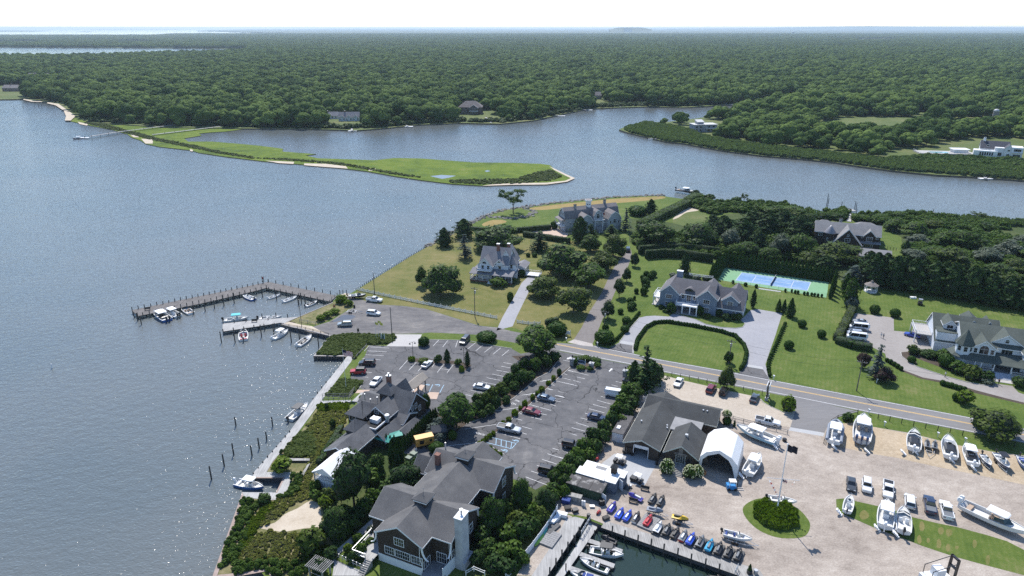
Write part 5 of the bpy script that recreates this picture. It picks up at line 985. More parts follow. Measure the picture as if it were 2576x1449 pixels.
oc=lambda r,z:[(6.0+r*math.cos(6.283*(k+.5)/8),-7.4+r*math.sin(6.283*(k+.5)/8),z)for k in range(8)]
c=MB();c.loft([oc(2.1,0),oc(2.1,6.7)]);b.part('turret',c,M_CLAP);c=MB();c.loft([oc(2.6,6.6),oc(2.6,6.75),oc(.03,11.0)]);b.part('turret_roof',c,M_GRNROOF)
for a in(-135,-90,-45):x_,y_=6.0+1.96*math.cos(D2R(a)),-7.4+1.96*math.sin(D2R(a));b.win(x_,y_,4.9,.9,1.4,a+90,1,2)
b.win(10.6,-8.42,4.6,2.2,1.4,0,2,1,arch=True);b.win(8.6,-8.42,4.7,.8,1.4,0,1,2);b.win(12.6,-8.42,4.7,.8,1.4,0,1,2);b.win(16.3,-5.22,7.5,.9,.6,0,1,1,arch=True);b.win(16.5,-6.42,4.7,2.6,1.3,0,3,1);b.win(23,-8.62,4.6,2.2,1.4,0,2,1,arch=True);b.win(20.8,-8.62,4.7,.8,1.4,0,1,2)
R=b.R;por=[(2.4,-5.0),(3.2,-8.6),(5.6,-10.6),(8.8,-10.9),(26,-12.2)];inn_=[(4.2,-5.0),(4.6,-7.6),(6.2,-8.6),(8.8,-8.4),(26,-8.6)]
for k in range(4):(x0,y0),(x1,y1),(u0,w0),(u1,w1)=por[k],por[k+1],inn_[k],inn_[k+1];R.hexa([(x0,y0,3.1),(x1,y1,3.1),(u1,w1,4.3),(u0,w0,4.3),(x0,y0,3.25),(x1,y1,3.25),(u1,w1,4.45),(u0,w0,4.45)])
b.R.hexa([(6,-8.6,4.28),(26,-8.6,4.28),(26,-6.3,4.7),(6,-6.3,4.7),(6,-8.6,4.42),(26,-8.6,4.42),(26,-6.3,4.85),(6,-6.3,4.85)])
c=MB();c.prism([(x,y,.75)for x,y in por]+[(26,-6.4,.75),(4.2,-5.0,.75)],(0,0,.15));b.part('porch_floor',c,M_FLAT);c=MB()
for k in range(4):(x0,y0),(x1,y1)=por[k],por[k+1];c.prism([(x0*.98+.1,y0+.2,0),(x1*.98+.1,y1+.2,0),(x1*.98+.1,y1+.2,.75),(x0*.98+.1,y0+.2,.75)],(0,.1,0))
b.part('porch_skirt',c,M_CLAP);b.posts([(2.7,-5.3),(3.5,-8.4),(5.8,-10.3),(8.7,-10.6),(10.2,-10.7),(13.2,-10.9),(17.2,-11.2),(20.4,-11.5),(24,-11.8)],.9,3.15,.12);b.rail([(2.6,-5.2),(3.4,-8.5),(5.7,-10.4),(8.8,-10.7),(13.0,-11.0)],.9,.85,None,.3);b.rail([(17.4,-11.3),(25.9,-12.0)],.9,.85,None,.3)
b.steps(13.1,17.2,-11.3,2.4*.4,7,.34,mat('blue_white_steps',(.45,.49,.56),.6));b.box('landing',12.9,-15.6,0,17.4,-13.7,.08,M_PAVER)
for x in(9.6,11.2,12.6,18.6,20.4,22.6):b.win(x,-6.42,1.4,1.1,1.4,0,1,2)
b.win(15.2,-6.42,.95,1.3,2.1,0,1,1,name='front_door');b.win(4.6,.18,.9,1.8,1.5,0,2,1)
b.box('side_deck',-4.3,4.5,2.7,.1,13.5,2.9,mat('pale_deck',(.36,.345,.33),.8));b.rail([(.1,4.6),(-4.2,4.6),(-4.2,13.4),(.1,13.4)],2.9,1.0,M_WHITEV,.4);b.posts([(-4.2,4.6),(-4.2,9),(-4.2,13.4)],0,2.7,.14);b.rail([(17,14.5),(30,10)],0.0,1.5,M_WHITEV,.35,'rear_fence');b.done()
# ---------------------------------------------------------------- houses across the creek
b=Bld('modern_white_house','white modern house with dark roof and wide windows above the reed bank',(352.8,512.3),D2R(-30),M_WHITE,mat('navy_roof',(.035,.04,.06),.7))
b.gable(-3,3,15,15,5.5,10.5,'x');b.W.box(6,0,0,23,8,7);b.W.box(-7,-2,0,8,6,4.5);b.W.box(16,-2,0,23,8,8.2);b.gable(12,-1,17,9,7,9.5,'y');b.chimney(-1,9,9,13,1.6,1.4,M_WHITE,M_DARK)
for k in range(6):b.win(-2.6+k*1.5,-2.03,1.2,1.0,2.4,0,1,1,mt=M_WHITE)
b.win(9.5,-.03,1.2,2.2,2.4,0,2,1);b.win(14.4,-1.03,1.2,1.6,1.9,0,2,1);b.win(14.4,-1.03,5.0,1.2,1.2,0,2,1);b.win(19.6,-2.03,5.2,4.4,1.9,0,4,1);b.win(19.6,-2.03,.9,4.4,2.2,0,4,1);b.win(1.5,-2.03+4.9+.1,7.2,1.6,1.2,0,2,1);b.box('balcony',16.2,-3.4,4.4,23,-2,4.7,M_WHITE)
b.rail([(16.3,-3.3),(22.9,-3.3)],4.7,1,None,.8);b.done()
pd=Bld('pool_terrace','white fenced swimming pool terrace beside the white modern house',at('W',1795,1165),D2R(-8),M_WHITE,M_WHITE,'terrace')
pd.box('deck',0,0,0,40,14,.9,M_PAVER);pd.box('pool',9,4,.8,22,9,.93,mat('pool_water',(.12,.42,.50),.05));pd.rail([(0,14),(0,0),(40,0)],.9,1.1,M_WHITE,.6);pd.box('pool_house',26,6,.9,36,13,3.2,M_WHITE);pd.box('pool_house_roof',25,5,3.2,37,13.6,3.5,M_WHITE);pd.done()
b=Bld('flat_roofed_house','grey flat roofed modern house among trees on the reedy point',at('W',85,998),D2R(8),mat('grey_stucco',(.30,.31,.34),.8,var=.1),mat('pale_flat_roof',(.50,.50,.50),.8));b.W.box(0,0,0,22,12,6.4);b.R.box(-.5,-.5,6.4,22.5,12.5,6.8);b.W.box(4,3,6.8,10,9,8.6);b.R.hexa([(3.5,2.5,8.6),(10.5,2.5,8.6),(10.5,9.5,8.9),(3.5,9.5,8.9),(3.5,2.5,8.8),(10.5,2.5,8.8),(10.5,9.5,10.3),(3.5,9.5,10.3)])
for x in(2.4,6.4,14,18.5):b.win(x,-.03,3.8,2.4,1.6,0,2,1);b.win(x,-.03,.8,2.4,1.8,0,2,1)
b.rail([(11.5,-1.5),(21,-1.5)],3.3,1,None,.8);b.box('balcony',11.4,-1.6,3.0,21.2,0,3.3,M_WHITE);b.done()
b=Bld('brown_house','big brown house with hipped roof on the far wooded shore',at('V',885,862),D2R(-2),mat('brown_shingle_wall',(.14,.105,.095),.85,var=.25,scale=.6),mat('brown_roof',(.135,.115,.115),.85,var=.2,scale=.4));b.hip(0,0,26,16,7.5,13.8,'x',inset=8);b.gable(12,-3,22,8,7.0,10.5,'y',ends=(1,0))
for x in(2,5,8):b.win(x,-.03,4.6,1.6,1.6,0,2,2);b.win(x,-.03,1.0,1.8,2.0,0,2,1)
for x in(14,17,20):b.win(x,-3.03,4.4,1.9,1.8,0,2,1);b.win(x,-3.03,.8,2.0,2.2,0,2,1)
b.box('balcony',12,-5,3.4,22,-3,3.7,M_WHITE);b.rail([(12.1,-4.9),(21.9,-4.9)],3.7,1,None,.8);b.done()
def cottage(t,x,y,w,d,ze,zr,wall,roof,label,rz=0,cat='house',name='cottage',dorm=0):
    b=Bld(name,label,at(t,x,y),D2R(rz),wall,roof,cat);b.gable(0,0,w,d,ze,zr,'x');n=max(2,int(w/3.2))
    for k in range(n):b.win((k+.5)*w/n,-.03,1.0,1.5,1.6,0,2,1)
    for k in range(dorm):xx=w*(k+.5)/dorm;b.gable(xx-1.5,-.3,xx+1.5,d*.45,ze+.4,ze+2.2,'y',ends=(1,0));b.win(xx,-.33,ze-.6,1.2,1.0,0,2,1)
    b.chimney(w*.3,d/2,zr-1,zr+1.3,1.1,.9,M_BRICK);b.done();return b
cottage('U',2440,898,15,9,3.2,6.8,M_CLAP,M_VICROOF,'small white cottage with grey roof left of the larger white cottage',4,dorm=1)
cottage('V',-20,915,21,10,4.0,8.6,M_CLAP,M_VICROOF,'larger white waterside cottage with three small gables',6,dorm=3)
cottage('U',20,690,34,14,5,9,mat('pink_brick_wall',(.33,.20,.165),.85),M_GAMROOF,'reddish house on the left edge above the far marsh',0);cottage('U',205,608,40,16,6.5,12.5,M_CLAP,M_GAMROOF,'pale gabled house peeking out of the woods at far left',-6,dorm=2)
cottage('V',1868,748,17,10,5,9,mat('tan_wall',(.36,.31,.27),.8),M_GAMROOF,'tan house in the trees left of the far creek mouth',-5);cottage('V',2345,757,24,12,4.5,9.5,M_GRCLAP,mat('teal_grey_roof',(.10,.24,.20),.6),'grey waterside house with teal green roof at the creek bend',-4,dorm=1)
cottage('V',395,800,11,9,5,9,M_GRCLAP,M_GAMROOF,'grey house half hidden behind oaks near the small dock',0);cottage('U',1740,868,12,9,5,9,M_GRCLAP,M_GAMROOF,'grey house hidden under the oaks behind the marsh',0);cottage('V',690,712,24,10,7,12,M_GRCLAP,mat('slate_blue_roof',(.15,.18,.22),.8),'slate blue roof among the treetops behind the brown house',4)
cottage('V',-60,795,16,11,7,13,M_GAMROOF,mat('purple_brown_roof',(.15,.11,.12),.8),'house with steep purplish roof behind the white cottages',0)
# silo
s_=empty('farm_silo',at('W',2342,948),0,'tall grey concrete silo with domed cap among the trees','silo');c=MB();c.lathe([(2.6,0),(2.6,13.6)],18);c.build('shaft',mat('silo_concrete',(.22,.20,.19),.9,var=.15,scale=.6),s_,smooth=False);c=MB();c.lathe([(2.65,13.6),(2.3,14.9),(1.3,15.7),(.05,16)],18);c.build('dome',mat('silo_cap',(.45,.45,.46),.6),s_,smooth=True)
# gazebo
g_=empty('gazebo',at('M',1030,1195),0,'white octagonal garden gazebo with brown shingled roof on the lawn','gazebo');oc=lambda r,z:[(r*math.cos(6.283*(k+.5)/8),r*math.sin(6.283*(k+.5)/8),z)for k in range(8)]
c=MB();c.loft([oc(2.5,2.5),oc(2.5,2.6),oc(.5,3.7),oc(.5,4.0),oc(.02,4.5)]);c.build('roof',mat('grey_brown_shakes',(.20,.175,.16),.9,var=.25,scale=2),g_);c=MB();c.loft([oc(2.25,0),oc(2.25,.3)]);c.build('floor',M_WHITE,g_)
for k in range(8):x,y,_z2=oc(2.1,0)[k];c=MB();c.box(x-.07,y-.07,.3,x+.07,y+.07,2.5);c.build('post',M_WHITE,g_)
c=MB()
for k in range(7):c.tube([(*oc(2.1,0)[k][:2],1.15),(*oc(2.1,0)[(k+1)%8][:2],1.15)],.05,4);c.tube([(*oc(2.1,0)[k][:2],2.3),(*oc(2.1,0)[(k+1)%8][:2],2.3)],.09,4)
c.build('railing',M_WHITE,g_)
# small sheds by the restaurant hedge
b=Bld('garden_shed','small teal green garden shed with grey roof beside the clipped hedge',at('B',1160,850),D2R(15),mat('teal_shed_boards',(.035,.125,.105),.7,var=.15,scale=2),M_OLDROOF,'shed',trim=M_OLDROOF);b.gable(0,0,3.3,2.4,2.0,2.9,'x',ov=.2);b.win(2.4,-.02,.9,.6,.7,0,1,2);b.done()
b=Bld('utility_trailer','orange-yellow box generator trailer standing in the service yard',at('B',995,945),D2R(22),mat('orange_yellow_paint',(.62,.33,.075),.5),M_WHITE,'trailer',trim=M_DARK);b.W.box(0,0,.55,4.2,1.8,2.5);b.box('lid',-.05,-.05,2.5,4.25,1.85,2.58,mat('orange_lid',(.70,.40,.12),.5));b.box('vent_panel',.9,-.03,1.1,1.9,0,2.0,M_DARK);b.box('control_panel',3.2,-.03,1.3,3.8,0,1.9,M_DARK);b.box('chassis',.1,.2,.35,4.6,1.6,.55,M_DARK)
for x in(1.2,3.0):
    for y in(-.1,1.72):c=MB();c.lathe([(.33,-.09),(.33,.09)],12);c.build('wheel',M_DARK,b.root,(x,y+.05,.33),(math.pi/2,0,0))
b.done()
# ================================================================ trees, hedges and shrubs on the near shore
M_MAPLE=leafmat('maple_leaves',(.024,.056,.010),(.072,.122,.022),.18,.5,.35)
M_LIME=leafmat('lime_leaves',(.060,.098,.014),(.105,.145,.026),.25,.5,.3)
M_OLIVE=leafmat('olive_leaves',(.050,.082,.014),(.092,.125,.026),.2,.5,.3)
M_EVER=leafmat('evergreen_sprays',(.015,.040,.011),(.040,.074,.020),.08,.6,.35)
M_ARB=leafmat('arborvitae_sprays',(.020,.052,.009),(.052,.098,.016),.1,.6,.3)
M_BOX=leafmat('boxwood_leaves',(.018,.048,.008),(.046,.090,.014),.05,.5,.25)
M_SILV=leafmat('silver_leaves',(.085,.110,.075),(.150,.175,.130),.2,.5,.3)
M_SPRUCE=leafmat('spruce_needles',(.045,.065,.055),(.085,.110,.095),.05,.6,.25)
M_PURP=leafmat('purple_leaves',(.028,.014,.016),(.060,.030,.030),.15,.5,.3)
M_SHRUB=leafmat('shrub_leaves',(.036,.078,.012),(.085,.140,.022),.2,.5,.5)
M_SHRUBD=leafmat('dark_shrub_leaves',(.022,.052,.012),(.056,.096,.020),.12,.5,.5)
M_BRIGHT=leafmat('bright_shrub_leaves',(.090,.150,.014),(.150,.210,.028),.3,.5,.4)
M_REED=leafmat('reed_leaves',(.085,.125,.060),(.150,.190,.100),.4,.8,.3)
M_TUFT=leafmat('grass_blades',(.090,.140,.020),(.170,.210,.045),.45,.8,.4)
M_DRYT=leafmat('dry_beach_grass',(.17,.175,.085),(.30,.285,.16),.5,.8,.4)
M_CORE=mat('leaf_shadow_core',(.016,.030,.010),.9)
BUILT={}
def proto(key,fn):
    if key not in BUILT:BUILT[key]=fn()
    return BUILT[key]
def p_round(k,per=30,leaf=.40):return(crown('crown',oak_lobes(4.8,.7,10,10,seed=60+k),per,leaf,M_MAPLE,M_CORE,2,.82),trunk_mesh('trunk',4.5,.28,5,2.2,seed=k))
def p_open(k):
    rr=random.Random(k);L=[((rr.uniform(-3.6,3.6),rr.uniform(-3.6,3.6),rr.uniform(4.5,9.6)),(rr.uniform(1.0,1.7),)*2+(.8,))for _ in range(24)]
    C,N,S=lobe_leaves(L,60,.36,inner=.3);return(quads_mesh('crown',C,N,S,[M_MAPLE]),trunk_mesh('trunk',6.5,.22,6,3.0,seed=k))
def p_conifer(k,tiers=11,sparse=.85,droop=.25):
    """nominal radius 2.5, height 10; whorls of drooping boughs"""
    rr=random.Random(k);C,N,S=[],[],[]
    for t in range(tiers):
        z=1.2+8.6*t/tiers;R=2.5*(1-(z-.6)/9.9)**.8*rr.uniform(.8,1.12);nb=max(4,int(9*sparse*(R/2.5+.35)))
        for q in range(nb):
            a=rr.uniform(0,6.28);m=max(3,int(R*6*sparse))
            for j in range(m):
                d=R*(j+.6)/m*rr.uniform(.9,1.08);C.append((d*math.cos(a)+rr.gauss(0,.10),d*math.sin(a)+rr.gauss(0,.10),z-droop*d+.12*d*d/2.5+rr.gauss(0,.08)));N.append((.35*math.cos(a)+rr.gauss(0,.3),.35*math.sin(a)+rr.gauss(0,.3),1));S.append(rr.uniform(.26,.46)*(1.2-.4*j/m))
    return quads_mesh('crown',np.array(C),np.array(N),np.array(S),[M_EVER])
def p_cone(k,R=1.3,H=6,per=70,leaf=.2,lump=.12,flat=.75,m=None):
    """dense clipped or columnar evergreen, nominal radius R, height H"""
    n=int(per*R*H);zz=RNG.random(n)**.8*H;prof=lambda z:R*np.clip(np.minimum((1-(z/H)**(2.2 if flat>.5 else 1.15)),.25+z/H*4),0,1)**.8
    a=RNG.uniform(0,6.28,n);ph=RNG.uniform(0,6.28,3);w=1+lump*np.sin(a*3+ph[0]+zz*1.3)+lump*np.sin(a*5+ph[1]-zz*2.1);r=prof(zz)*w*RNG.uniform(.88,1.05,n)
    C=np.stack([r*np.cos(a),r*np.sin(a),zz],1);N=np.stack([np.cos(a),np.sin(a),.45+0*a],1)+.35*RNG.normal(size=(n,3))
    rings=[[(prof(np.array(z))*.82*math.cos(6.283*i/10),prof(np.array(z))*.82*math.sin(6.283*i/10),z)for i in range(10)]for z in np.linspace(0,H*.97,8)]
    cv=np.array([p for r_ in rings for p in r_],float);cf=[(k2*10+i,k2*10+(i+1)%10,k2*10+10+(i+1)%10,k2*10+10+i)for k2 in range(7)for i in range(10)]
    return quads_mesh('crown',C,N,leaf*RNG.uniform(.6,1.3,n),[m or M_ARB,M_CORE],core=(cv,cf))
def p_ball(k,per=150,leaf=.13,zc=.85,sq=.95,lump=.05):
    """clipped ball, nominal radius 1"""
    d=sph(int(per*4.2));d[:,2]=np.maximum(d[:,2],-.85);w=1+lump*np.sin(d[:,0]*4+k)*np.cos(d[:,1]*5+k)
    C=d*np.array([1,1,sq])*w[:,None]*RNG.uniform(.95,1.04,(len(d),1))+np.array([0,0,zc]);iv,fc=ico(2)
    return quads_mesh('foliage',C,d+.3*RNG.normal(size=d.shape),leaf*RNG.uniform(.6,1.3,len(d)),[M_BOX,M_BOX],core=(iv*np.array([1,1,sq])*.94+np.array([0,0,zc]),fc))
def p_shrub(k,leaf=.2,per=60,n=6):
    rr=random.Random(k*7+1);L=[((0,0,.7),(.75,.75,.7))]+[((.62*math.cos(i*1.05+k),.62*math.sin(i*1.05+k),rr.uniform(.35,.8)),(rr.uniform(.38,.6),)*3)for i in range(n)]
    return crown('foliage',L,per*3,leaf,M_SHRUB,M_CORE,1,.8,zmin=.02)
def p_tuft(k,n=110,h=1.0,m=None):
    a=RNG.uniform(0,6.28,n);r=RNG.random(n)**.5*.30;lean=RNG.uniform(.1,.75,n);C=np.stack([(r+lean*.35)*np.cos(a),(r+lean*.35)*np.sin(a),RNG.uniform(.25,.62,n)*h*(1-lean*.25)],1)
    N=np.stack([np.cos(a),np.sin(a),.5+lean],1)+.3*RNG.normal(size=(n,3));return quads_mesh('blades',C,N,np.full(n,.30)*RNG.uniform(.8,1.3,n),[m or M_TUFT],up=True,asp=1.15)
ROUND=[p_round(k)for k in range(3)];OPEN=p_open(3);CONI=[p_conifer(k)for k in range(3)];CEDAR=[p_cone(k,2.5,10,42,.40,.3,.6,M_EVER)for k in range(3)];ARB=[p_cone(k,1.25,6,95,.19,.07,.3)for k in range(3)]
COL=SC.collection
BALL=[p_ball(k)for k in range(2)];SHR=[p_shrub(k)for k in range(4)];TUFT=[p_tuft(k)for k in range(3)]
TR_S=trunk_mesh('trunk',4,.22,3,1.2,seed=9);TR_T=trunk_mesh('trunk',9,.22,0,1,seed=4)
def dims(t,bx,by,w,top):
    B=at(t,bx,by);depth=B.y*CP+HCAM*SP;R=w/TL[t][2]/FPX*depth/2;H=rise(B,t,bx,top);return B,R,max(H,R*.7)
def tree(kind,t,bx,by,w,top,label,m=None,group=None):
    B,R,H=dims(t,bx,by,w,top);rz=random.uniform(0,6.28);ms=[m]if m else None
    if kind=='round':
        a,b_=ROUND[random.randrange(3)];e=empty('leafy_tree',B,rz,label,'tree',group,(R/4.9,R/4.9,H/10.2));obj('crown',a,e,mats=ms);obj('trunk',b_,e)
    elif kind=='open':e=empty('open_tree',B,rz,label,'tree',group,(R/4.6,R/4.6,H/10.2));obj('crown',OPEN[0],e,mats=ms);obj('trunk',OPEN[1],e)
    elif kind=='pine':e=empty('pine_tree',B,rz,label,'tree',group,(R/2.5,R/2.5,H/9.9));obj('crown',CONI[random.randrange(3)],e,mats=ms);obj('trunk',TR_T,e)
    elif kind=='cedar':e=empty('cedar_tree',B,rz,label,'tree',group,(R/2.6,R/2.6,H/10));obj('crown',CEDAR[random.randrange(3)],e,(0,0,.3),mats=ms);obj('trunk',TR_S,e)
    elif kind=='arb':e=empty('arborvitae',B,rz,label,'tree',group,(R/1.25,R/1.25,H/6));obj('crown',ARB[random.randrange(3)],e,mats=ms);obj('trunk',TR_S,e,scale=(.5,.5,.3))
    elif kind=='ball':e=tag(obj('clipped_shrub',BALL[random.randrange(2)],None,B,rz,(R,R,H/1.8),mats=ms),label,'shrub',group)
    elif kind=='shrub':e=tag(obj('shrub',SHR[random.randrange(4)],None,B,rz,(R,R,H/1.35),mats=ms),label,'shrub',group)
    elif kind=='tuft':e=tag(obj('ornamental_grass',TUFT[random.randrange(3)],None,B,rz,(R/.6,R/.6,H/.95),mats=ms),label,'grass clump',group)
    return e
for q in[('open','J',1075,410,250,165,'open airy tree alone on the round lawn by the point',None),('cedar','J',385,740,170,560,'leaning dark cedar at the corner of the bulkheaded lawn',None),('cedar','J',580,655,210,470,'dense dark evergreen on the shore behind the leaning cedar',None),('pine','J',585,862,200,600,'thin grey-green pine standing alone on the dry lawn',M_SPRUCE),('round','J',905,770,500,520,'huge dark spreading tree behind the Victorian house',None),
  ('round','J',345,1235,420,905,'big round dark maple on the dry lawn near the picket fence',None),('round','J',155,1140,130,925,'small round tree left of the big lawn maple',None),('pine','J',1340,780,250,575,'wide dark pine behind the two low bushes',None),('round','J',1560,1030,520,700,'large maple between the Victorian house and the lane',None),('round','J',1365,1250,340,1035,'low olive-green spreading tree beside the narrow grey drive',M_OLIVE),('round','J',1835,1160,390,890,'rounded green tree left of the lane',M_SHRUB),('round','J',1980,985,290,770,'lighter tree between the lane and the large maple',M_OLIVE),('round','J',1680,1405,370,1135,'olive-green tree nearest the road beside the lane',M_OLIVE),
  ('round','J',1850,790,230,615,'dark tree in front of the gambrel house',None),('round','J',2080,850,250,610,'brownish dark tree at the head of the lane',M_OLIVE),('cedar','J',1745,700,190,450,'pointed cedar hiding the left front of the gambrel house',None),('pine','J',1860,640,150,510,'spreading pine below the gambrel house windows',None),('pine','J',2060,640,190,515,'spreading pine right of the flagpole by the gambrel house',None),('pine','J',2205,590,150,335,'tall grey-green spruce at the right end of the gambrel house',M_SPRUCE),('cedar','J',2455,430,120,272,'dark clipped evergreen mound beyond the gambrel house',None),('ball','J',2330,425,190,335,'wide clipped shrub beside the dark evergreen mound',None),('ball','J',1490,562,80,485,'egg shaped clipped shrub by the pink gravel court',None),
  ('round','J',2300,945,95,795,'young street tree at the upper end of the lane',M_EVER),('round','J',2215,1100,100,945,'second young street tree down the lane',M_EVER),('round','J',2140,1252,140,1050,'third young street tree beside the topiary balls',M_EVER),('round','K',962,632,150,430,'young street tree nearest the road on the lane',M_EVER),('round','K',240,1010,470,700,'big bushy tree at the corner of the restaurant parking lot',M_SHRUB),
  ('pine','K',1330,1360,290,860,'tall thin dark pine beside the parking lot exit',M_EVER),('cedar','K',1400,1290,240,1060,'dark evergreen bush under the tall thin pine',None),('cedar','K',1225,1290,150,1060,'evergreen left of the tall pine trunk',None),('round','K',2160,1330,170,1090,'small wind-bent pine by the roadside fence',M_OLIVE),('pine','N',1080,850,220,510,'blue spruce on the roadside lawn',M_SPRUCE),('round','N',950,760,150,600,'purple-leaved tree left of the blue spruce',M_PURP),('round','N',1170,900,210,748,'purple-leaved tree right of the blue spruce',M_PURP),('round','N',2275,1455,480,1180,'spreading dark juniper across the road at the right',M_OLIVE),
  ('cedar','L',500,1020,105,815,'pointed evergreen behind the blue-grey house chimney',None),('arb','L',1440,1400,75,1270,'left of three columnar evergreens at the gravel courtyard gate',None),('arb','L',1495,1405,70,1275,'middle columnar evergreen at the gravel courtyard gate',None),('arb','L',1560,1450,120,1262,'largest columnar evergreen at the gravel courtyard gate',None),('cedar','L',1185,1360,60,1180,'narrow evergreen against the right end of the blue-grey house',None),('cedar','L',2160,1340,150,1060,'bright pointed cypress between court and gazebo lawn',M_ARB),('cedar','L',2110,1240,110,1020,'slim cypress behind the bright pointed one',M_ARB),('pine','L',2190,1120,240,920,'blue-green fir left of the gazebo',M_SPRUCE),('shrub','M',840,1370,120,1250,'bluish bush at the foot of the bright cypress',M_SPRUCE),
  ('round','B',1400,740,430,385,'broad dark yew mass between restaurant and parking lot',M_ARB),('round','A',1520,740,440,150,'large dark evergreen leaning over the white dining tent',M_EVER),('round','C',850,1010,290,640,'bushy green cypress in front of the inn chimney',M_ARB),('round','C',1150,800,250,455,'cypress between the inn and the parking lot hedge',M_ARB),('round','C',1390,790,240,560,'rounded evergreen at the end of the parking lot hedge',M_EVER),('round','A',2040,590,330,330,'spreading evergreen left of the inn brick chimney',M_EVER),('arb','A',1800,500,100,265,'tall narrow column evergreen left of the inn',None),('arb','A',1922,430,65,282,'small narrow column evergreen left of the inn',None),('arb','A',1900,330,90,85,'first of the clustered column evergreens by the yellow trailer',None),('arb','A',1955,345,90,100,'second of the clustered column evergreens by the yellow trailer',None),('arb','A',2000,320,80,110,'third of the clustered column evergreens by the yellow trailer',None),('round','A',1320,1060,300,755,'big glossy bush above the sand patch',M_SHRUBD),
  ('ball','N',1785,745,150,625,'big round clipped shrub at the corner of the green-roofed porch',None),('shrub','N',1615,650,160,585,'dark spreading shrub below the white garage wall',M_SHRUBD),('shrub','N',1750,680,160,590,'bright shrub beside the big clipped ball',M_SHRUB),('shrub','N',1450,620,110,530,'reddish weeping small tree on the drive corner bed',M_OLIVE),('ball','N',1440,705,80,645,'dark ball shrub on the drive corner bed',None),('shrub','N',1905,800,170,700,'green hydrangea mass below the porch',M_SHRUB),('shrub','N',2040,860,190,745,'olive bush before the porch railing',M_OLIVE),('shrub','N',2190,900,120,800,'dark bush left of the wide blue steps',M_SHRUBD),('shrub','N',2200,920,110,870,'pale variegated plant by the wide blue steps',M_SILV),('shrub','N',2520,950,130,850,'dark round bush right of the wide blue steps',M_SHRUBD),('ball','N',1885,1090,70,1015,'dark ball beside the yellow-green weeping shrub',None),('shrub','N',1965,1120,160,1000,'yellow-green weeping shrub on the roadside lawn',M_BRIGHT),
  ('ball','M',1068,1412,100,1330,'two-tiered clipped shrub left of the lawn path',None),('ball','M',1272,1450,100,1370,'two-tiered clipped shrub nearer the wooden deck',None),('ball','N',340,350,85,280,'clipped ball nearest the three columnar evergreens',None),('ball','N',535,455,85,380,'clipped ball in the middle of the wide side lawn',None),('ball','N',207,568,95,490,'clipped ball beside the courtyard hedge',None),('ball','K',450,790,200,665,'wide clipped dome at the lane entrance',None),('ball','K',925,870,195,750,'flat topped clipped shrub around the lane utility pole',None),('ball','K',940,750,70,685,'small clipped cone behind the flat topped shrub',None),('ball','K',1150,680,90,610,'clipped ball on the lane side of the drive hedge',None),('ball','K',1135,765,90,700,'clipped ball halfway down the drive hedge',None),('shrub','K',2175,1075,95,960,'upright dark bush around the oval lawn utility pole',M_BOX),
  ('ball','I',2320,852,200,765,'spreading clipped yew on the lawn strip by the lot',None),('ball','I',1690,900,110,815,'clipped box hedge block at the paver apron',None),('tuft','I',1565,1055,70,1010,'bright grass clump under the left lot lamp',M_BRIGHT),('shrub','I',1690,1075,110,1030,'low spreading juniper in the lot island',M_OLIVE),('shrub','I',1835,1075,80,995,'rounded bush in the lot island',M_SHRUBD),('cedar','I',1925,1080,70,940,'first pointed evergreen in the lot island',None),('cedar','I',2128,1110,60,962,'second pointed evergreen at the end of the lot island',None),('shrub','I',2035,1095,80,1035,'bright bush between the two pointed evergreens',M_SHRUB),('tuft','I',2070,1160,60,1100,'grass clump at the tip of the lot island',M_BRIGHT),
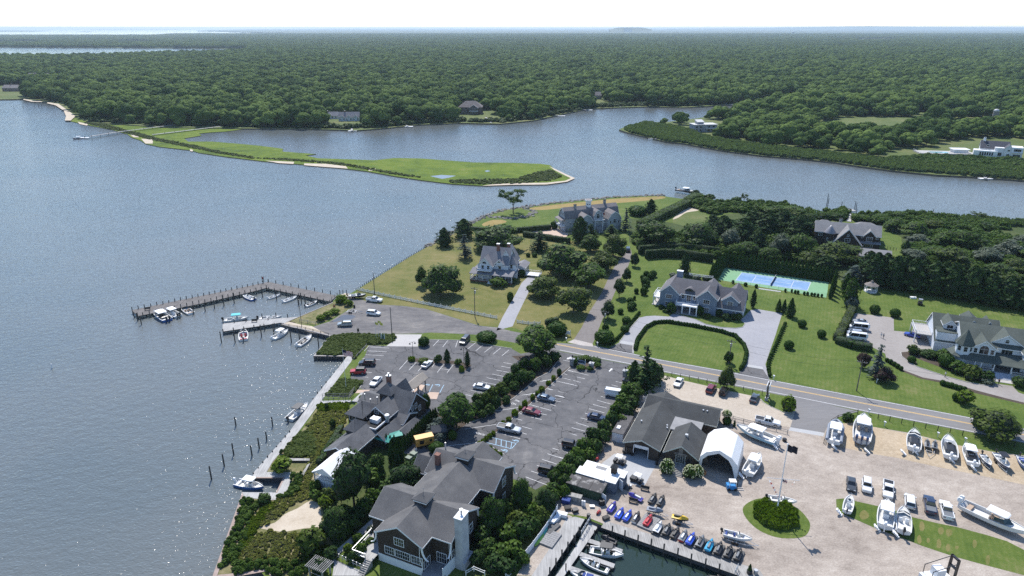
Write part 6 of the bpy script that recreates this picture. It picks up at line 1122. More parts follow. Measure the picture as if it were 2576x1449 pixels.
  ('ball','B',1095,530,90,385,'tall clipped yew at the restaurant end wall',None),('ball','B',1360,845,90,755,'dome shrub behind the teal garden shed',M_SHRUB),('ball','B',1200,965,150,880,'clipped mound beside the yellow trailer',None),('shrub','A',1640,830,180,690,'rounded light shrub along the boardwalk garden',M_SHRUB),('shrub','A',1710,700,150,580,'pale feathery shrub left of the inn roof',M_SHRUB),('shrub','A',1230,760,130,650,'bright yellow-green shrub at the sand edge',M_BRIGHT),('shrub','A',1120,1190,280,1000,'low dark rose thicket below the sand patch',M_OLIVE),('shrub','A',1110,1240,110,1165,'small round bush below the rose thicket',M_SHRUBD),('shrub','A',1690,1060,80,950,'variegated shrub against the inn wall',M_SILV),('shrub','A',1500,1310,90,1210,'dark egg shaped bush in the inn garden',M_SHRUBD),('shrub','A',1460,1210,90,1130,'bright low bush in the inn garden',M_BRIGHT),('shrub','A',1590,1260,120,1130,'mixed green bush in the inn garden',M_SHRUB),('shrub','A',620,720,130,640,'dark bush at the foot of the slip boardwalk',M_SHRUBD),('shrub','B',155,730,60,640,'small dark bush alone on the dune grass',M_SHRUBD),('shrub','B',95,550,40,480,'low bush at the dune edge by the boardwalk',M_SHRUBD),('shrub','A',790,220,40,175,'tiny bush on the boardwalk edge',M_SHRUBD),('shrub','A',790,405,200,285,'bright planting in the boardwalk cut-out',M_BRIGHT),('ball','D',1690,690,90,620,'low dark shrub under the white hydrangea tree',None),('shrub','D',2300,560,140,400,'bright green clump on the sign island',M_BRIGHT),('round','D',760,430,200,270,'bushy laurel at the fence corner of the parking lot',M_SHRUB),('shrub','F',800,400,110,320,'low juniper at the rail fence by the yacht',M_SHRUBD),('arb','D',1765,715,35,640,'small potted evergreen at the rail fence end',None),('arb','E',1918,1420,60,1330,'potted dark evergreen beside the dock gate',None),('cedar','L',610,240,110,175,'wind-shaped tree at the seaward end of the tall hedge',None),('shrub','L',745,290,110,215,'round thicket above the creek',M_SHRUBD),('open','L',1095,310,80,212,'small lone tree on the creek bluff',M_OLIVE),('shrub','L',1020,315,110,245,'grey thicket beside the small lone tree',M_SHRUBD),('ball','J',1225,845,45,805,'left of two low bushes on the dry lawn',None),('ball','J',1290,845,55,805,'right of two low bushes on the dry lawn',None),('ball','J',1160,1040,85,975,'dark bush at the right corner of the Victorian porch',M_SHRUBD),('shrub','J',925,1140,170,1060,'bright bush before the Victorian porch',M_SHRUB),('ball','J',1045,1290,65,1200,'lone pointed bush beside the grey drive',None),('shrub','J',1085,1115,60,1060,'small bush under the Victorian porch corner',M_OLIVE)]:tree(*q[:7],q[7])
# mixed evergreen belt between the houses, the court and the right edge
belt='dense belt of evergreens and thicket trees'
for i,(k,t,x,y,w,top,m)in enumerate([('round','L',200,740,400,470,0),('round','L',640,750,380,490,0),('cedar','L',780,560,160,420,0),('cedar','L',880,640,260,440,0),('cedar','L',1080,700,300,465,0),('cedar','L',1180,560,240,375,0),('cedar','L',1330,620,260,405,0),('cedar','L',1480,580,260,375,0),('round','L',1530,490,240,345,M_OLIVE),('cedar','L',1650,660,280,425,0),('cedar','L',1740,620,180,450,0),('round','L',1650,860,280,600,M_SHRUB),('round','L',1450,840,220,595,M_SILV),('round','L',950,770,220,550,M_SILV),('round','L',1150,860,260,690,0),('round','L',2010,900,460,690,M_OLIVE),('round','L',1740,980,250,780,M_OLIVE),('round','L',1340,910,220,740,0),('round','L',1010,880,200,700,M_SHRUB),('cedar','L',2330,1080,250,800,0),('cedar','L',1900,1010,240,840,0),('cedar','L',1560,800,200,640,0),('cedar','L',1230,760,200,580,0),
  ('cedar','M',1060,1130,260,815,0),('cedar','M',1260,1160,250,850,0),('cedar','M',1440,1185,270,870,0),('cedar','M',1640,1215,270,900,0),('cedar','M',1830,1250,280,925,0),('cedar','M',2020,1280,280,950,0),('cedar','M',2210,1310,270,1030,0),('cedar','M',2390,1340,280,1050,0),('cedar','M',2560,1370,280,1060,0),('cedar','M',2740,1400,280,1080,0),('cedar','M',1160,1080,240,820,0),('cedar','M',1350,1110,240,840,0),('cedar','M',1540,1140,250,880,0),('cedar','M',1740,1170,250,900,0),('cedar','M',1930,1200,250,930,0),('cedar','M',2120,1230,250,960,0),('round','M',2440,1200,300,1000,M_OLIVE),
  ('round','M',1780,750,270,565,M_SHRUB),('round','M',1950,770,270,570,0),('round','M',1500,730,230,615,M_SILV),('round','M',1480,900,270,770,M_SILV),('cedar','M',1375,840,90,690,0),('round','M',1850,950,380,740,M_OLIVE),('round','M',2190,920,300,740,M_SILV),('round','M',2400,840,260,665,M_SILV),('round','M',2480,1010,260,850,M_OLIVE),('open','M',2100,470,130,395,M_OLIVE),('round','M',1320,480,170,385,M_SHRUB),('round','M',1480,650,280,480,M_SHRUB),('round','M',1270,580,230,450,M_SHRUB),('round','M',1130,470,170,410,M_SHRUB),('round','M',700,470,170,400,M_SHRUB),('round','M',560,470,150,395,M_SHRUB),('round','M',930,480,150,420,M_SHRUB),('round','M',2080,760,220,640,0),('round','M',1650,860,260,730,M_SHRUB),('round','M',2060,1060,260,920,M_OLIVE),('round','M',2300,1060,260,900,M_SHRUBD),('round','M',2180,560,170,490,M_SHRUBD),('round','M',1900,540,170,480,M_SHRUBD),('round','M',1650,560,200,470,M_OLIVE),('round','M',2560,740,230,620,M_SILV),('round','M',2650,900,260,760,M_SHRUB),('round','M',250,440,260,330,M_SHRUB),('round','M',80,450,260,320,M_SHRUB),('round','M',400,520,200,400,0)]):
    lab={0:'dark evergreen in the dense belt between court, gazebo lawn and creek',M_SILV:'silvery-leaved thicket tree among the dark evergreens',M_OLIVE:'olive-green thicket tree among the dark evergreens'}.get(m,'fresh green thicket tree near the creek edge')
    if k=='round' and m==0:lab='dark leafy tree in the belt behind the long clipped hedge'
    tree(k,t,x,y,w,top,lab,m or None,belt)
# rows of clipped plants
def row(kind,t,path,n,w,hpx,label,group,m=None):
    P=ats(t,path);seg=[(P[i+1]-P[i]).length for i in range(len(P)-1)];tot=sum(seg)
    for k in range(n):
        d=tot*k/(n-1);i=0
        while i<len(seg)-1 and d>seg[i]:d-=seg[i];i+=1
        p=P[i].lerp(P[i+1],d/seg[i]);R,H=w/2*random.uniform(.92,1.08),hpx*random.uniform(.9,1.1);rz=random.uniform(0,6.28)
        if kind=='arb':e=empty('arborvitae',p,rz,label,'tree',group,(R/1.25,R/1.25,H/6));obj('crown',ARB[k%3],e,mats=[m]if m else None);obj('trunk',TR_S,e,scale=(.5,.5,.2))
        else:tag(obj('boxwood_shrub' if kind=='ball' else 'grass_tuft',(BALL if kind=='ball' else TUFT)[k%2],None,p,rz,(R,R,H/1.8)if kind=='ball' else(R/.6,R/.6,H),mats=[m]if m else None),label,'shrub' if kind=='ball' else 'grass clump',group)
row('ball','K',[(1240,945),(1262,850),(1350,728),(1438,680),(1560,672),(1800,708),(2100,768),(2245,815),(2330,900),(2360,980),(2340,1090),(2300,1150)],78,1.2,1.25,'clipped boxwood in the hedge ringing the oval lawn','boxwoods ringing the oval lawn')
row('ball','K',[(1000,895),(1070,830),(1150,745),(1215,660),(1280,585)],24,1.0,1.1,'clipped boxwood along the left drive of the blue-grey house','boxwoods along the left drive');row('ball','N',[(170,335),(90,520),(10,700),(0,780),(15,850)],26,1.1,1.3,'clipped boxwood along the right edge of the gravel courtyard','boxwoods along the courtyard')
row('arb','L',[(925,945),(1400,1012),(1960,1095)],27,2.9,6.4,'tall evergreen in the dark screen behind the tennis court','arborvitae screen round the tennis court');row('arb','L',[(765,1095),(850,1000),(905,940)],9,2.9,6.8,'tall evergreen in the screen left of the tennis court','arborvitae screen round the tennis court');row('arb','L',[(1965,1265),(1990,1200),(2005,1130)],5,2.2,7.0,'tall evergreen in the screen right of the tennis court','arborvitae screen round the tennis court')
row('arb','B',[(540,860),(620,890),(680,930)],6,1.5,3.2,'column evergreen hiding the teal awning from the garden','tall hedge beside the restaurant');row('arb','B',[(700,930),(860,960),(930,900),(1050,760),(1190,640)],20,1.7,3.6,'column evergreen in the tall hedge beside the restaurant','tall hedge beside the restaurant')
row('ball','N',[(1195,700),(1265,740),(1335,785)],5,1.3,1.3,'clipped ball beside the spruce along the pale drive','balls along the pale drive');row('ball','N',[(1755,935),(1850,960),(1970,1000)],6,1.5,1.4,'clipped ball along the drive opposite the porch','balls along the pale drive')
for x,y,w in[(985,1115,28),(1112,1140,38),(1220,1158,34),(1512,1202,24),(1576,1205,22),(1611,1215,26),(1640,1220,26),(1702,1230,26),(1735,1234,28),(1776,1240,26),(1806,1244,26),(1840,1250,26),(1878,1254,24)]:tree('ball','L',x,y,w,y-36,'small clipped ball along the front of the tennis court',None,'balls along the tennis court')
for x,y,w,h in[(1350,205,60,55),(1418,208,75,62),(1392,230,70,58),(1312,232,48,42),(1345,250,75,40),(1335,285,80,68),(1365,300,48,55),(1338,340,65,58),(1325,388,72,75),(1250,375,48,52),(1232,440,28,40),(1190,480,70,62),(1207,525,90,65),(1190,545,65,55),(1091,580,58,52)]:tree('ball','K',x,y,w,y-h,'clipped topiary ball on the lawn between lane and blue-grey house',None,'topiary balls on the lawn')
for i,(x,y,w,h)in enumerate([(2375,250,50,55),(2325,293,50,45),(2255,360,65,55),(2215,395,50,40),(2165,445,50,60),(2085,505,60,55),(2042,540,45,35),(1985,600,70,60),(1925,655,60,40),(1870,690,50,40),(1770,800,50,45),(1735,825,50,45),(1700,850,50,45),(1665,880,50,45),(1630,910,55,50),(1740,945,50,40),(1790,980,50,40),(1835,1008,60,35)]):tree('tuft','B',x,y,w,y-h,'bright ornamental grass clump on the divider between the two lots',M_BRIGHT if i%2 else M_TUFT,'grass clumps on the lot divider')
tree('ball','B',2432,198,48,130,'dark egg shaped shrub on the lot divider')
for x,y,w,h in[(2000,190,110,110),(2080,140,100,110),(2200,150,130,120),(2300,110,120,110),(1930,290,120,110),(2040,290,130,130),(2130,260,130,100),(1850,370,110,100),(1980,350,110,90),(1760,440,120,130),(1890,400,100,80),(1690,500,120,130),(1800,520,110,110),(1620,560,120,110),(1730,590,110,100),(1560,620,110,110),(1660,630,100,80),(2380,60,120,100),(2060,215,90,80),(1900,480,90,70),(1500,600,110,120),(2250,60,120,110),(1600,470,90,90)]:tree('shrub','B',x,y,w,y-h,'mixed garden shrub in the long bed between the two lots',random.choice([M_SHRUB,M_SHRUBD,M_SHRUBD,M_OLIVE,M_EVER]),'shrubs of the long bed between the lots')
for x,y,w,h in[(1230,720,130,80),(1170,760,140,70),(1260,790,130,90),(1130,830,120,70),(1320,760,120,80),(1230,860,130,70)]:tree('shrub','B',x,y,w,y-h,'blue-green spreading juniper between hedge and teal shed',M_SPRUCE,'spreading junipers by the teal shed')
for t,x,y,w,h in[('D',700,430,160,150),('D',720,560,150,150),('D',640,520,150,130),('D',680,640,150,140),('D',590,620,150,150),('D',540,720,150,150),('D',620,720,120,120),('D',460,790,150,140),('D',440,890,150,130),('D',350,880,150,140),('D',360,980,150,130),('D',260,990,160,150),('D',300,1060,140,120),('D',180,1070,160,140),('D',210,1160,150,130),('D',110,1140,150,140),('D',120,1250,160,140),('D',30,1230,150,150),('D',50,1330,150,130),('D',-40,1300,150,140),('D',60,1420,120,110),('D',-50,1420,150,130),('D',830,330,130,120),('D',980,250,130,130)]:tree('shrub',t,x,y,w,y-h,'leafy shrub in the thick hedge between parking lot and boat shop',random.choice([M_SHRUB,M_SHRUBD,M_SHRUBD]),'thick hedge shrubs beside the boat shop')
for t,x,y,w,h in[('C',1000,860,200,160),('C',1240,880,200,150),('C',1350,900,180,140),('C',1160,1060,240,160),('C',1010,1100,200,150),('C',1260,1000,180,130),('C',760,1120,170,160),('C',720,950,130,150),('C',820,1230,200,140),('C',950,1290,200,150),('C',1080,1260,200,150),('C',1150,1330,170,120),('C',880,1400,220,140),('C',1010,1420,200,130),('C',720,1330,160,130),('C',1120,950,200,140),('C',1480,700,130,120),('C',1580,660,110,100),('A',1720,520,200,140),('A',1870,620,180,130),('A',1840,720,180,130),('A',1420,900,200,160),('A',1510,1000,180,140),('A',1400,1050,170,120),('A',1560,900,180,140),('A',1130,600,110,110),('A',1130,690,120,100),('A',1270,690,140,120),('A',1290,1270,150,100),('A',1690,1160,110,90),('A',1640,1190,110,90),('A',1560,1110,110,80),('A',1750,380,160,150),('A',2080,430,160,130),('A',2180,560,120,120),('A',2160,330,100,80),('A',1180,1420,160,130)]:tree('shrub',t,x,y,w,y-h,'leafy shrub in the overgrown garden round the inn',random.choice([M_SHRUB,M_SHRUBD,M_EVER,M_OLIVE,M_SHRUB]),'overgrown garden shrubs round the inn')
for x,y,w,h in[(860,470,110,80),(930,500,90,60),(650,650,90,60),(720,620,90,60),(790,580,100,50)]:tree('shrub','I',x,y,w,y-h,'bright beach rose shrub on the bank above the small dock',M_BRIGHT,'rose shrubs on the dock bank')
for x,y,w,h in[(630,1090,90,80),(740,1040,90,40),(690,1140,90,40),(840,1080,90,50),(860,1120,70,40),(780,1150,70,40)]:tree('shrub','K',x,y,w,y-h,'low green shrub in the bed behind the entrance sign',M_SHRUB,'shrubs round the entrance sign')
for x,y,w,h in[(1560,560,90,40),(1600,575,90,110),(1880,590,90,90),(2080,610,70,70),(2160,640,90,60),(2220,640,70,60),(2280,640,70,60),(1960,620,90,40),(1500,530,60,40)]:tree('shrub','K',x,y,w,y-h,'foundation shrub along the front of the blue-grey house',random.choice([M_BOX,M_EVER,M_OLIVE]),'foundation shrubs of the blue-grey house')
for x,y in[(1620,215),(1770,210),(1860,235),(1950,240)]:tree('shrub','K',x,y,85,y-45,'pale flowering bush behind the blue-grey house',M_SILV,'pale bushes behind the blue-grey house')
# hydrangeas with cream flower heads
def hydrangea(t,x,y,w,top,label,stand=False):
    B,R,H=dims(t,x,y,w,top);e=empty('hydrangea',B,0,label,'shrub');z0=H*.45 if stand else 0
    obj('foliage',SHR[1],e,(0,0,z0),0,(R*.95,R*.95,(H-z0)/1.35),mats=[M_SHRUB]);d=sph(90);d[:,2]=abs(d[:,2])*.95;C=d*np.array([R*1.02,R*1.02,(H-z0)*.72])+np.array([0,0,z0+(H-z0)*.35])
    v,f=blobs([(tuple(c),(.13,.13,.17))for c in C],1,1,.1);q=MB();q.v=[tuple(p)for p in v];q.f=f;q.m=[0]*len(f);tag(q.build('flower_head',mat('cream_flowers',(.60,.58,.36),.8,col2=(.42,.46,.24),scale=3),e,recalc=False),kind='stuff')
    if stand:c=MB();c.tube([(0,0,0),(0,0,z0+.4)],.07,6);c.build('stem',M_BARK,e)
hydrangea('D',1085,1190,145,1050,'cream flowering hydrangea left of the shop steps');hydrangea('D',1315,1235,130,1110,'greenish hydrangea right of the shop steps');hydrangea('D',1390,1230,120,1110,'yellow-cream hydrangea next to the boat shelter');hydrangea('D',1685,670,90,555,'white hydrangea standard at the back corner of the shop',True)
# clipped hedges
def hedge(t,path,wd,h,label,m=None,dens=26,leaf=.22,z0=0.0):
    P=ats(t,path);C,N=[],[];b=MB()
    for i in range(len(P)-1):
        a,c=P[i],P[i+1];d=c-a;L=d.length;u=d/L;n=Vector((-u.y,u.x,0));k=int(dens*L*(wd+2*h)/3)
        for _ in range(k):
            s=random.uniform(-.02,1.02)*L;r=random.uniform(-h,h+wd);p=a+u*s
            if r<0:q,nn=p+n*(wd/2)+Vector((0,0,-r)),n
            elif r>wd:q,nn=p-n*(wd/2)+Vector((0,0,r-wd)),-n
            else:q,nn=p+n*(wd/2-r)+Vector((0,0,h)),Vector((0,0,1))
            q=q+nn*(.10*math.sin(s*1.1)+.06*math.sin(s*2.7+r));C.append(tuple(q));N.append(tuple(nn+Vector((random.gauss(0,.35),random.gauss(0,.35),random.gauss(.15,.3)))))
        w2=wd/2-.12;b.prism([a+n*w2,a-n*w2,a-n*w2+Vector((0,0,h-.1)),a+n*w2+Vector((0,0,h-.1))],d)
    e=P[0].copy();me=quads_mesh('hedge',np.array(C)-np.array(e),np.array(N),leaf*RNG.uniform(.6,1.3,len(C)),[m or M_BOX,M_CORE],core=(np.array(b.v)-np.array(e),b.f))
    return tag(obj('hedge',me,None,e),label,'hedge')
hedge('J',[(1115,600),(1290,585),(1450,570)],2.0,2.3,'low dark clipped hedge along the gambrel house lawn');hedge('J',[(1180,640),(1400,672),(1640,712)],2.0,2.4,'clipped hedge below the pink gravel court');hedge('J',[(660,575),(900,600),(1115,610)],1.8,1.6,'low hedge behind the shore evergreens')
hedge('L',[(60,560),(250,465),(420,385),(530,330)],5.0,3.4,'broad tall hedge running down to the boat dock',M_SHRUB,20,.3);hedge('L',[(530,318),(630,262)],5.0,3.4,'seaward section of the broad tall hedge',M_SHRUB,20,.3);hedge('L',[(105,865),(300,850),(500,862),(780,905)],1.8,3.6,'long dark clipped hedge at the top of the topiary lawn');hedge('L',[(40,820),(300,790),(600,800),(840,838)],2.0,3.6,'second dark hedge behind the long clipped hedge')
hedge('N',[(845,190),(790,300),(740,400),(690,490)],2.4,2.0,'hedge beside the parked vans',M_OLIVE);hedge('N',[(690,505),(850,560),(1040,590)],2.6,2.0,'rounded hedge end below the parked vans',M_BOX);hedge('A',[(1385,60),(1230,250),(1160,330)],1.4,1.0,'low clipped hedge between dune and dining tent');hedge('B',[(240,730),(60,1010)],1.3,1.0,'narrow hedge along the restaurant sea wall')
hedge('B',[(2120,85),(1960,215),(1820,350),(1640,475)],1.1,1.2,'trimmed hedge at the edge of the upper parking lot');hedge('K',[(340,690),(460,660)],1.6,1.6,'small hedge block by the short picket fence')
hedge('K',[(660,1050),(800,1050),(880,1075)],2.2,1.0,'clipped hedge behind the entrance sign',M_SHRUB)
# reeds, beach plants and ground cover: one object per stand
def fill(name,polys,spacing,meshes,ms,smin,smax,hmin,hmax,z=0.0):
    pr=[]
    allx=[]
    for t,pts in polys:
        P=[(p.x,p.y)for p in ats(t,pts,z)];xs,ys=[p[0]for p in P],[p[1]for p in P];X,Y=grid(min(xs),max(xs),min(ys),max(ys),spacing);k=inside(X,Y,P);allx.append(np.stack([X[k],Y[k]],1))
    Q=np.concatenate(allx);n=len(Q);S=RNG.uniform(smin,smax,n);Hh=RNG.uniform(hmin,hmax,n);mi=len(meshes)
    for i,me in enumerate(meshes):
        o=tag(obj('plant' if mi>9 else name,me,None,(*Q[i],z),0,(S[i],S[i],Hh[i]),mats=[ms]),kind='stuff');pr.append(o)
    return scatter(name,pr,np.concatenate([Q[mi:],np.full((n-mi,1),z)],1),np.stack([S[mi:],S[mi:],Hh[mi:]],1),RNG.uniform(0,6.28,n-mi),RNG.integers(0,mi,n-mi))
fill('reeds',[('O',[(1569,323),(1582,333),(1675,355),(1717,359),(1817,377),(1917,390),(2017,398),(2101,407),(2251,428),(2451,443),(2760,464),(2760,436),(2451,418),(2251,406),(2101,388),(1917,368),(1770,344),(1740,330),(1690,318),(1625,309)])],2.4,TUFT,M_REED,2.2,3.4,2.2,3.4)
fill('reeds',[('M',[(700,400),(800,400),(800,370),(690,385)]),('M',[(1100,424),(1500,413),(1700,439),(2100,463),(2576,499),(2800,520),(2800,560),(2576,545),(2300,535),(2050,510),(1800,490),(1500,455),(1300,440)])],1.7,TUFT,M_REED,1.6,2.6,1.8,2.8)
fill('shore_bushes',[('O',[(187,292),(230,306),(420,316),(560,318),(683,320),(767,322),(859,324),(959,321),(1059,311),(1159,307),(1259,309),(1382,292),(1485,271),(1625,266),(1717,268),(1917,255),(1917,251),(1717,262),(1625,261),(1485,265),(1342,297),(1259,304),(1159,303),(1059,306),(959,316),(859,319),(617,316),(420,309),(230,298)])],5.5,SHR[:2],M_SHRUBD,2.0,4.2,1.5,3.4);fill('marsh_scrub',[('O',[(212,310),(300,330),(380,352),(480,372),(560,388),(640,400),(640,396),(560,382),(480,364),(400,348),(300,322),(240,306)]),('O',[(1130,460),(1212,464),(1300,462),(1380,455),(1415,446),(1390,428),(1350,433),(1300,450),(1200,452),(1130,452)]),('O',[(640,398),(730,404),(860,416),(1000,440),(1060,448),(1060,445),(990,434),(860,410),(730,400)])],1.7,SHR[:2],M_OLIVE,.5,1.2,.25,.75,-.75);fill('shore_scrub',[('O',[(2215,402),(2330,392),(2600,405),(2680,440),(2450,428),(2251,408)])],4.0,SHR[:2],M_SHRUB,1.8,3.2,1.4,2.6)
fill('thicket',[('L',[(600,260),(720,290),(960,312),(1180,318),(1500,334),(1700,392),(1850,415),(1800,470),(1400,400),(1000,400),(760,430),(560,350)]),('M',[(450,410),(800,395),(810,470),(460,480)]),('M',[(850,440),(1100,430),(1300,420),(1500,425),(1700,450),(2100,500),(2500,560),(2100,600),(1600,560),(1200,520),(860,500)]),('M',[(1400,720),(1700,600),(2300,640),(2700,720),(2800,1250),(2400,1200),(1900,1120),(1400,950)]),('L',[(0,600),(300,620),(700,620),(900,500),(1800,640),(1800,900),(900,880),(0,760)])],3.0,SHR,M_SHRUB,1.4,2.7,1.2,2.6)
fill('undergrowth',[('A',[(405,665),(500,690),(680,690),(560,760),(470,900),(430,1100),(360,1300),(160,1380),(300,1000)]),('A',[(900,410),(1040,440),(960,600),(830,690),(700,700),(860,600)]),('A',[(300,1330),(640,1280),(1000,1330),(1100,1449),(700,1449),(600,1380),(320,1449)])],.8,SHR,M_SHRUB,.3,.65,.4,.9)
fill('groundcover',[('I',[(745,815),(880,790),(1400,795),(1400,838),(1330,885),(1150,895),(1105,900),(985,1035),(975,1000),(610,1000)]),('I',[(855,1245),(900,1240),(1075,1272),(1010,1355),(940,1412),(710,1400)]),('A',[(960,20),(1100,0),(1130,60),(1140,250),(1070,265),(800,262),(850,150)]),('B',[(410,440),(470,385),(510,380),(470,445)])],.75,SHR[:2],M_OLIVE,.45,.75,.35,.6)
fill('beach_grass',[('A',[(500,960),(700,730),(900,560),(1100,500),(1160,680),(1000,690),(800,820),(640,960)]),('A',[(430,1080),(620,1000),(1000,1020),(1240,1000),(1180,1180),(1000,1320),(600,1330),(340,1320)]),('B',[(0,560),(300,560),(280,700),(140,900),(0,1040),(-100,1060),(-100,700)]),('A',[(1130,120),(1280,60),(1200,260),(1140,400),(1000,560),(930,540),(1060,330)])],.85,TUFT,M_DRYT,.6,1.1,.4,.75)
fill('beach_grass',[('A',[(420,980),(600,760),(760,690),(640,850),(520,1000),(440,1200),(400,1180)]),('B',[(0,500),(320,480),(300,560),(0,560)]),('A',[(980,1240),(1250,1160),(1320,1190),(1200,1310),(1000,1350)])],.7,TUFT,M_TUFT,.7,1.2,.5,1.0)
fill('tall_grass',[('E',[(1985,745),(2100,720),(2170,790),(2200,790),(2260,740),(2370,840),(2400,930),(2300,985),(2150,965),(2080,930),(2000,860)])],.8,TUFT,M_BRIGHT,1.5,2.0,1.4,1.9)
# ================================================================ docks, pilings, boats
PIL={}
def pile_mesh(h,r=.15):
    k=(round(h,1),r)
    if k not in PIL:c=MB();c.lathe([(r,0),(r*.96,h-.05),(r*.7,h)],7);PIL[k]=c.mesh('piling',M_TIMBER)
    return PIL[k]
def dock(name,polys,z,label,top,cat='dock',pil=(),ph=3.2,pz=-1.9,r=.15,th=.28,side=None):
    """deck polygons in picture points + pilings as parts"""
    o0=at(*polys[0][:1],*polys[0][1][0],z);e=empty(name,(o0.x,o0.y,0),0,label,cat)
    for t,pts in polys:
        P=[p-Vector((o0.x,o0.y,0))for p in ats(t,pts,z)];s=sheet('deck',P,z,top,skirt=z-th,parent=e,skirt_mat=side or M_TIMBER)
    for q in pil:
        for p in q:obj('piling',pile_mesh(ph,r),e,(p.x-o0.x+random.uniform(-.06,.06),p.y-o0.y,pz+random.uniform(-.15,.15)))
    return e
def along(t,path,n,z=0.0):
    P=ats(t,path,z);seg=[(P[i+1]-P[i]).length for i in range(len(P)-1)];out=[]
    for k in range(n):
        d=sum(seg)*k/max(1,n-1);i=0
        while i<len(seg)-1 and d>seg[i]:d-=seg[i];i+=1
        out.append(P[i].lerp(P[i+1],d/seg[i]))
    return out
def rails(e,t,path,z,h,m=M_DOCK,n=8,name='handrail'):
    b=MB();P=[p-e.location for p in ats(t,path,z)]
    for i in range(len(P)-1):
        for k in(h,h*.5):b.tube([P[i]+Vector((0,0,k)),P[i+1]+Vector((0,0,k))],.05,4)
    for p in along(t,path,n,z):q=p-e.location;b.box(q.x-.05,q.y-.05,z,q.x+.05,q.y+.05,z+h+.05)
    return b.build(name,m,e)
pier=dock('town_pier',[('O',[(331,780),(347.5,795),(500,765),(644,731.5),(669,724.5),(831.5,759),(848,744),(675,709),(560,733)])],.0,'long dark L-shaped town pier lined with pilings',M_PIER,'pier',[along('H',[(1330,545),(2576,290),(2700,262)],25),along('I',[(125,258),(360,303),(750,378)],9),along('H',[(1345,590),(1400,605),(2576,350),(2680,322)],24),along('I',[(128,335),(250,362),(450,405),(745,468)],11)],3.0)
c=MB();c.box(-.9,-.3,.45,.9,.3,.55);c.box(-.9,.25,.55,.9,.32,1.0);c.box(-.8,-.25,0,-.7,.25,.45);c.box(.7,-.25,0,.8,.25,.45);BENCH=c.mesh('bench',M_TIMBER)
def bench(t,x,y,rz,label,z=0):return tag(obj('bench',BENCH,None,at(t,x,y,z),math.radians(rz)),label,'bench')
bench('H',1485,545,15,'wooden bench near the outer end of the town pier')
sd=dock('small_dock',[('O',[(560,814),(560,834),(644,821.5),(704,812),(741.5,817),(749,797),(644,805)])],.0,'short pale plank dock between two rows of boats',M_DOCKB,'dock',[along('H',[(2245,680),(2576,648),(2700,640)],5),along('H',[(2245,760),(2580,722),(2760,700)],6),along('I',[(60,605),(190,596),(320,612)],3)],2.9);bench('I',-15,665,8,'bench on the short pale plank dock')
dock('timber_bulkhead',[('I',[(255,690),(745,805),(752,796),(265,680)]),('I',[(742,806),(576,1006),(920,1010),(925,998),(598,998),(752,812)]),('I',[(320,660),(770,470),(776,462),(330,652)])],.12,'dark timber bulkhead around the planted corner below the dock',mat('grey_cap_board',(.30,.28,.27),.8,var=.15,scale=2),'bulkhead',[along('I',[(265,695),(740,812)],9,0),along('I',[(590,1018),(900,1018)],12,0)],1.9)
bw=dock('boardwalk',[('O',[(636,1191),(728,1086),(786.5,1006),(863,910),(874,895),(890,895),(883,910),(819,994),(751,1086),(686,1161),(671,1187),(740,1188),(720,1240),(716,1256),(680,1258),(612,1251),(607,1238),(697,1239),(717,1201.5),(637,1200)])],.08,'pale silver boardwalk along the water with a square boat slip',M_DECK,'boardwalk',[along('A',[(505,425),(870,5)],9),along('I',[(575,1440),(865,1075)],8)],2.3)
dock('lower_bulkhead',[('A',[(395,607),(410,660),(140,1449),(115,1530),(60,1530),(95,1449)]),('A',[(145,1440),(300,1425),(640,1380),(700,1449),(760,1530),(690,1500),(655,1400),(380,1449),(200,1530),(120,1530)]),('A',[(500,455),(830,453),(745,615),(730,613),(805,466),(505,466)])],.10,'pinkish timber bulkhead edge beside the overgrown beach',M_CAP,'bulkhead')
dock('beach_stairs',[('A',[(770,265),(1070,268),(1072,290),(768,290)]),('A',[(985,430),(1060,310),(1075,320),(1005,445)])],.5,'weathered timber retaining wall in the boardwalk planting',M_DOCK,'retaining wall',th=.5)
gw=dock('garden_boardwalk',[('A',[(1720,860),(1780,890),(1640,1010),(1380,1220),(1330,1290),(1480,1360),(1620,1400),(1600,1449),(1300,1449),(1320,1320),(1235,1280)])],.12,'pale plank garden walk past the inn to the pergola',M_DECK,'boardwalk');rails(gw,'A',[(1335,1265),(1620,1395)],.12,1.1,M_METAL,9)
g=empty('pergola',at('A',1180,1440),math.radians(-25),'weathered grey slatted pergola at the beach end of the garden walk','pergola')
for x,y in((-1.4,-1),(1.4,-1),(-1.4,1),(1.4,1)):c=MB();c.box(x-.12,y-.12,0,x+.12,y+.12,2.4);c.build('post',M_DOCK,g)
for k in range(11):c=MB();c.box(-1.9+k*.38,-1.5,2.4,-1.8+k*.38,1.5,2.55);c.build('slat',M_DOCK,g)
c=MB();c.box(-1.45,.9,.2,-1.35,1.0,2.0);c.box(-1.3,-1.05,.9,1.3,-.95,1.0);c.box(-1.9,-1.1,2.25,1.9,-.95,2.4);c.box(-1.9,.95,2.25,1.9,1.1,2.4);c.build('beam',M_DOCK,g)
br=dock('beach_ramp',[('B',[(330,470),(60,480),(30,455),(340,445)]),('B',[(340,465),(440,370),(470,372),(400,465)])],.2,'white edged wooden ramp from boardwalk to the restaurant',M_DECK,'ramp');rails(br,'B',[(50,420),(320,415),(375,350)],.2,1.0,M_DOCK,8);rails(br,'B',[(60,450),(320,440),(360,395)],.2,.9,M_DOCK,8)
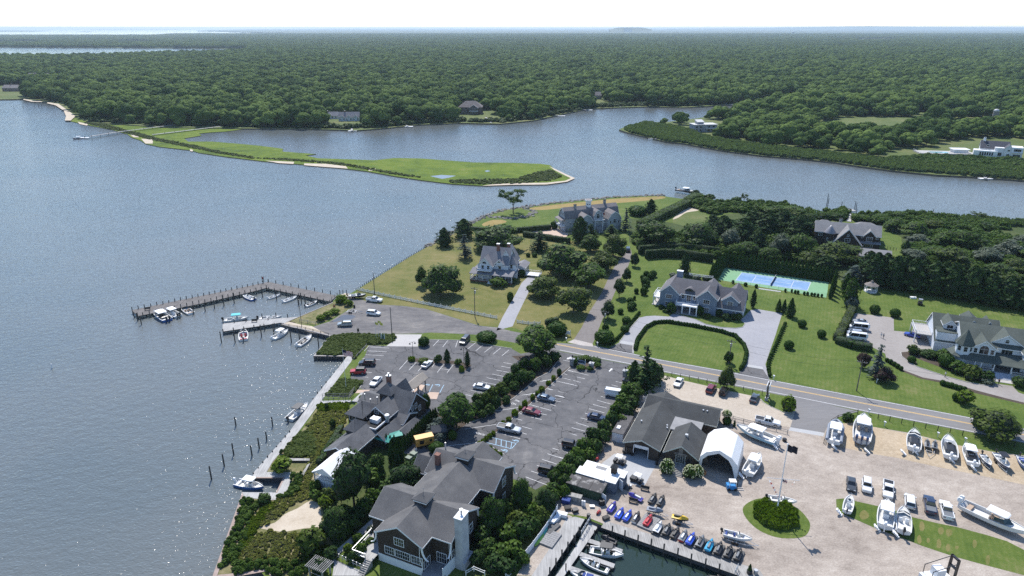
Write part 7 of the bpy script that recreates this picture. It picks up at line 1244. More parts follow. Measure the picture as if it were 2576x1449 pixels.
rd=dock('marina_quay',[('E',[(425,962),(468,895),(850,1010),(1260,1130),(1640,1275),(1900,1350),(2020,1390),(2060,1449),(2050,1530),(1900,1530),(1800,1444)])],.06,'grey plank quay along the boat basin below the jet skis',M_DOCK,'quay',[along('E',[(540,1010),(665,1055),(800,1100),(925,1145),(1195,1240),(1335,1290),(1475,1340),(1617,1390)],9)],3.4);rails(rd,'E',[(1770,1440),(1800,1380)],.1,1.1,M_STEEL,3)
dock('wide_dock',[('C',[(1610,870),(1700,855),(1795,880),(1740,975),(1420,1449),(1360,1530),(1230,1530),(1260,1449),(1470,1130)])],.05,'wide weathered plank dock left of the boat basin',M_DOCKB,'dock',[along('C',[(1735,1010),(1680,1095),(1625,1170),(1568,1245),(1505,1330),(1442,1420)],6,0)],3.2)
fd=dock('floating_dock',[('C',[(1850,905),(1935,945),(1840,1085),(1700,1290),(1590,1449),(1500,1540),(1440,1540),(1560,1370),(1720,1130),(1790,1000)])],-.55,'pale floating dock with three finger piers in the basin',M_DECK,'dock',[along('C',[(1697,1110),(1605,1390)],2,-.5),along('C',[(1890,1050),(1925,990)],2,-.5)],3.0,-2,.12)
for k,q in enumerate([[(1845,1075),(2180,1185),(2165,1225),(1820,1110)],[(1760,1210),(2100,1330),(2085,1370),(1735,1245)],[(1660,1350),(1980,1460),(1950,1500),(1630,1390)]]):f=sheet('finger_pier',[p-fd.location for p in ats('C',q,-.55)],-.55,M_DOCKB,skirt=-.9,parent=fd,skirt_mat=M_TIMBER)
rails(fd,'C',[(1850,890),(1760,1040)],-.1,1.0,M_STEEL,5,'gangway_rail')
# free standing pilings and channel markers
def post(t,x,y0,y1,label,z=ZW,r=.17,group='pilings standing in the water',name='mooring_piling',cat='piling',m=None):
    B=at(t,x,y0,z);h=rise(B,t,x,y1)-z;c=MB();c.lathe([(r,-.6),(r*.95,max(h,.8)-.08),(r*.6,max(h,.8))],7);return tag(c.build(name,m or M_TIMBER,None,B),label,cat,group)
for x,y0,y1 in[(85,480,345),(213,345,225),(308,230,115),(492,240,140),(565,165,62),(640,80,0),(330,-60,-150),(700,-60,-150)]:post('A',x,y0,y1,'dark mooring piling in the row off the lower boardwalk')
for x,y0,y1 in[(2230,870,760),(2367,870,757),(1425,690,610),(1387,655,575),(2255,500,390),(2358,475,370),(2160,525,440),(2066,555,470),(1950,585,500)]:post('H',x,y0,y1,'dark mooring piling off the town pier and small dock')
for x,y0,y1 in[(57,810,690),(180,785,680),(357,865,760),(438,840,775),(632,918,785),(458,470,370),(427,490,420),(497,480,410),(208,440,350),(67,410,330)]:post('I',x,y0,y1,'dark mooring piling between the moored boats')
post('H',525,1130,1085,'white topped channel marker alone in the bay',r=.2,group=None,name='channel_marker',cat='marker',m=M_WHITE)
for x,y in[(107,822),(177,818),(263,810),(293,812),(317,808),(365,806),(405,803)]:post('U',x,y,y-22,'weathered stake off the wooded point',group='stakes off the wooded point')
post('J',773,440,395,'day marker post on the rocky shore',0,.12,None,'day_marker','marker')
for q in[(580,390,212),(592,390,258),(738,352,293),(870,370,287),(884,375,303)]:post('M',*q,'tall dock piling by the creek landing',group='tall pilings in the creek')
for x,y in[(844,345),(876,345),(911,345)]:post('I',x,y+32,y-5,'short post beside the boat ramp',0,.14,'boat ramp posts')
# bulkhead posts along the lawn
e=empty('lawn_bulkhead',at('I',1010,345),0,'long timber bulkhead with short posts along the dry lawn','bulkhead')
for p in along('J',[(-505,1180),(47,838),(205,750)],40):obj('piling',pile_mesh(1.0,.12),e,p-e.location+Vector((0,0,-.3)))
# rock revetment
def rocks(name,t,path,n,label):
    P=along(t,path,n,-.3);iv,fc=ico(1);b=MB()
    for p in P:
        for _ in range(2):r=random.uniform(.5,1.1);o=len(b.v);q=p+Vector((random.gauss(0,.9),random.gauss(0,.9),random.uniform(-.2,.5)));b.v+=[(q.x+v[0]*r*random.uniform(.8,1.2),q.y+v[1]*r*random.uniform(.8,1.2),q.z+v[2]*r*.7)for v in iv];b.f+=[tuple(i+o for i in f)for f in fc];b.m+=[0]*len(fc)
    return tag(b.build(name,mat('shore_rock',(.10,.095,.09),.9,col2=(.27,.26,.24),scale=.8),recalc=False),label,'rocks',kind='stuff')
rocks('rock_revetment','J',[(640,518),(740,468),(850,424),(1000,374),(1190,354),(1430,314),(1800,279),(2100,249),(2576,233)],190,'rough stone revetment round the point');rocks('rock_revetment','J',[(210,745),(300,700),(455,612),(640,518)],60,'rubble shore below the dark evergreens');rocks('stone_ring','J',[(850,450),(1000,468),(1130,465),(1250,435),(1300,400),(1260,380),(1190,368)],60,'low stone ring round the open airy tree')
# little docks on the creek and marsh boardwalks
def creek_dock(t,pts,label,w=1.8,z=.2,fl=None):
    P=ats(t,pts,z);e=empty('creek_dock',(P[0].x,P[0].y,0),0,label,'dock');b=MB()
    for i in range(len(P)-1):d=(P[i+1]-P[i]).normalized();n=Vector((-d.y,d.x,0))*w/2;b.prism([P[i]+n-e.location,P[i]-n-e.location,P[i]-n-e.location-Vector((0,0,.3)),P[i]+n-e.location-Vector((0,0,.3))],P[i+1]-P[i])
    b.build('walkway',M_DECK,e);L=sum((P[i+1]-P[i]).length for i in range(len(P)-1))
    for p in along(t,pts,max(2,int(L/8)),z):obj('piling',pile_mesh(3.4,.16),e,p-e.location+Vector((w*.6,0,-2.2)))
    if fl:q=at(t,*fl,-.8);c=MB();c.box(-4,-1.6,0,4,1.6,.45);c.build('float',M_WHITE,e,q-e.location+Vector((0,0,0)))
creek_dock('U',[(680,1028),(855,1000),(930,990),(1150,962),(1385,932)],'long boardwalk over the marsh ending in a pier on the bay',2.2,.6,(640,1042));creek_dock('U',[(1150,1015),(1400,985),(1670,952)],'second straight boardwalk across the green marsh',2.4)
creek_dock('V',[(458,930),(500,950)],'small dock below the half hidden grey house',fl=(510,957));creek_dock('V',[(1090,885),(1130,925)],'dock in front of the brown house with two white floats',fl=(1100,931));creek_dock('V',[(1570,864),(1640,870)],'slim dock on the wooded bank with white float',fl=(1662,877));creek_dock('V',[(1780,822),(1850,830)],'white dock nearest the grassy clearing',fl=(1870,832));creek_dock('V',[(2070,798),(2110,806)],'dock with moored boat by the creek bend',fl=(2115,808));creek_dock('V',[(75,960),(80,985)],'white dock before the white cottages',fl=(85,990));creek_dock('W',[(290,778),(415,798)],'low dock at the mouth of the upper creek');creek_dock('W',[(640,762),(730,772)],'far dock at the top of the creek',fl=(715,770));creek_dock('W',[(2285,1290),(2285,1345)],'white dock below the modern white house',fl=(2284,1350));creek_dock('V',[(2450,1035),(2370,1048)],'dock on the reedy point with moored boat');creek_dock('M',[(815,490),(815,360),(870,385)],'plank landing behind the dark turret house',2.0);creek_dock('M',[(1800,560),(1780,500),(1710,430),(1640,390)],'bent boardwalk through the reeds to the creek',2.0)
c=MB();c.box(-3,-2,0,3,2,2.2);DUCK=tag(c.build('duck_blind',M_DOCK,None,at('W',1145,1222,ZW)),'small grey floating blind at the edge of the reeds','blind');tag(obj('boathouse',win_mesh(.1,.1,1,1)[0]),None)if False else None
bh=Bld('boat_house','tiny dark boathouse with white gable at the creek bend',at('V',2485,805,ZW),0,M_BRSH,M_WHITE,'boathouse');bh.gable(0,0,7,6,2.6,5,'y');bh.done()
# ---------------------------------------------------------------- boats
M_GEL=mat('white_gelcoat',(.76,.76,.75),.25,spec=.6,coat=.3);M_GELI=mat('white_deck_inside',(.60,.60,.585),.5);M_BLK=mat('black_plastic',(.018,.018,.02),.4);M_NAVY=mat('navy_hull_paint',(.03,.06,.14),.3,coat=.3);M_SKYB=mat('sky_blue_hull',(.26,.47,.62),.3,coat=.3);M_BLUE=mat('blue_hull_paint',(.05,.15,.42),.35);M_CANV=mat('blue_canvas',(.02,.05,.22),.8);M_TEAL=mat('turquoise_canvas',(.08,.45,.50),.7);M_GREYT=mat('grey_hypalon',(.20,.23,.28),.6);M_TAN=mat('tan_upholstery',(.40,.30,.22),.7);M_RED=mat('red_paint',(.42,.02,.025),.3,coat=.4);M_WSC=mat('boat_windscreen',(.04,.07,.08),.08)
def hull_meshes(L,B,D,fore=.72,flare=1.12,sole=.35):
    n=13;hs,dk=[],[]
    for i in range(n):
        s=i/(n-1);b=B/2*(.90+.10*min(1,s*4))*(1-max(0,(s-.42)/.58)**2.3*.985);x=-L/2+s*L;zs=D*(.86+.26*s*s);zk=D*max(0,(s-.72)/.28)**2*.72;bc=b*(.86-.25*max(0,s-.5));zc=zk+(zs-zk)*.34
        hs.append([(x,b,zs),(x-.02*L*s*0,bc,zc),(x,0,zk),(x,-bc,zc),(x,-b,zs)])
        bi=max(b-.16,b*.35);zf=D*sole if s<fore else zs-.10;zf=zs-.06 if s<.05 else zf;dk.append([(x,b*1.02,zs),(x,b*1.02,zs+.05),(x,bi,zs+.05),(x,bi*.97,zf),(x,-bi*.97,zf),(x,-bi,zs+.05),(x,-b*1.02,zs+.05),(x,-b*1.02,zs)])
    h=MB();h.loft(hs,0,False,False);h.face(hs[0][::-1]);d=MB();d.loft(dk,0,True,False)
    return h,d
HM={}
def outboard(m,parent,x,y,z,s=1.0):
    c=MB();c.loft([[(-.32*a,-.2*a,zz),(.22*a,-.2*a,zz),(.3*a,0,zz),(.22*a,.2*a,zz),(-.32*a,.2*a,zz),(-.4*a,0,zz)]for zz,a in((.15,.7),(.3,1),(.65,1),(.85,.7))]);o=c.build('outboard_motor',m,parent,(x-.38,y,z),scale=s);c=MB();c.box(-.12,-.06,-.9,.1,.06,.2);c.box(-.3,-.03,-.75,.2,.03,-.68);c.box(.1,-.12,-.2,.4,.12,.1);c.build('outboard_leg',m,o)
def boat(kind,t,stern,bow,label,z=ZW-.35,hull=None,B=None,motors=1,mm=None,top=None,cover=None,group=None,inside_m=None,L=None,seat=None):
    zr=z+.7;a,b_=at(t,*stern,zr),at(t,*bow,zr);Lm=(b_-a).length if L is None else L;Lm=max(3.6,min(Lm,13.0));c0=(a+b_)/2;B=B or Lm*.35;D=.50+Lm*.085
    e=empty('moored_boat' if z<-.5 else 'dry_stored_boat',(c0.x,c0.y,z),yaw(a,b_),label,'boat',group);key=(round(Lm,1),round(B,1),kind=='cruiser' or kind=='cuddy')
    if key not in HM:h,d=hull_meshes(Lm,B,D,.55 if key[2]else.74);HM[key]=(h.mesh('hull',M_GEL),d.mesh('deck',M_GELI))
    obj('hull',HM[key][0],e,mats=[hull or M_GEL]);obj('deck',HM[key][1],e,mats=[inside_m or M_GELI]);fl=D*.36;s=Lm/7
    for k in range(motors):outboard(mm or M_BLK,e,-Lm/2,(k-(motors-1)/2)*.62*s,D*.9,1.0*max(.8,min(s,1.35)))
    if kind=='rib':
        q=MB()
        for sg in(-1,1):q.tube([(-Lm/2-.2,sg*B*.45,D),(Lm*.2,sg*B*.45,D),(Lm*.4,sg*B*.25,D+.1),(Lm*.5,0,D+.15)],.26*s,8)
        q.build('inflatable_tube',M_GREYT,e)
    if kind in('open','ttop','rib','skiff'):
        q=MB();w=.42*min(s,1.2);x0=-.02*Lm;q.hexa([(x0,-w,fl),(x0+.9*s,-w*.8,fl),(x0+.9*s,w*.8,fl),(x0,w,fl),(x0+.05,-w,fl+1.0),(x0+.6*s,-w*.8,fl+1.05),(x0+.6*s,w*.8,fl+1.05),(x0+.05,w,fl+1.0)]);k=q.build('console',M_GEL,e);q=MB();q.hexa([(x0+.3,-w*.8,fl+1.0),(x0+.6*s,-w*.7,fl+1.05),(x0+.6*s,w*.7,fl+1.05),(x0+.3,w*.8,fl+1.0),(x0+.2,-w*.7,fl+1.4),(x0+.3,-w*.6,fl+1.45),(x0+.3,w*.6,fl+1.45),(x0+.2,w*.7,fl+1.4)]);q.build('windscreen',M_WSC,k)
        q=MB();q.box(x0-.95*s,-w,fl,x0-.45*s,w,fl+.65);q.box(x0-1.0*s,-w,fl+.65,x0-.92*s,w,fl+1.05);q.build('helm_seat',seat or M_WHITE,e);q=MB();q.box(Lm*.2,-B*.2,D*.62,Lm*.3,B*.2,D*.72);q.box(-Lm*.44,-B*.36,fl,-Lm*.38,B*.36,D*.72);q.build('cushion',seat or M_WHITE,e)
    if kind=='cuddy' or kind=='cruiser':
        q=MB();x0=Lm*.10;q.prism([(x0,-B*.36,D*1.0),(x0+Lm*.05,-B*.34,D+.62*s),(x0+Lm*.16,0,D+.5*s),(x0+Lm*.2,0,D*1.05)],(0,0,.02))if False else None
        for sg in(-1,1):q.face([(x0-Lm*.1,sg*B*.42,D),(x0+Lm*.06,sg*B*.38,D+.02),(x0+Lm*.02,sg*B*.33,D+.55*s),(x0-Lm*.1,sg*B*.38,D+.5*s)]);q.face([(x0+Lm*.06,sg*B*.38,D+.02),(x0+Lm*.15,0,D+.05),(x0+Lm*.08,0,D+.6*s),(x0+Lm*.02,sg*B*.33,D+.55*s)])
        q.build('windscreen',M_WSC,e,recalc=False);q=MB()
        for sg in(-1,1):q.box(-.06*Lm,sg*B*.2-.28,fl,.03*Lm,sg*B*.2+.28,fl+.55);q.box(-.08*Lm,sg*B*.2-.28,fl,-.06*Lm,sg*B*.2+.28,fl+1.0)
        q.box(-Lm*.42,-B*.34,fl,-Lm*.35,B*.34,fl+.45);q.build('seat',seat or M_TAN if kind=='cruiser' else(seat or M_WHITE),e)
    if kind in('ttop','cruiser')or top:
        hz=fl+(2.05 if kind!='cruiser' else 2.3);tl,tw=(1.35*s,.62*B*.62)if kind!='cruiser' else(Lm*.16,B*.36);cx=0.0 if kind!='cruiser' else.02*Lm;q=MB();q.loft([[(cx-tl*1,-tw,hz),(cx+tl*.8,-tw,hz),(cx+tl,-tw*.6,hz),(cx+tl,tw*.6,hz),(cx+tl*.8,tw,hz),(cx-tl,tw,hz)],[(cx-tl*.95,-tw*.93,hz+.12),(cx+tl*.75,-tw*.9,hz+.12),(cx+tl*.9,-tw*.5,hz+.12),(cx+tl*.9,tw*.5,hz+.12),(cx+tl*.75,tw*.9,hz+.12),(cx-tl*.95,tw*.93,hz+.12)]]);tt=q.build('hard_top',top or M_WHITE,e);q=MB()
        for sx in(-.6,.5):
            for sy in(-.75,.75):q.tube([(cx+tl*sx*.9,tw*sy,fl),(cx+tl*sx,tw*sy*1.05,hz)],.035,5)
        q.build('top_frame',M_STEEL,tt)
    if cover:q=MB();q.loft([[(-Lm*.32,-B*.36,D+.07),(Lm*.0,-B*.38,D+.07),(Lm*.06,-B*.2,D+.09),(Lm*.06,B*.2,D+.09),(0,B*.38,D+.07),(-Lm*.32,B*.36,D+.07)],[(-Lm*.28,-B*.2,D+.2),(0,-B*.22,D+.3),(Lm*.03,-B*.1,D+.32),(Lm*.03,B*.1,D+.32),(0,B*.22,D+.3),(-Lm*.28,B*.2,D+.2)]]);q.build('cockpit_cover',cover,e)
    q=MB()
    if kind not in('skiff','rib'):
        for sg in(-1,1):q.tube([(Lm*.18,sg*B*.40,D*1.0+.05),(Lm*.2,sg*B*.38,D*1.05+.35),(Lm*.4,sg*B*.19,D*1.1+.4),(Lm*.49,0,D*1.12+.42)],.022,4)
        q.build('bow_rail',M_STEEL,e)
    return e
def steps_thing(t,x,y,rz,label):
    c=MB()
    for k in range(4):c.box(-.4,k*.3,k*.3,.4,k*.3+.3,k*.3+.3)
    tag(c.build('boarding_steps',M_WHITE,None,at(t,x,y),math.radians(rz)),label,'steps')
for q in[('ttop','H',(1690,650),(1560,565),'white boat with blue hull and black cockpit, outermost on the pier',dict(hull=M_BLUE,cover=M_BLK,motors=2)),('ttop','H',(1795,610),(1670,545),'white hardtop boat beside the outermost boat on the pier',dict(motors=2)),('cuddy','H',(1925,580),(1830,520),'cream bowrider third from the end of the pier',dict(motors=0,seat=M_TAN)),('open','H',(2555,440),(2445,395),'white open boat with blue hull side in the middle of the pier',dict(hull=M_BLUE)),('open','I',(125,425),(245,388),'small white boat left of two along the pier bend',dict(mm=M_WHITE)),('open','I',(275,460),(415,410),'long white boat right of two along the pier bend',dict(mm=M_WHITE)),('cuddy','I',(500,505),(620,455),'white boat with black interior nearest the boat ramp',dict(cover=M_BLK)),('ttop','H',(2255,650),(2505,625),'long white boat with turquoise canopy behind the small dock',dict(top=M_TEAL)),('open','I',(30,632),(260,615),'low white boat with dark motor behind the small dock',dict()),('cuddy','H',(2450,848),(2450,745),'white boat with red rear seats at the small dock',dict(seat=M_RED)),('ttop','I',(170,835),(325,750),'white center console below the bulkhead with dark console',dict(mm=M_WHITE,cover=None)),('open','I',(420,905),(560,805),'white boat with black seats and canopy frame by the piling',dict(mm=M_WHITE,cover=M_BLK)),('ttop','A',(335,510),(610,570),'white center console with blue bottom entering the square slip',dict(hull=M_BLUE,mm=M_WHITE,top=M_WHITE)),('ttop','O',(737,1048),(765,1025),'white boat with black top moored at the boardwalk',dict(top=M_BLK,L=8)),
  ('ttop','C',(1845,1190),(2185,1250),'white boat with black T-top between the basin fingers',dict(top=M_BLK)),('open','C',(2040,1400),(1745,1285),'white open skiff with black motor in the basin',dict()),('cuddy','C',(1930,1490),(1650,1420),'boat with blue canvas cut by the lower picture edge',dict(cover=M_CANV)),('cruiser','L',(430,175),(590,200),'dark hulled white cruiser on a lift at the point',dict(hull=M_BLK,z=-.6,L=12)),('open','V',(2320,1052),(2370,1050),'small white boat at the reedy point dock',dict(L=8)),('ttop','U',(645,1042),(540,1048),'dark blue boat at the end of the marsh boardwalk pier',dict(hull=M_NAVY,L=9))]:boat(*q[:5],**q[5])
for q in[('ttop','D',(2190,870),(1790,715),'large sky-blue hulled boat with white hardtop beside the rail fence',dict(hull=M_SKYB,motors=2,mm=M_WHITE)),('ttop','D',(1900,1190),(2020,1000),'white boat with white top parked right of the boat shelter',dict(mm=M_WHITE)),('skiff','E',(2110,665),(2395,710),'slim white skiff on the grassy flagpole island',dict(z=.25)),('open','E',(1660,1010),(1945,1090),'white boat with blue cover roll on trailer by the quay',dict(seat=M_CANV)),('rib','F',(660,620),(690,420),'grey inflatable with white top at the driveway gate',dict(top=M_WHITE,mm=M_WHITE)),('cruiser','F',(935,650),(965,325),'biggest white sport boat with three blue outboards',dict(motors=3,mm=M_NAVY,L=12.5,B=4.1)),('cuddy','F',(1465,690),(1470,500),'white bowrider with black bow cover between two sets of steps',dict(mm=M_WHITE,cover=M_BLK)),('open','F',(1835,770),(1805,560),'white boat with black cockpit left of its twin on the sand',dict(mm=M_WHITE,cover=M_BLK)),('ttop','F',(2065,840),(1990,640),'white topped boat with black cockpit right of its twin',dict(mm=M_WHITE,cover=M_BLK)),('open','F',(2160,740),(2240,860),'small white tiller boat with dark hull on a trailer',dict(hull=M_NAVY)),('ttop','F',(2300,730),(2420,890),'white boat with black T-top and navy hull bottom',dict(top=M_BLK,hull=M_NAVY)),('cuddy','F',(2540,760),(2620,900),'boat with bright blue canvas at the right picture edge',dict(hull=M_BLUE,cover=M_CANV)),('open','G',(795,800),(830,645),'short white skiff with steps on the grass strip',dict()),('ttop','G',(1175,960),(1200,695),'white boat with pale top in the middle of the grass strip',dict(mm=M_WHITE)),('cuddy','G',(1365,1010),(1360,765),'white deck boat beside the pale topped boat',dict()),('cruiser','G',(2020,770),(2560,1020),'largest dual console boat with hardtop at lower right',dict(motors=2,mm=M_WHITE,L=11.5,B=3.4))]:
    kw=dict(z=.35);kw.update(q[5]);boat(*q[:5],**kw)
for t,x,y,rz,l in[('D',2205,945,60,'white boarding steps at the stern of the sky-blue boat'),('D',1865,1240,70,'boarding steps behind the boat by the shelter'),('F',690,690,85,'boarding steps behind the grey inflatable'),('F',1020,730,85,'boarding steps behind the biggest sport boat'),('F',1385,745,80,'left boarding steps of the bowrider'),('F',1507,740,85,'right boarding steps of the bowrider'),('F',1875,825,80,'boarding steps of the left twin boat'),('F',2095,905,75,'boarding steps of the right twin boat'),('G',745,845,60,'boarding steps beside the short skiff'),('G',1128,1000,75,'boarding steps left of the pale topped boat'),('G',1315,1060,75,'boarding steps of the white deck boat')]:steps_thing(t,x,y,rz,l)
# trailers
def trailer(t,tongue,tail,label,w=1.7):
    a,b_=at(t,*tail),at(t,*tongue);L=(b_-a).length;e=empty('boat_trailer',a,yaw(a,b_),label,'trailer');c=MB();c.box(0,-w/2,.45,L*.6,-w/2+.1,.55);c.box(0,w/2-.1,.45,L*.6,w/2,.55);c.tube([(L*.6,-w/2+.05,.5),(L,0,.5)],.05,5);c.tube([(L*.6,w/2-.05,.5),(L,0,.5)],.05,5)
    for k in(.05,.3,.55):c.box(L*k,-w/2,.46,L*k+.1,w/2,.56)
    c.build('frame',M_STEEL,e);c=MB();c.lathe([(.32,-.1),(.32,.1)],12)
    for x in(.22,.34):
        for s in(-1,1):c.build('wheel',M_BLK,e,(L*x,s*(w/2+.15),.32),(math.pi/2,0,0))
    return e
trailer('I',(1075,575),(915,565),'empty boat trailer behind the white car by the puddle');trailer('F',(1620,780),(1640,660),'double jet ski trailer between the boats on the sand');trailer('E',(1100,870),(890,810),'trailer under the shrink-wrapped jet ski');trailer('E',(1350,955),(1150,900),'trailer under the yellow and black jet ski',1.2);trailer('E',(2010,1170),(1690,1080),'trailer under the white boat by the quay');trailer('F',(2225,905),(2160,780),'trailer under the small tiller boat');trailer('F',(2395,940),(2310,780),'trailer under the black T-top boat');trailer('I',(1110,430),(950,410),'trailer under the boat at the ramp');boat('cuddy','I',(950,400),(1085,395),'black and white bowrider on a trailer at the boat ramp',z=.35,hull=M_BLK,L=6.2)
# jet skis
def ski_meshes():
    n=9;r=[];dk=[]
    for i in range(n):
        s=i/(n-1);x=-1.6+3.2*s;b=.6*(1-max(0,(s-.4)/.6)**2.4*.97);zs=.42+.22*s;zk=.28*max(0,(s-.6)/.4)**2;r.append([(x,b,zs),(x,b*.8,zk+.12),(x,0,zk),(x,-b*.8,zk+.12),(x,-b,zs)]);h=.12+.42*max(0,min(1,(s-.42)/.2))*(1-max(0,(s-.68)/.32)**1.6*.85);dk.append([(x,b*1.02,zs),(x,b*.7,zs+h*.45),(x,b*.32,zs+h),(x,-b*.32,zs+h),(x,-b*.7,zs+h*.45),(x,-b*1.02,zs)])
    h=MB();h.loft(r,0,False,False);h.face(r[0][::-1]);d=MB();d.loft(dk,0,True,False);s=MB();s.loft([[(-1.25,-.2,.5),(-1.25,.2,.5),(-1.2,.16,.86),(-1.2,-.16,.86)],[(-.3,-.2,.5),(-.3,.2,.5),(-.3,.17,.92),(-.3,-.17,.92)],[(.25,-.16,.6),(.25,.16,.6),(.15,.12,.95),(.15,-.12,.95)]]);b=MB();b.tube([(.1,-.38,1.12),(.25,0,1.08),(.1,.38,1.12)],.04,5);b.tube([(.3,0,.8),(.22,0,1.1)],.07,5);b.box(.3,-.5,.95,.4,-.38,1.08);b.box(.3,.38,.95,.4,.5,1.08)
    return h.mesh('hull',M_BLK),d.mesh('deck',M_BLK),s.mesh('seat',M_BLK),b.mesh('handlebar',M_BLK)
SKI=ski_meshes();c=MB();[c.box(-1.8+.5*i,-.75+.5*j,0,-1.32+.5*i,-.27+.5*j,.36)for i in range(7)for j in range(3)];FLOAT=c.mesh('jet_ski_float',mat('grey_float_cube',(.075,.078,.082),.7,var=.2,scale=3));c=MB();[c.box(-2.1+.52*i,-1.6+.52*j,0,-1.62+.52*i,-1.1+.52*j,.36)for i in range(8)for j in range(6)];FLOATB=c.mesh('jet_ski_float',mat('pale_float_cube',(.22,.22,.225),.7,var=.2,scale=3))
M_SB,M_SW,M_ST,M_SG=mat('jet_blue',(.02,.07,.48),.25,coat=.5),mat('jet_white',(.7,.7,.7),.25,coat=.4),mat('jet_teal',(.02,.28,.48),.25,coat=.4),mat('jet_grey',(.16,.17,.18),.35)
M_SV=mat('jet_violet',(.05,.04,.30),.25,coat=.4);M_YEL=mat('jet_yellow',(.65,.42,.02),.4)
def ski(t,tail,nose,label,hull,deck,seat,z=.0,fl=None,group='jet skis in the boat yard'):
    a,b_=at(t,*tail,.5),at(t,*nose,.5);c0=(a+b_)/2;rz=yaw(a,b_);e=empty('jet_ski',(c0.x,c0.y,z+(.36 if fl else.12)),rz,label,'jet ski',group)
    for k,m in zip(range(4),(hull,deck,seat,M_BLK)):obj(('hull','deck','seat','handlebar')[k],SKI[k],e,mats=[m])
    if fl:tag(obj('jet_ski_float',fl,None,(c0.x,c0.y,z+.02),rz),'block float under the '+label,'float','jet ski floats')
for q in[((505,800),(575,715),'violet and grey jet ski left of the blue pair',M_SV,M_SV,M_SW,None),((580,870),(655,770),'left of two bright blue jet skis',M_SB,M_SB,M_SW,None),((660,890),(735,795),'right of two bright blue jet skis',M_SB,M_SB,M_SW,None),((752,905),(810,815),'white and mint jet ski beside the blue pair',M_SW,M_BLK,M_SW,None),((865,950),(940,850),'red jet ski alone on a large block float',M_RED,M_RED,M_RED,FLOATB),((965,1025),(1040,915),'white nosed black jet ski next to the big float',M_BLK,M_SW,M_SW,FLOAT),((1055,1055),(1125,930),'all black jet ski third in the quay row',M_BLK,M_BLK,M_SG,FLOAT),((1140,1070),(1215,965),'slim black jet ski fourth in the quay row',M_BLK,M_BLK,M_BLK,None),((1225,1095),(1290,995),'red hulled jet ski with grey seat in the quay row',M_RED,M_SG,M_SW,None),((1295,1140),(1370,1030),'blue and white jet ski in the quay row',M_SB,M_SB,M_SW,FLOAT),((1390,1175),(1465,1050),'grey covered jet ski in the quay row',M_BLK,M_SG,M_BLK,FLOAT),((1485,1215),(1555,1085),'teal blue jet ski in the quay row',M_ST,M_ST,M_SG,FLOAT),((1575,1250),(1645,1110),'black jet ski right of the teal one',M_BLK,M_BLK,M_SG,FLOAT),((1675,1280),(1745,1150),'black jet ski second from the right end of the quay row',M_BLK,M_BLK,M_BLK,FLOAT),((1775,1310),(1840,1175),'black jet ski at the right end of the quay row',M_BLK,M_BLK,M_SG,FLOAT),((835,685),(705,630),'violet and white jet ski between the two benches',M_SV,M_SV,M_SW,None),((915,720),(985,625),'left of two black jet skis parked side by side',M_BLK,M_BLK,M_SG,None),((1000,745),(1065,640),'right of two black jet skis parked side by side',M_BLK,M_BLK,M_SG,None)]:ski('E',*q[:2],q[2],*q[3:6],fl=q[6])
ski('E',(890,790),(1045,830),'grey shrink-wrapped jet ski on a trailer',M_SG,M_GREYT,M_GREYT,.5);ski('E',(1150,870),(1290,910),'black and yellow jet ski on a trailer',M_BLK,M_YEL,M_BLK,.5);ski('F',(1600,690),(1595,610),'left jet ski on the double trailer',M_BLK,M_SG,M_BLK,.5);ski('F',(1670,700),(1675,625),'right jet ski on the double trailer',M_BLK,M_SG,M_BLK,.5);ski('C',(2110,1060),(1970,1010),'upper of two covered jet skis moored in the basin',M_BLK,M_BLK,M_BLK,-1.2);ski('C',(2100,1120),(1950,1060),'lower of two covered jet skis moored in the basin',M_BLK,M_BLK,M_BLK,-1.2);tag(obj('jet_ski_float',FLOATB,None,at('C',1440,1080),math.radians(60)),'empty pale block float beside the green kayak','float');tag(obj('jet_ski_float',FLOAT,None,at('C',1470,980),math.radians(50)),'stack of dark float blocks by the white fence','float');ski('E',(1530,1430),(1660,1449),'black jet ski half cut by the lower picture edge',M_BLK,M_BLK,M_BLK,-1.0)
# ================================================================ vehicles
def paint(n,c,metal=.15):return mat('car_'+n,c,.3,metal,coat=.8,spec=.5)
CW,CK,CS,CR,CN,CDR=paint('white',(.72,.73,.73),0),paint('black',(.012,.012,.014)),paint('silver',(.42,.44,.46),.4),paint('red',(.40,.012,.012)),paint('navy',(.025,.04,.085)),paint('dark_red',(.17,.012,.02));CG,CT,CB,CC=paint('graphite',(.045,.05,.055)),paint('slate_blue',(.11,.15,.20),.3),paint('bright_blue',(.02,.05,.36)),paint('sage_silver',(.34,.37,.36),.3)
M_CGL=mat('car_glass',(.012,.016,.022),.05,spec=.7);M_TYRE=mat('tyre_rubber',(.015,.015,.016),.8);M_RIM=mat('alloy_rim',(.40,.41,.42),.35,metal=.6);M_HL=mat('headlight_lens',(.55,.57,.60),.15);M_TL=mat('tail_light_lens',(.28,.015,.015),.25)
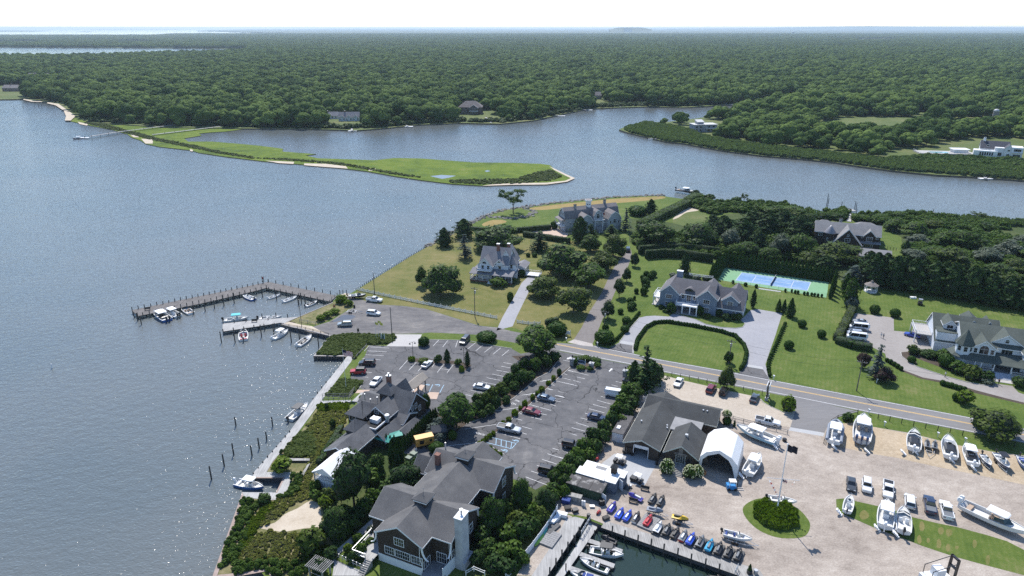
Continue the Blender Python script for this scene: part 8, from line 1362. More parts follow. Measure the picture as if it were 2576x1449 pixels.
# kind: length, width, belt height, roof height, bonnet end, glass foot front/rear, roof front/rear (fractions from the tail), wheel radius
CARK=dict(sedan=(4.8,1.84,.95,1.44,.72,.70,.10,.54,.24,.33),suv=(4.75,1.92,1.08,1.72,.76,.74,.02,.60,.08,.37),bigsuv=(5.2,2.0,1.15,1.86,.78,.76,.02,.64,.06,.40),jeep=(4.3,1.86,1.12,1.86,.68,.64,.04,.60,.06,.42),van=(5.4,2.0,1.2,2.1,.90,.90,.01,.76,.015,.36),tallvan=(5.6,2.05,1.25,2.35,.90,.90,.01,.77,.015,.37),pickup=(5.8,2.0,1.12,1.88,.74,.72,.36,.60,.40,.41),coupe=(4.6,1.86,.90,1.32,.70,.68,.06,.50,.28,.34),minivan=(5.0,1.98,1.08,1.74,.84,.82,.015,.66,.05,.36))
CM={}
def car_meshes(kind):
    if kind in CM:return CM[kind]
    L,W,hb,hr,fh,gf,gr,rf,rr_,wr=CARK[kind];X=lambda f:-L/2+f*L;w=W/2;b=MB();st=[(0,.5,hb*.82,.86),(.012,.36,hb*.95,.94),(.06,.28,hb,1),(.34,.24,hb,1),(fh,.24,hb*.985,1),(.90,.26,hb*.86,.97),(.975,.32,hb*.76,.88),(1,.45,hb*.62,.78)]
    if kind in('van','tallvan','jeep','bigsuv','pickup'):st[5]=(.92,.28,hb*.93,.98);st[6]=(.98,.34,hb*.88,.93);st[7]=(1,.45,hb*.8,.88)
    if kind=='pickup':st[2]=(.06,.32,hb,1)
    b.loft([[(X(f),-w*q*.9,zb),(X(f),-w*q,zb+.14),(X(f),-w*q*1.0,zt-.16),(X(f),-w*q*.9,zt),(X(f),w*q*.9,zt),(X(f),w*q*1.0,zt-.16),(X(f),w*q,zb+.14),(X(f),w*q*.9,zb)]for f,zb,zt,q in st])
    body=b.mesh('body',CW);b=MB();a,c=w*.88,w*.70;cb=lambda x,y,z:(X(x),y,z)
    lo=[cb(gr,-a,hb-.03),cb(gf,-a*.96,hb-.05),cb(gf,a*.96,hb-.05),cb(gr,a,hb-.03)];hi=[cb(rr_,-c,hr-.06),cb(rf,-c,hr-.05),cb(rf,c,hr-.05),cb(rr_,c,hr-.06)];b.hexa(lo+hi);glass=b.mesh('window',M_CGL)
    b=MB();k=.05;b.loft([[cb(rr_-.008,-c-k,hr-.10),cb(rf+.012,-c-k*.6,hr-.09),cb(rf+.012,c+k*.6,hr-.09),cb(rr_-.008,c+k,hr-.10)],[cb(rr_,-c-k,hr-.05),cb(rf,-c-k,hr-.04),cb(rf,c+k,hr-.04),cb(rr_,c+k,hr-.05)],[cb(rr_+.02,-c*.85,hr),cb(rf-.03,-c*.85,hr+.01),cb(rf-.03,c*.85,hr+.01),cb(rr_+.02,c*.85,hr)]])
    pil=[(0,0),(1,0)]+([(.48,0)]if kind!='jeep' else[(.5,0)])
    for s in(-1,1):
        for u,_q in pil:
            lx,hx=gr+(gf-gr)*u,rr_+(rf-rr_)*u;t=.018 if u in(0,1)else.009;t=.05 if kind in('van','tallvan')and u==0 else t
            b.prism([cb(lx-t,s*(a+.012),hb-.04),cb(lx+t,s*(a+.012),hb-.04),cb(hx+t,s*(c+.03),hr-.06),cb(hx-t,s*(c+.03),hr-.06)],(0,-s*.04,0))
        if kind=='van':
            b.prism([cb(.03,s*(a+.012),hb-.03),cb(.66,s*(a+.012),hb-.03),cb(.64,s*(c+.03),hr-.07),cb(.03,s*(c+.03),hr-.07)],(0,-s*.03,0))
    roof=b.mesh('roof',CW);b=MB();b.lathe([(wr*.8,-.12),(wr,-.10),(wr,.10),(wr*.8,.12)],14);tyre=b.mesh('wheel',M_TYRE);b=MB();b.lathe([(wr*.6,-.13),(wr*.6,.13)],10);rim=b.mesh('rim',M_RIM);b=MB();b.box(-.05,-.20,-.07,.05,.20,.07);hl=b.mesh('headlight',M_HL);tl=b.mesh('tail_light',M_TL);bed=None
    if kind=='pickup':
        b=MB();b.box(X(.015),-w*.86,hb-.02,X(.345),w*.86,hb+.006);bed=b.mesh('bed',M_BLK);b=MB()
        for s in(-1,1):b.box(X(.01),s*w*.93-.07,hb-.02,X(.36),s*w*.93+.07,hb+.12)
        b.box(X(.0),-w*.9,hb-.05,X(.018),w*.9,hb+.12);sides=b.mesh('bed_side',CW);bed=(bed,sides)
    CM[kind]=(body,glass,roof,tyre,rim,hl,tl,bed);return CM[kind]
def car(kind,t,tail,nose,label,p,cat='car',roof=None,group=None,bed=None):
    body,glass,rf,tyre,rim,hl,tl,bd=car_meshes(kind);L,W,hb,hr=CARK[kind][:4];wr=CARK[kind][9];a,c=at(t,*tail),at(t,*nose);o=(a+c)/2
    e=empty('parked_'+{'pickup':'pickup_truck','van':'van','tallvan':'van','minivan':'minivan','jeep':'off_road_car'}.get(kind,'car'),(o.x,o.y,.03),yaw(a,c),label,cat,group or 'vehicles parked round the harbour')
    obj('body',body,e,mats=[p]);obj('window',glass,e);obj('roof',rf,e,mats=[roof or p])
    for x in(-.31,.32):
        for s in(-1,1):q=obj('wheel',tyre,e,(x*L,s*(W/2-.10),wr),(math.pi/2,0,0));obj('rim',rim,q)
    for s in(-1,1):obj('headlight',hl,e,(L*.478,s*W*.33,hb*.74));obj('tail_light',tl,e,(-L*.495,s*W*.36,hb*.80))
    if bd:obj('bed',bd[0],e,mats=[bed or M_BLK]);obj('bed_side',bd[1],e,mats=[p])
    if kind=='jeep':obj('spare_wheel',tyre,e,(-L/2-.12,0,.95),(0,math.pi/2,0))
    m=MB();[m.box(L*.18,s*(W/2+.08)-.09,hb-.02,L*.23,s*(W/2+.08)+.09,hb+.16)for s in(-1,1)];m.build('mirror',p,e);return e
for q in[('pickup','I',(1118,450),(1268,465),'white pickup truck hitched to the boat by the picket fence',CW),('suv','I',(1110,585),(1262,600),'white car in front of the empty boat trailer',CW),('suv','I',(972,700),(820,705),'pale sage car beside the puddle',CC),('minivan','I',(2125,840),(2075,895),'dark minivan with sunshade by the lawn strip',CG),('suv','I',(1212,1095),(1030,1095),'black car above the red off-road car',CK),('jeep','I',(1105,1180),(952,1185),'red off-road car with black roof by the boardwalk',CR),('coupe','I',(1690,1135),(1755,1075),'white coupe in front of the lot island',CW),('sedan','I',(1240,1250),(1175,1315),'white sedan parked behind the restaurant tower roof',CW),('sedan','I',(2185,1325),(2362,1350),'white sedan alone near the long hedge',CW),('sedan','B',(2210,430),(2392,470),'slate blue sedan on the divider of the right lot',CT),('sedan','B',(2062,560),(2250,605),'dark red sedan next to the silver truck',CDR),('pickup','B',(1810,735),(2050,785),'silver pickup truck by the striped access bay',CS),('van','D',(475,395),(665,425),'plain white work van near the lot exit',CW),('sedan','D',(635,260),(825,295),'black sedan half under the tall pine',CG),('sedan','D',(298,625),(470,660),'dark blue sedan against the thick hedge',CN),('jeep','D',(35,910),(225,945),'boxy black off-road car against the thick hedge',CK),('suv','C',(1335,395),(1535,440),'black car lowest in the right lot',CK),
  ('sedan','D',(1230,245),(1175,335),'white sedan on the shell lot by the fence',CW),('suv','D',(1500,400),(1560,310),'dark red car on the shell lot',CDR),('jeep','D',(1630,425),(1690,340),'black off-road car with spare wheel on the shell lot',CK),('sedan','D',(1945,490),(1990,405),'black sedan nearest the sign island',CG),('pickup','D',(1965,660),(2235,715),'white pickup truck with load behind the rail fence',CW),('sedan','F',(830,990),(835,1140),'dark grey car behind the short skiff',CG),('jeep','F',(985,1005),(990,1165),'white boxy car next to the dark grey car',CW),('pickup','F',(1205,1030),(1200,1215),'white pickup truck with open black bed behind the pale topped boat',CW),('suv','F',(1425,1310),(1415,1165),'silver white car behind the white deck boat',CW),('pickup','F',(1640,1390),(1600,1165),'dark navy pickup truck with covered bed',CN),('pickup','F',(1810,1420),(1765,1240),'white pickup truck with dark covered bed',CW),('coupe','N',(1005,320),(835,300),'silver blue coupe at the top of the van row',CS),('tallvan','N',(1020,390),(800,365),'upper of two white minibuses',CW),('tallvan','N',(1000,490),(775,460),'lower of two white minibuses',CW),('suv','N',(985,410),(785,400),'dark car between the two minibuses',CG),('suv','N',(940,435),(790,425),'silver car squeezed above the lower minibus',CS),('coupe','N',(1500,460),(1398,435),'bright blue sports car under the raised deck',CB),('bigsuv','J',(2230,800),(2225,775),'black car at the top of the lane',CK)]:car(*q[:6],bed=M_SG if 'covered' in q[4]else None,roof=M_BLK if 'black roof' in q[4]else None)
# little yard vehicles
def cart(t,x,y,rz,label,m=M_WHITE):
    e=empty('utility_cart',at(t,x,y),math.radians(rz),label,'cart');c=MB();c.box(-1.4,-.65,.35,-.3,.65,.95);c.box(-.3,-.65,.3,.7,.65,.5);c.box(.7,-.62,.35,1.3,.62,.85);c.box(-.3,-.5,.5,.1,.5,.85);c.build('body',M_BLK,e);c=MB();c.box(-.6,-.65,1.85,.85,.65,1.92);r=c.build('canopy',m,e);c=MB();[c.tube([(x_,s*.6,.8),(x_,s*.6,1.85)],.03,4)for x_ in(-.5,.8)for s in(-1,1)];c.build('canopy_post',M_STEEL,r);c=MB();c.lathe([(.3,-.1),(.3,.1)],12);w=c.mesh('wheel',M_TYRE)
    for x_ in(-.9,.85):
        for s in(-1,1):obj('wheel',w,e,(x_,s*.65,.3),(math.pi/2,0,0))
cart('D',610,1085,150,'white roofed utility cart at the shed wall');cart('D',785,1270,-35,'white roofed utility cart with dump bed on the concrete pad');cart('D',705,985,-20,'low black cart beside the garage door',M_BLK);cart('M',1528,1325,60,'dark utility cart on the gazebo lawn',M_GREYT)
e=empty('forklift',at('D',1745,1345),math.radians(-3),'blue and white forklift in front of the boat shelter','forklift');c=MB();c.box(-1.2,-.6,.25,.7,.6,.95);c.box(-1.3,-.55,.6,-.6,.55,1.3);c.build('body',mat('forklift_blue',(.03,.22,.52),.35),e);c=MB();c.box(-.8,-.6,2.1,.6,.6,2.2);[c.box(x,y,.9,x+.08,y+.08,2.1)for x in(-.8,.5)for y in(-.58,.5)];c.build('cage',M_WHITE,e);c=MB();c.box(.75,-.5,.2,.9,-.35,2.9);c.box(.75,.35,.2,.9,.5,2.9);c.box(.75,-.5,1.5,.88,.5,1.65);c.build('mast',M_BLK,e);c=MB();c.box(.9,-.4,.1,2.3,-.25,.16);c.box(.9,.25,.1,2.3,.4,.16);c.build('fork',M_METAL,e);c=MB();c.lathe([(.32,-.12),(.32,.12)],12);w=c.mesh('wheel',M_TYRE)
for x in(-.8,.5):
    for s in(-.6,.6):obj('wheel',w,e,(x,s,.32),(math.pi/2,0,0))
e=empty('boat_fork_truck',at('G',1700,1520),math.radians(10),'large white fork truck with black mast cut by the lower edge','forklift');c=MB();c.box(-3,-1.1,.5,1.6,1.1,1.8);c.box(-1.2,-.8,1.8,.4,.8,3.4);c.build('body',M_WHITE,e);c=MB();[c.box(2.2,s-.14,.3,2.6,s+.14,5.2)for s in(-.75,.75)];c.box(2.2,-.8,3.0,2.6,.8,3.3);c.box(2.2,-.8,4.9,2.6,.8,5.2);c.build('mast',M_BLK,e);c=MB();[c.tube([(-2.4,s*.95,3.6),(2.2,s*.95,4.6)],.07,5)for s in(-1,1)];[c.tube([(-2.4,s*.95,1.8),(-2.4,s*.95,3.6)],.07,5)for s in(-1,1)];c.build('guard',M_BLK,e);c=MB();c.lathe([(.6,-.25),(.6,.25)],12);w=c.mesh('wheel',M_TYRE)
for x in(-2.0,1.4):
    for s in(-1.1,1.1):obj('wheel',w,e,(x,s,.6),(math.pi/2,0,0))
c=MB();c.box(-.5,-.16,.25,.5,.16,.55);c.box(-.3,-.14,.55,.2,.14,.75);c.tube([(.35,-.3,.95),(.35,.3,.95)],.03,4);c.tube([(.45,0,.3),(.35,0,.95)],.04,4)
for k,(t,x,y,l)in enumerate([('E',400,825,'red scooter left of the blue jet skis'),('E',385,290,'red scooter at the plank enclosure')]):
    e=empty('scooter',at(t,x,y),.8,l,'scooter');c.build('body',M_RED,e);w=MB();w.lathe([(.22,-.06),(.22,.06)],10)
    for x_ in(-.5,.55):w.build('wheel',M_TYRE,e,(x_,0,.22),(math.pi/2,0,0))
bench('E',865,590,-22,'slatted bench by the concrete pad');bench('E',748,715,-22,'slatted bench beside the violet jet ski')
def can(t,x,y,r,h,m,label,name='barrel',cat='barrel'):c=MB();c.lathe([(r*.9,0),(r,h*.1),(r,h*.92),(r*.85,h)],12);return tag(c.build(name,m,None,at(t,x,y)),label,cat)
can('E',237,745,.22,1.3,M_WHITE,'left white gas cylinder by the green shed','gas_cylinder','cylinder');can('E',258,750,.22,1.3,M_WHITE,'right white gas cylinder by the green shed','gas_cylinder','cylinder');can('E',300,870,.4,1.0,M_BLK,'dark drum at the head of the gangway');can('E',985,330,.35,.9,M_BLK,'dark bin beside the garage','bin','bin');can('E',720,560,.3,.6,M_METAL,'small grey drum on the dark mat','drum');can('E',1980,1430,.4,.9,M_METAL,'grey barrel planter by the quay end','planter','planter');can('E',1918,1425,.5,.7,M_BLK,'dark pot of the small evergreen by the quay','planter','planter');can('I',990,520,.35,1.1,M_BLK,'black bin at the corner of the planted bank','bin','bin');can('D',2270,860,.5,.7,M_BLK,'dark planter at the end of the rail fence','planter','planter');can('D',1460,1195,.5,.8,mat('terracotta',(.35,.15,.05),.8),'orange pot beside the hydrangea','planter','planter')
def crate(t,x,y,w,d,h,rz,m,label,name='crate',z=0):c=MB();c.box(-w/2,-d/2,0,w/2,d/2,h*.82);c.box(-w/2-.04,-d/2-.04,h*.82,w/2+.04,d/2+.04,h);return tag(c.build(name,m,None,at(t,x,y,z),math.radians(rz)),label,'box')
crate('C',1565,850,2.0,.9,.8,-20,M_WHITE,'white dock box lying across the plank dock end','dock_box',.05);crate('C',1500,900,2.6,.8,.8,55,M_CLAP,'long white dock box along the white fence','dock_box');crate('C',1690,690,3.0,1.2,1.3,-20,M_DOCK,'weathered wooden crate wall beside the gas cylinders');crate('E',75,715,1.6,1.2,1.0,-20,M_CANV,'blue tarpaulin covered crate by the fence');crate('E',165,805,1.1,.9,.7,20,M_BLK,'dark tub on the dock planks','tub');crate('E',475,880,1.3,.8,.6,30,M_TIMBER,'open dark wagon by the jet skis','wagon');crate('E',90,780,1.2,1.0,.6,10,M_TIMBER,'pile of dark gear near the gangway','gear_pile');crate('E',335,760,.9,.6,.4,0,M_STEEL,'small pale cooler in front of the green shed','cooler');crate('E',430,735,.9,.9,1.2,15,M_BLK,'dark outboard cart against the green shed','equipment');crate('E',690,570,1.8,1.4,.06,-35,M_BLK,'dark mat beside the container door','floor_mat');crate('M',1458,1265,1.9,1.0,.6,-5,M_WHITE,'white table on the gazebo lawn','garden_table');crate('B',970,1010,1.3,1.2,.9,-30,mat('utility_green',(.20,.24,.19),.7),'upper pale green utility box behind the inn','utility_box');crate('B',920,1055,1.2,1.0,.9,-30,mat('utility_green',(.2,.24,.19)),'lower pale green utility box behind the inn','utility_box');crate('G',1262,1005,1.0,1.0,.9,80,M_STEEL,'pale crate between the two strip boats')
for t,x,y,rz,m,l in[('C',1340,1100,60,mat('kayak_green',(.22,.42,.05),.4),'green and white paddle boat leaning by the white fence'),('C',1375,1040,60,mat('kayak_teal',(.03,.32,.26),.4),'teal kayak lying along the white fence')]:c=MB();c.loft([[(x_,w_*math.cos(6.283*k/8),.3+.22*math.sin(6.283*k/8))for k in range(8)]for x_,w_ in((-1.9,.04),(-1.2,.34),(0,.42),(1.2,.34),(1.9,.04))]);tag(c.build('kayak',m,None,at(t,x,y),math.radians(rz),smooth=True),l,'kayak')
# ---------------------------------------------------------------- poles, lamps, flags, wires
M_POLE=mat('pole_wood',(.10,.085,.075),.9,col2=(.16,.14,.125),scale=1.5)
def upole(t,x,y,top,label,arm=True,tank=False,r=.15,arz=0.0):
    B=at(t,x,y);h=rise(B,t,x,top);e=empty('utility_pole',B,arz,label,'pole');c=MB();c.lathe([(r,0),(r*.7,h)],8);c.build('pole',M_POLE,e)
    if arm:c=MB();c.box(-.06,-1.2,h-.75,.06,1.2,h-.6);c.build('crossarm',M_POLE,e);c=MB();[c.lathe([(.05,h-.6),(.07,h-.45),(.03,h-.35)],6,0,(0,k,0))for k in(-1.1,-.5,.5,1.1)];c.build('insulator',M_STEEL,e)
    if tank:c=MB();c.lathe([(.28,h-2.4),(.3,h-1.4),(.1,h-1.3)],10,0,(.4,0,0));c.build('transformer',M_STEEL,e)
    return B+Vector((0,0,h))
R65=math.radians(65);p1=upole('K',925,745,545,'utility pole standing in the clipped shrub by the lane',True,True,arz=R65);p2=upole('K',2180,1085,840,'utility pole with transformer at the edge of the oval lawn',True,True,arz=R65);p3=upole('N',890,995,685,'leaning utility pole on the lawn by the blue spruce',True,False,arz=R65);p0=upole('J',690,1450,1150,'tall utility pole inside the picket fence',True,True,arz=1.2);pl=upole('I',1368,785,515,'plain dark pole at the lot behind the yellow flags',False);pm=upole('I',1195,390,172,'plain dark pole by the picket fence end',False);pk_=upole('I',460,705,390,'thin dark pole on the bank above the small dock',False,r=.1)
def wire(a,b,label,sag=1.0,dz=0):c=MB();c.tube([a.lerp(b,k/10)-Vector((0,0,sag*4*(k/10)*(1-k/10)-dz))for k in range(11)],.022,4);tag(c.build('power_line',M_BLK),label,'wire','overhead power lines')
wire(p0,p1,'overhead wire from the fence pole to the lane pole',1.2);wire(p1,p2,'upper overhead wire across the oval lawn',1.0,-.5);wire(p1,p2,'lower thick cable across the oval lawn',1.4,-2.2);wire(p2,p3,'upper overhead wire across the wide lawn',1.0,-.5);wire(p2,p3,'lower thick cable across the wide lawn',1.4,-2.2);wire(p3,at('N',2576,1180)+Vector((0,0,8.5)),'overhead wire leaving on the right',1.0,-.6);wire(p0,pm,'overhead wire along the picket fence',1.0)
def flag(name,B,h,label,w,hh,m,r=.06,yard=False,dirx=1,stripes=False):
    e=empty('flagpole',B,0,label,'flagpole');c=MB();c.lathe([(r,0),(r*.6,h),(r*1.6,h+.05),(r*.3,h+.2)],8);c.build('pole',M_WHITE,e)
    f=empty('flag',(B.x,B.y,0),0,name,'flag');n,q=8,(13 if stripes else 1);z0,z1=h-.15-hh,h-.15;b=MB();wv=lambda k,z:(dirx*w*k/n,.22*math.sin(k*1.5),z-.045*k*hh)
    for s in range(q):
        for k in range(n):
            zb,zt=z0+hh*s/q,z0+hh*(s+1)/q;canton=stripes and k<3 and s>=6;b.face([wv(k,zb),wv(k+1,zb),wv(k+1,zt),wv(k,zt)],2 if canton else(s%2 if stripes else 0))
    b.build('cloth',[M_RED,M_WHITE,mat('flag_navy',(.012,.014,.06),.8)]if stripes else m,f,recalc=False)
    if yard:c=MB();c.tube([(-3.0,0,h*.52),(3.0,-.9,h*.52)],.05,5);c.build('yardarm',M_WHITE,e)
    return e
B=at('I',908,1335);flag('United States flag flying beside the boardwalk',B,rise(B,'I',880,940),'tall white flagpole beside the boardwalk',2.6,1.5,None,stripes=True);B=at('G',85,810);H_=rise(B,'G',178,125);flag('dark navy flag at the top of the yard mast',B,H_,'tall white mast with yardarm on the round grass island',2.0,1.5,mat('flag_dark',(.012,.014,.03),.8),.13,True);flag('small United States flag at the yardarm of the mast',B+Vector((.15,0,0)),H_*.5,'lower halyard section of the mast with yardarm',.9,.6,None,.05,stripes=True)
for sg in(-1,1):
    c=MB();[c.face([Vector((sg*2.6*(1-k/9)+.0,-.5*sg*(1-k/9)-.9*(k/9)*0,H_*.5-k*.5)),Vector((sg*2.6*(1-k/9)+.3,0,H_*.5-k*.5-.1)),Vector((sg*2.6*(1-k/9),0,H_*.5-k*.5-.35))],k%2)for k in range(1,9)];tag(c.build('signal_flags',[M_RED,M_WHITE],None,B,recalc=False),'string of small red and white flags %s of the mast'%('left' if sg<0 else 'right'),'flags')
for k,(x,y,t_)in enumerate([(1210,840,660),(1237,830,645),(1256,850,665)]):B=at('I',x,y);flag(['left','highest middle','right'][k]+' of three small yellow flags at the town lot',B,rise(B,'I',x,t_),['left','middle','right'][k]+' white pole of the three yellow flags',1.0,.8,mat('flag_yellow',(.62,.60,.12),.8),.045)
B=at('J',1970,610);flag('small red and white flag on the gambrel house mast',B,rise(B,'J',1970,400),'white mast with yardarm before the gambrel house',.8,.8,M_RED,.1,True);B=at('M',470,500);flag('tiny flag on the mast behind the turret house',B,rise(B,'M',480,388),'white mast with yardarm behind the turret house',.3,.2,M_WHITE,.08,True)
def lamp(t,x,y,top,label,heads=2):
    B=at(t,x,y);h=rise(B,t,x,top);e=empty('lot_lamp',B,math.radians(20),label,'lamp post');c=MB();c.lathe([(.08,0),(.05,h)],8);c.build('post',M_BLK,e)
    for s in((-1,1)if heads==2 else(-1,)):c=MB();c.tube([(0,0,h-.4),(s*.2,0,h),(s*.55,0,h+.05),(s*.75,0,h-.3)],.035,5);a=c.build('lamp_arm',M_BLK,e);c=MB();c.lathe([(.08,h-.25),(.3,h-.55),(.28,h-.58)],10,0,(s*.75,0,0));c.build('lamp_shade',M_BLK,a)
lamp('I',1582,1040,865,'black two headed lamp post at the left of the lot island');lamp('I',2093,1070,920,'black two headed lamp post at the right of the lot island');lamp('D',280,890,760,'black goose-neck lamp in the thick hedge',1)
# pillars and entrance sign
def pillar(t,x,y,top,label):
    B=at(t,x,y);h=rise(B,t,x,top);e=empty('stone_pillar',B,math.radians(-25),label,'pillar');c=MB();c.box(-.55,-.55,0,.55,.55,h);c.build('shaft',M_STONE,e);c=MB();c.box(-.7,-.7,h,.7,.7,h+.18);c.build('cap',M_CONC,e);c=MB();c.lathe([(.06,h+.18),(.06,h+.55),(.2,h+.65),(.24,h+1.0),(.05,h+1.25)],8);c.build('lantern',M_BLK,e)
pillar('K',605,1100,1035,'stone gate pillar left of the entrance sign');pillar('K',797,1140,1080,'stone gate pillar right of the entrance sign');pillar('K',1137,1215,1155,'stone gate pillar at the lot exit under the pine');pillar('K',400,1050,990,'stone gate pillar below the big bushy tree')
def sign(t,x,y,w,h,z0,rz,board,label,frame=M_WHITE,top=True):
    e=empty('sign',at(t,x,y),math.radians(rz),label,'sign');c=MB();c.box(-w/2-.1,-.07,0,-w/2+.04,.07,z0+h+.4);c.box(w/2-.04,-.07,0,w/2+.1,.07,z0+h+.4);c.build('post',frame,e);c=MB();c.prism([(-w/2,-.05,z0),(w/2,-.05,z0),(w/2,-.05,z0+h*.75),(0,-.05,z0+h),(-w/2,-.05,z0+h*.75)],(0,.1,0));c.build('board',board,e)
    if top:c=MB();c.box(-w/2,-.06,z0-.3,w/2,.06,z0-.02);c.build('rail',frame,e)
sign('K',698,1108,2.2,.9,1.0,-28,M_NAVY,'dark arched entrance sign between white posts');sign('K',565,805,1.3,.9,.9,-20,M_WHITE,'white bracket sign at the lane entrance');sign('I',1030,780,.5,.6,1.0,-20,M_BLK,'small dark notice post by the groundcover bed',M_TIMBER);sign('I',1280,845,.9,1.2,.6,-20,mat('sign_green',(.03,.10,.07),.6),'small dark green board by the yellow flags');sign('I',790,540,.5,.5,1.2,-15,mat('warning_red',(.5,.08,.03),.6),'small red and yellow warning sign on the bank',M_TIMBER);sign('I',72,262,.5,.6,1.4,0,M_RED,'red life ring post at the pier bend',M_TIMBER)
e=empty('sign',at('D',2088,450),math.radians(62),'tall road sign with white edged panels on dark posts and block bases','sign')
for y in(-.0,1.9):c=MB();c.box(y-.18,-.18,.8,y+.18,.18,4.2);c.build('post',M_BLK,e);c=MB();c.box(y-.4,-.4,0,y+.4,.4,.8);c.build('base',M_CONC,e)
for z in(-.32,.32):c=MB();c.box(-.5,z-.06,2.6,2.4,z+.06,4.4);c.build('panel',M_WHITE,e)
for t,x,y in[('K',545,860),('K',858,905),('N',55,880),('N',1092,915),('F',1012,330),('F',1170,455),('F',1705,565),('F',1980,620)]:c=MB();c.box(-.06,-.06,0,.06,.06,1.1);c.box(-.15,-.28,1.0,.15,.28,1.3);tag(c.build('mailbox' if t!='F' else 'small_sign',M_WHITE,None,at(t,x,y),.4),{545:'white mailbox left of the cobbled lane apron',858:'white mailbox before the flat topped shrub',55:'white mailbox at the courtyard drive',1092:'white post below the purple tree',1012:'small white sign behind the biggest sport boat',1170:'small white sign on the grass right of the sport boat',1705:'small white sign behind the twin boats',1980:'small white sign left of the roadside juniper'}[x],'mailbox' if t!='F' else 'sign')
# ---------------------------------------------------------------- fences
def fence(t,path,n,h,label,m,kind='rail',name='fence',z=0,pw=.06):
    P=along(t,path,n,z);e=empty(name,P[0],0,label,'fence');c=MB();c.box(-pw,-pw,0,pw,pw,h+.12);pm_=c.mesh('post',m)
    for i,p in enumerate(P):
        obj('post',pm_,e,p-P[0])
        if i<n-1:
            a,b_=p-P[0],P[i+1]-P[0];d=b_-a;L=d.length;q=MB()
            if kind=='picket':
                q.box(0,-.03,.18,L,.03,.28);q.box(0,-.03,h*.62,L,.03,h*.62+.1);k=int(L/.17)
                for j in range(k):u=(j+.5)/k;zt=h*(.80+.2*(2*u-1)**2);q.box(u*L-.045,-.05,.06,u*L+.045,-.03,zt)
            elif kind=='panel':q.box(0,-.03,.05,L,.03,h)
            else:
                for zz in((h,h*.55)if kind=='rail' else(h,h*.66,h*.33)):w=.05 if kind=='rail' else.012;q.box(0,-w*.6,zz-w,L,w*.6,zz+w)
            q.build('panel',m,e,a,math.atan2(d.y,d.x))
    return e
fence('I',[(1025,345),(1250,395),(1700,488),(2425,632)],25,1.25,'white scalloped picket fence along the town lot',M_WHITE,'picket','picket_fence');fence('K',[(50,672),(170,690),(285,690)],5,1.2,'short white picket fence by the grey drive',M_WHITE,'picket','picket_fence');fence('K',[(1520,1190),(1716,1225),(2100,1305),(2515,1395)],12,1.1,'black wire fence between road and shell lot',M_BLK,'wire','wire_fence');fence('F',[(1105,380),(1510,465),(2000,560),(2576,690),(2750,730)],14,1.3,'black wire fence along the road above the sand strip',M_BLK,'wire','wire_fence');fence('D',[(1750,650),(2020,720),(2300,790)],6,1.1,'grey rail fence between white truck and sky-blue boat',M_DOCK,'rail','rail_fence');fence('D',[(845,480),(925,495)],3,2.0,'white vinyl privacy fence at the corner of the shop',M_WHITEV,'panel','privacy_fence');fence('C',[(1520,800),(1400,1000),(1260,1190),(1080,1400),(1000,1500)],12,1.5,'long white board fence between garden and dock',M_CLAP,'panel','board_fence');fence('C',[(370,1500),(480,1380),(560,1300)],4,2.6,'pale blue-white fence below the tall chimney',M_CLAP,'panel','board_fence');fence('L',[(885,1115),(1245,1160),(1480,1195),(1925,1258)],12,1.6,'thin metal fence along the front of the tennis court',M_METAL,'wire','court_fence',pw=.03);fence('I',[(250,700),(470,735),(730,800)],7,.8,'low timber guard rail above the moored boats',M_TIMBER,'rail','guard_rail');fence('I',[(440,660),(600,690)],3,.9,'grey kayak rack on the bank by the dock',M_DOCK,'rail','kayak_rack');fence('I',[(985,1045),(1115,905)],5,.6,'low plank wall left of the parking stalls',M_DOCK,'rail','guard_rail');fence('I',[(760,440),(820,400)],3,1.1,'short gate at the root of the town pier',M_DOCK,'rail','pier_gate');fence('F',[(560,630),(600,480),(650,400),(900,330)],7,1.1,'dark rail fence curving round the entry apron',M_TIMBER,'rail','rail_fence');fence('C',[(600,1449),(650,1390),(790,1449)],3,1.0,'white deck railing at the lower picture edge',M_WHITE,'rail','deck_rail',z=.6);fence('M',[(1200,770),(1290,785)],4,1.3,'dark garden fence right of the turret house',M_BLK,'wire','garden_fence')
# tennis net
a,b_=cpt(.5,-.05),cpt(.5,1.05);e=empty('tennis_net',a,yaw(a,b_),'dark tennis net across the blue court','net');Ln=(b_-a).length;c=MB();c.box(0,-.015,.05,Ln,.015,.95);c.build('mesh_panel',mat('net_black',(.03,.03,.03),.9),e);c=MB();c.box(0,-.03,.93,Ln,.03,1.03);c.build('tape',M_WHITE,e)
for x in(0,Ln):c=MB();c.lathe([(.06,0),(.06,1.1)],8);c.build('post',M_BLK,e,(x,0,0))
# water tower far off
e=empty('water_tower',at('W',832,262),0,'pale domed water tower above the distant woods','tower');c=MB();c.lathe([(4,0),(4,22),(20,28),(21,33),(14,40),(.5,44)],16);c.build('tank',mat('tower_grey',(.34,.36,.38),.7),e)
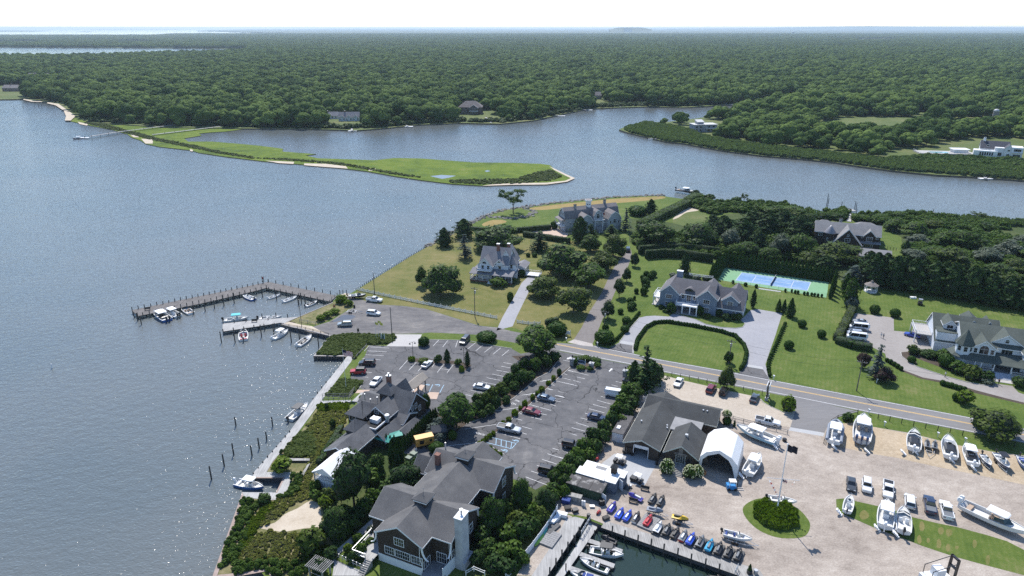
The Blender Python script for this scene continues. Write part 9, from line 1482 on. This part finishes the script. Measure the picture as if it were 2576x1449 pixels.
# people
def person(t,x,y,rz,label,shirt,legs,z=0,stride=.16,hair=M_BLK,skin=mat('skin',(.36,.22,.16),.6)):
    V=[(0,0,.94),(0,0,1.18),(0,0,1.40),(0,0,1.52),(.02,0,1.66),(0,.10,.90),(stride,.11,.50),(stride*.7,.11,.06),(stride*.7+.14,.11,.03),(0,-.10,.90),(-stride*.3,-.11,.48),(-stride,-.11,.06),(-stride+.14,-.11,.03),(0,.19,1.40),(-.03,.25,1.12),(.08,.25,.88),(.12,.25,.80),(0,-.19,1.40),(.02,-.25,1.12),(.12,-.24,.90),(.16,-.24,.82)]
    E=[(0,1),(1,2),(2,3),(3,4),(0,5),(5,6),(6,7),(7,8),(0,9),(9,10),(10,11),(11,12),(2,13),(13,14),(14,15),(15,16),(2,17),(17,18),(18,19),(19,20)];R=[.15,.14,.15,.06,.105,.09,.065,.045,.04,.09,.065,.045,.04,.065,.045,.035,.035,.065,.045,.035,.035]
    me=bpy.data.meshes.new('body');me.from_pydata(V,E,[]);me.materials.append(skin);tmp=bpy.data.objects.new('body',me);COL.objects.link(tmp);sk=tmp.modifiers.new('skin','SKIN');tmp.modifiers.new('sub','SUBSURF').levels=1
    for i,v in enumerate(me.skin_vertices[0].data):v.radius=(R[i],R[i]);v.use_root=(i==0)
    dg=bpy.context.evaluated_depsgraph_get();m2=bpy.data.meshes.new_from_object(tmp.evaluated_get(dg));bpy.data.objects.remove(tmp);m2.materials.clear();[m2.materials.append(m)for m in(skin,shirt,legs,M_BLK)]
    for p in m2.polygons:c=p.center;p.material_index=3 if c.z<.09 else(2 if c.z<.95 and abs(c.y)<.2 else(1 if c.z<1.46 and(c.z>1.0 or abs(c.y)<.2)else 0));p.use_smooth=True
    e=empty('person',at(t,x,y,z),math.radians(rz),label,'person');obj('body',m2,e);c=MB();c.lathe([(.10,1.66),(.118,1.72),(.10,1.79),(.02,1.82)],10,0,(0,0,0));c.build('hair',hair,e,smooth=True)
PW,PK,PN=mat('shirt_white',(.6,.6,.58),.8),mat('trousers_dark',(.02,.02,.025),.8),mat('shirt_plum',(.10,.03,.05),.8)
person('N',1135,458,200,'person in pale clothes left of two on the parking court',PW,PW);person('N',1157,468,20,'person in grey right of two on the parking court',mat('shirt_grey',(.25,.26,.28),.8),PK);person('N',1780,855,170,'person with pale top and black shorts walking on the drive edge',PW,PK);person('N',2275,915,-80,'person in white shirt at the foot of the blue steps',PW,mat('shorts_tan',(.3,.24,.17),.8));person('N',2317,930,190,'person in dark plum top beside the blue steps',PN,PK);person('B',993,985,-60,'person in white uniform beside the yellow trailer',mat('uniform_white',(.7,.7,.72),.8),mat('uniform_white',(.7,.7,.72)))
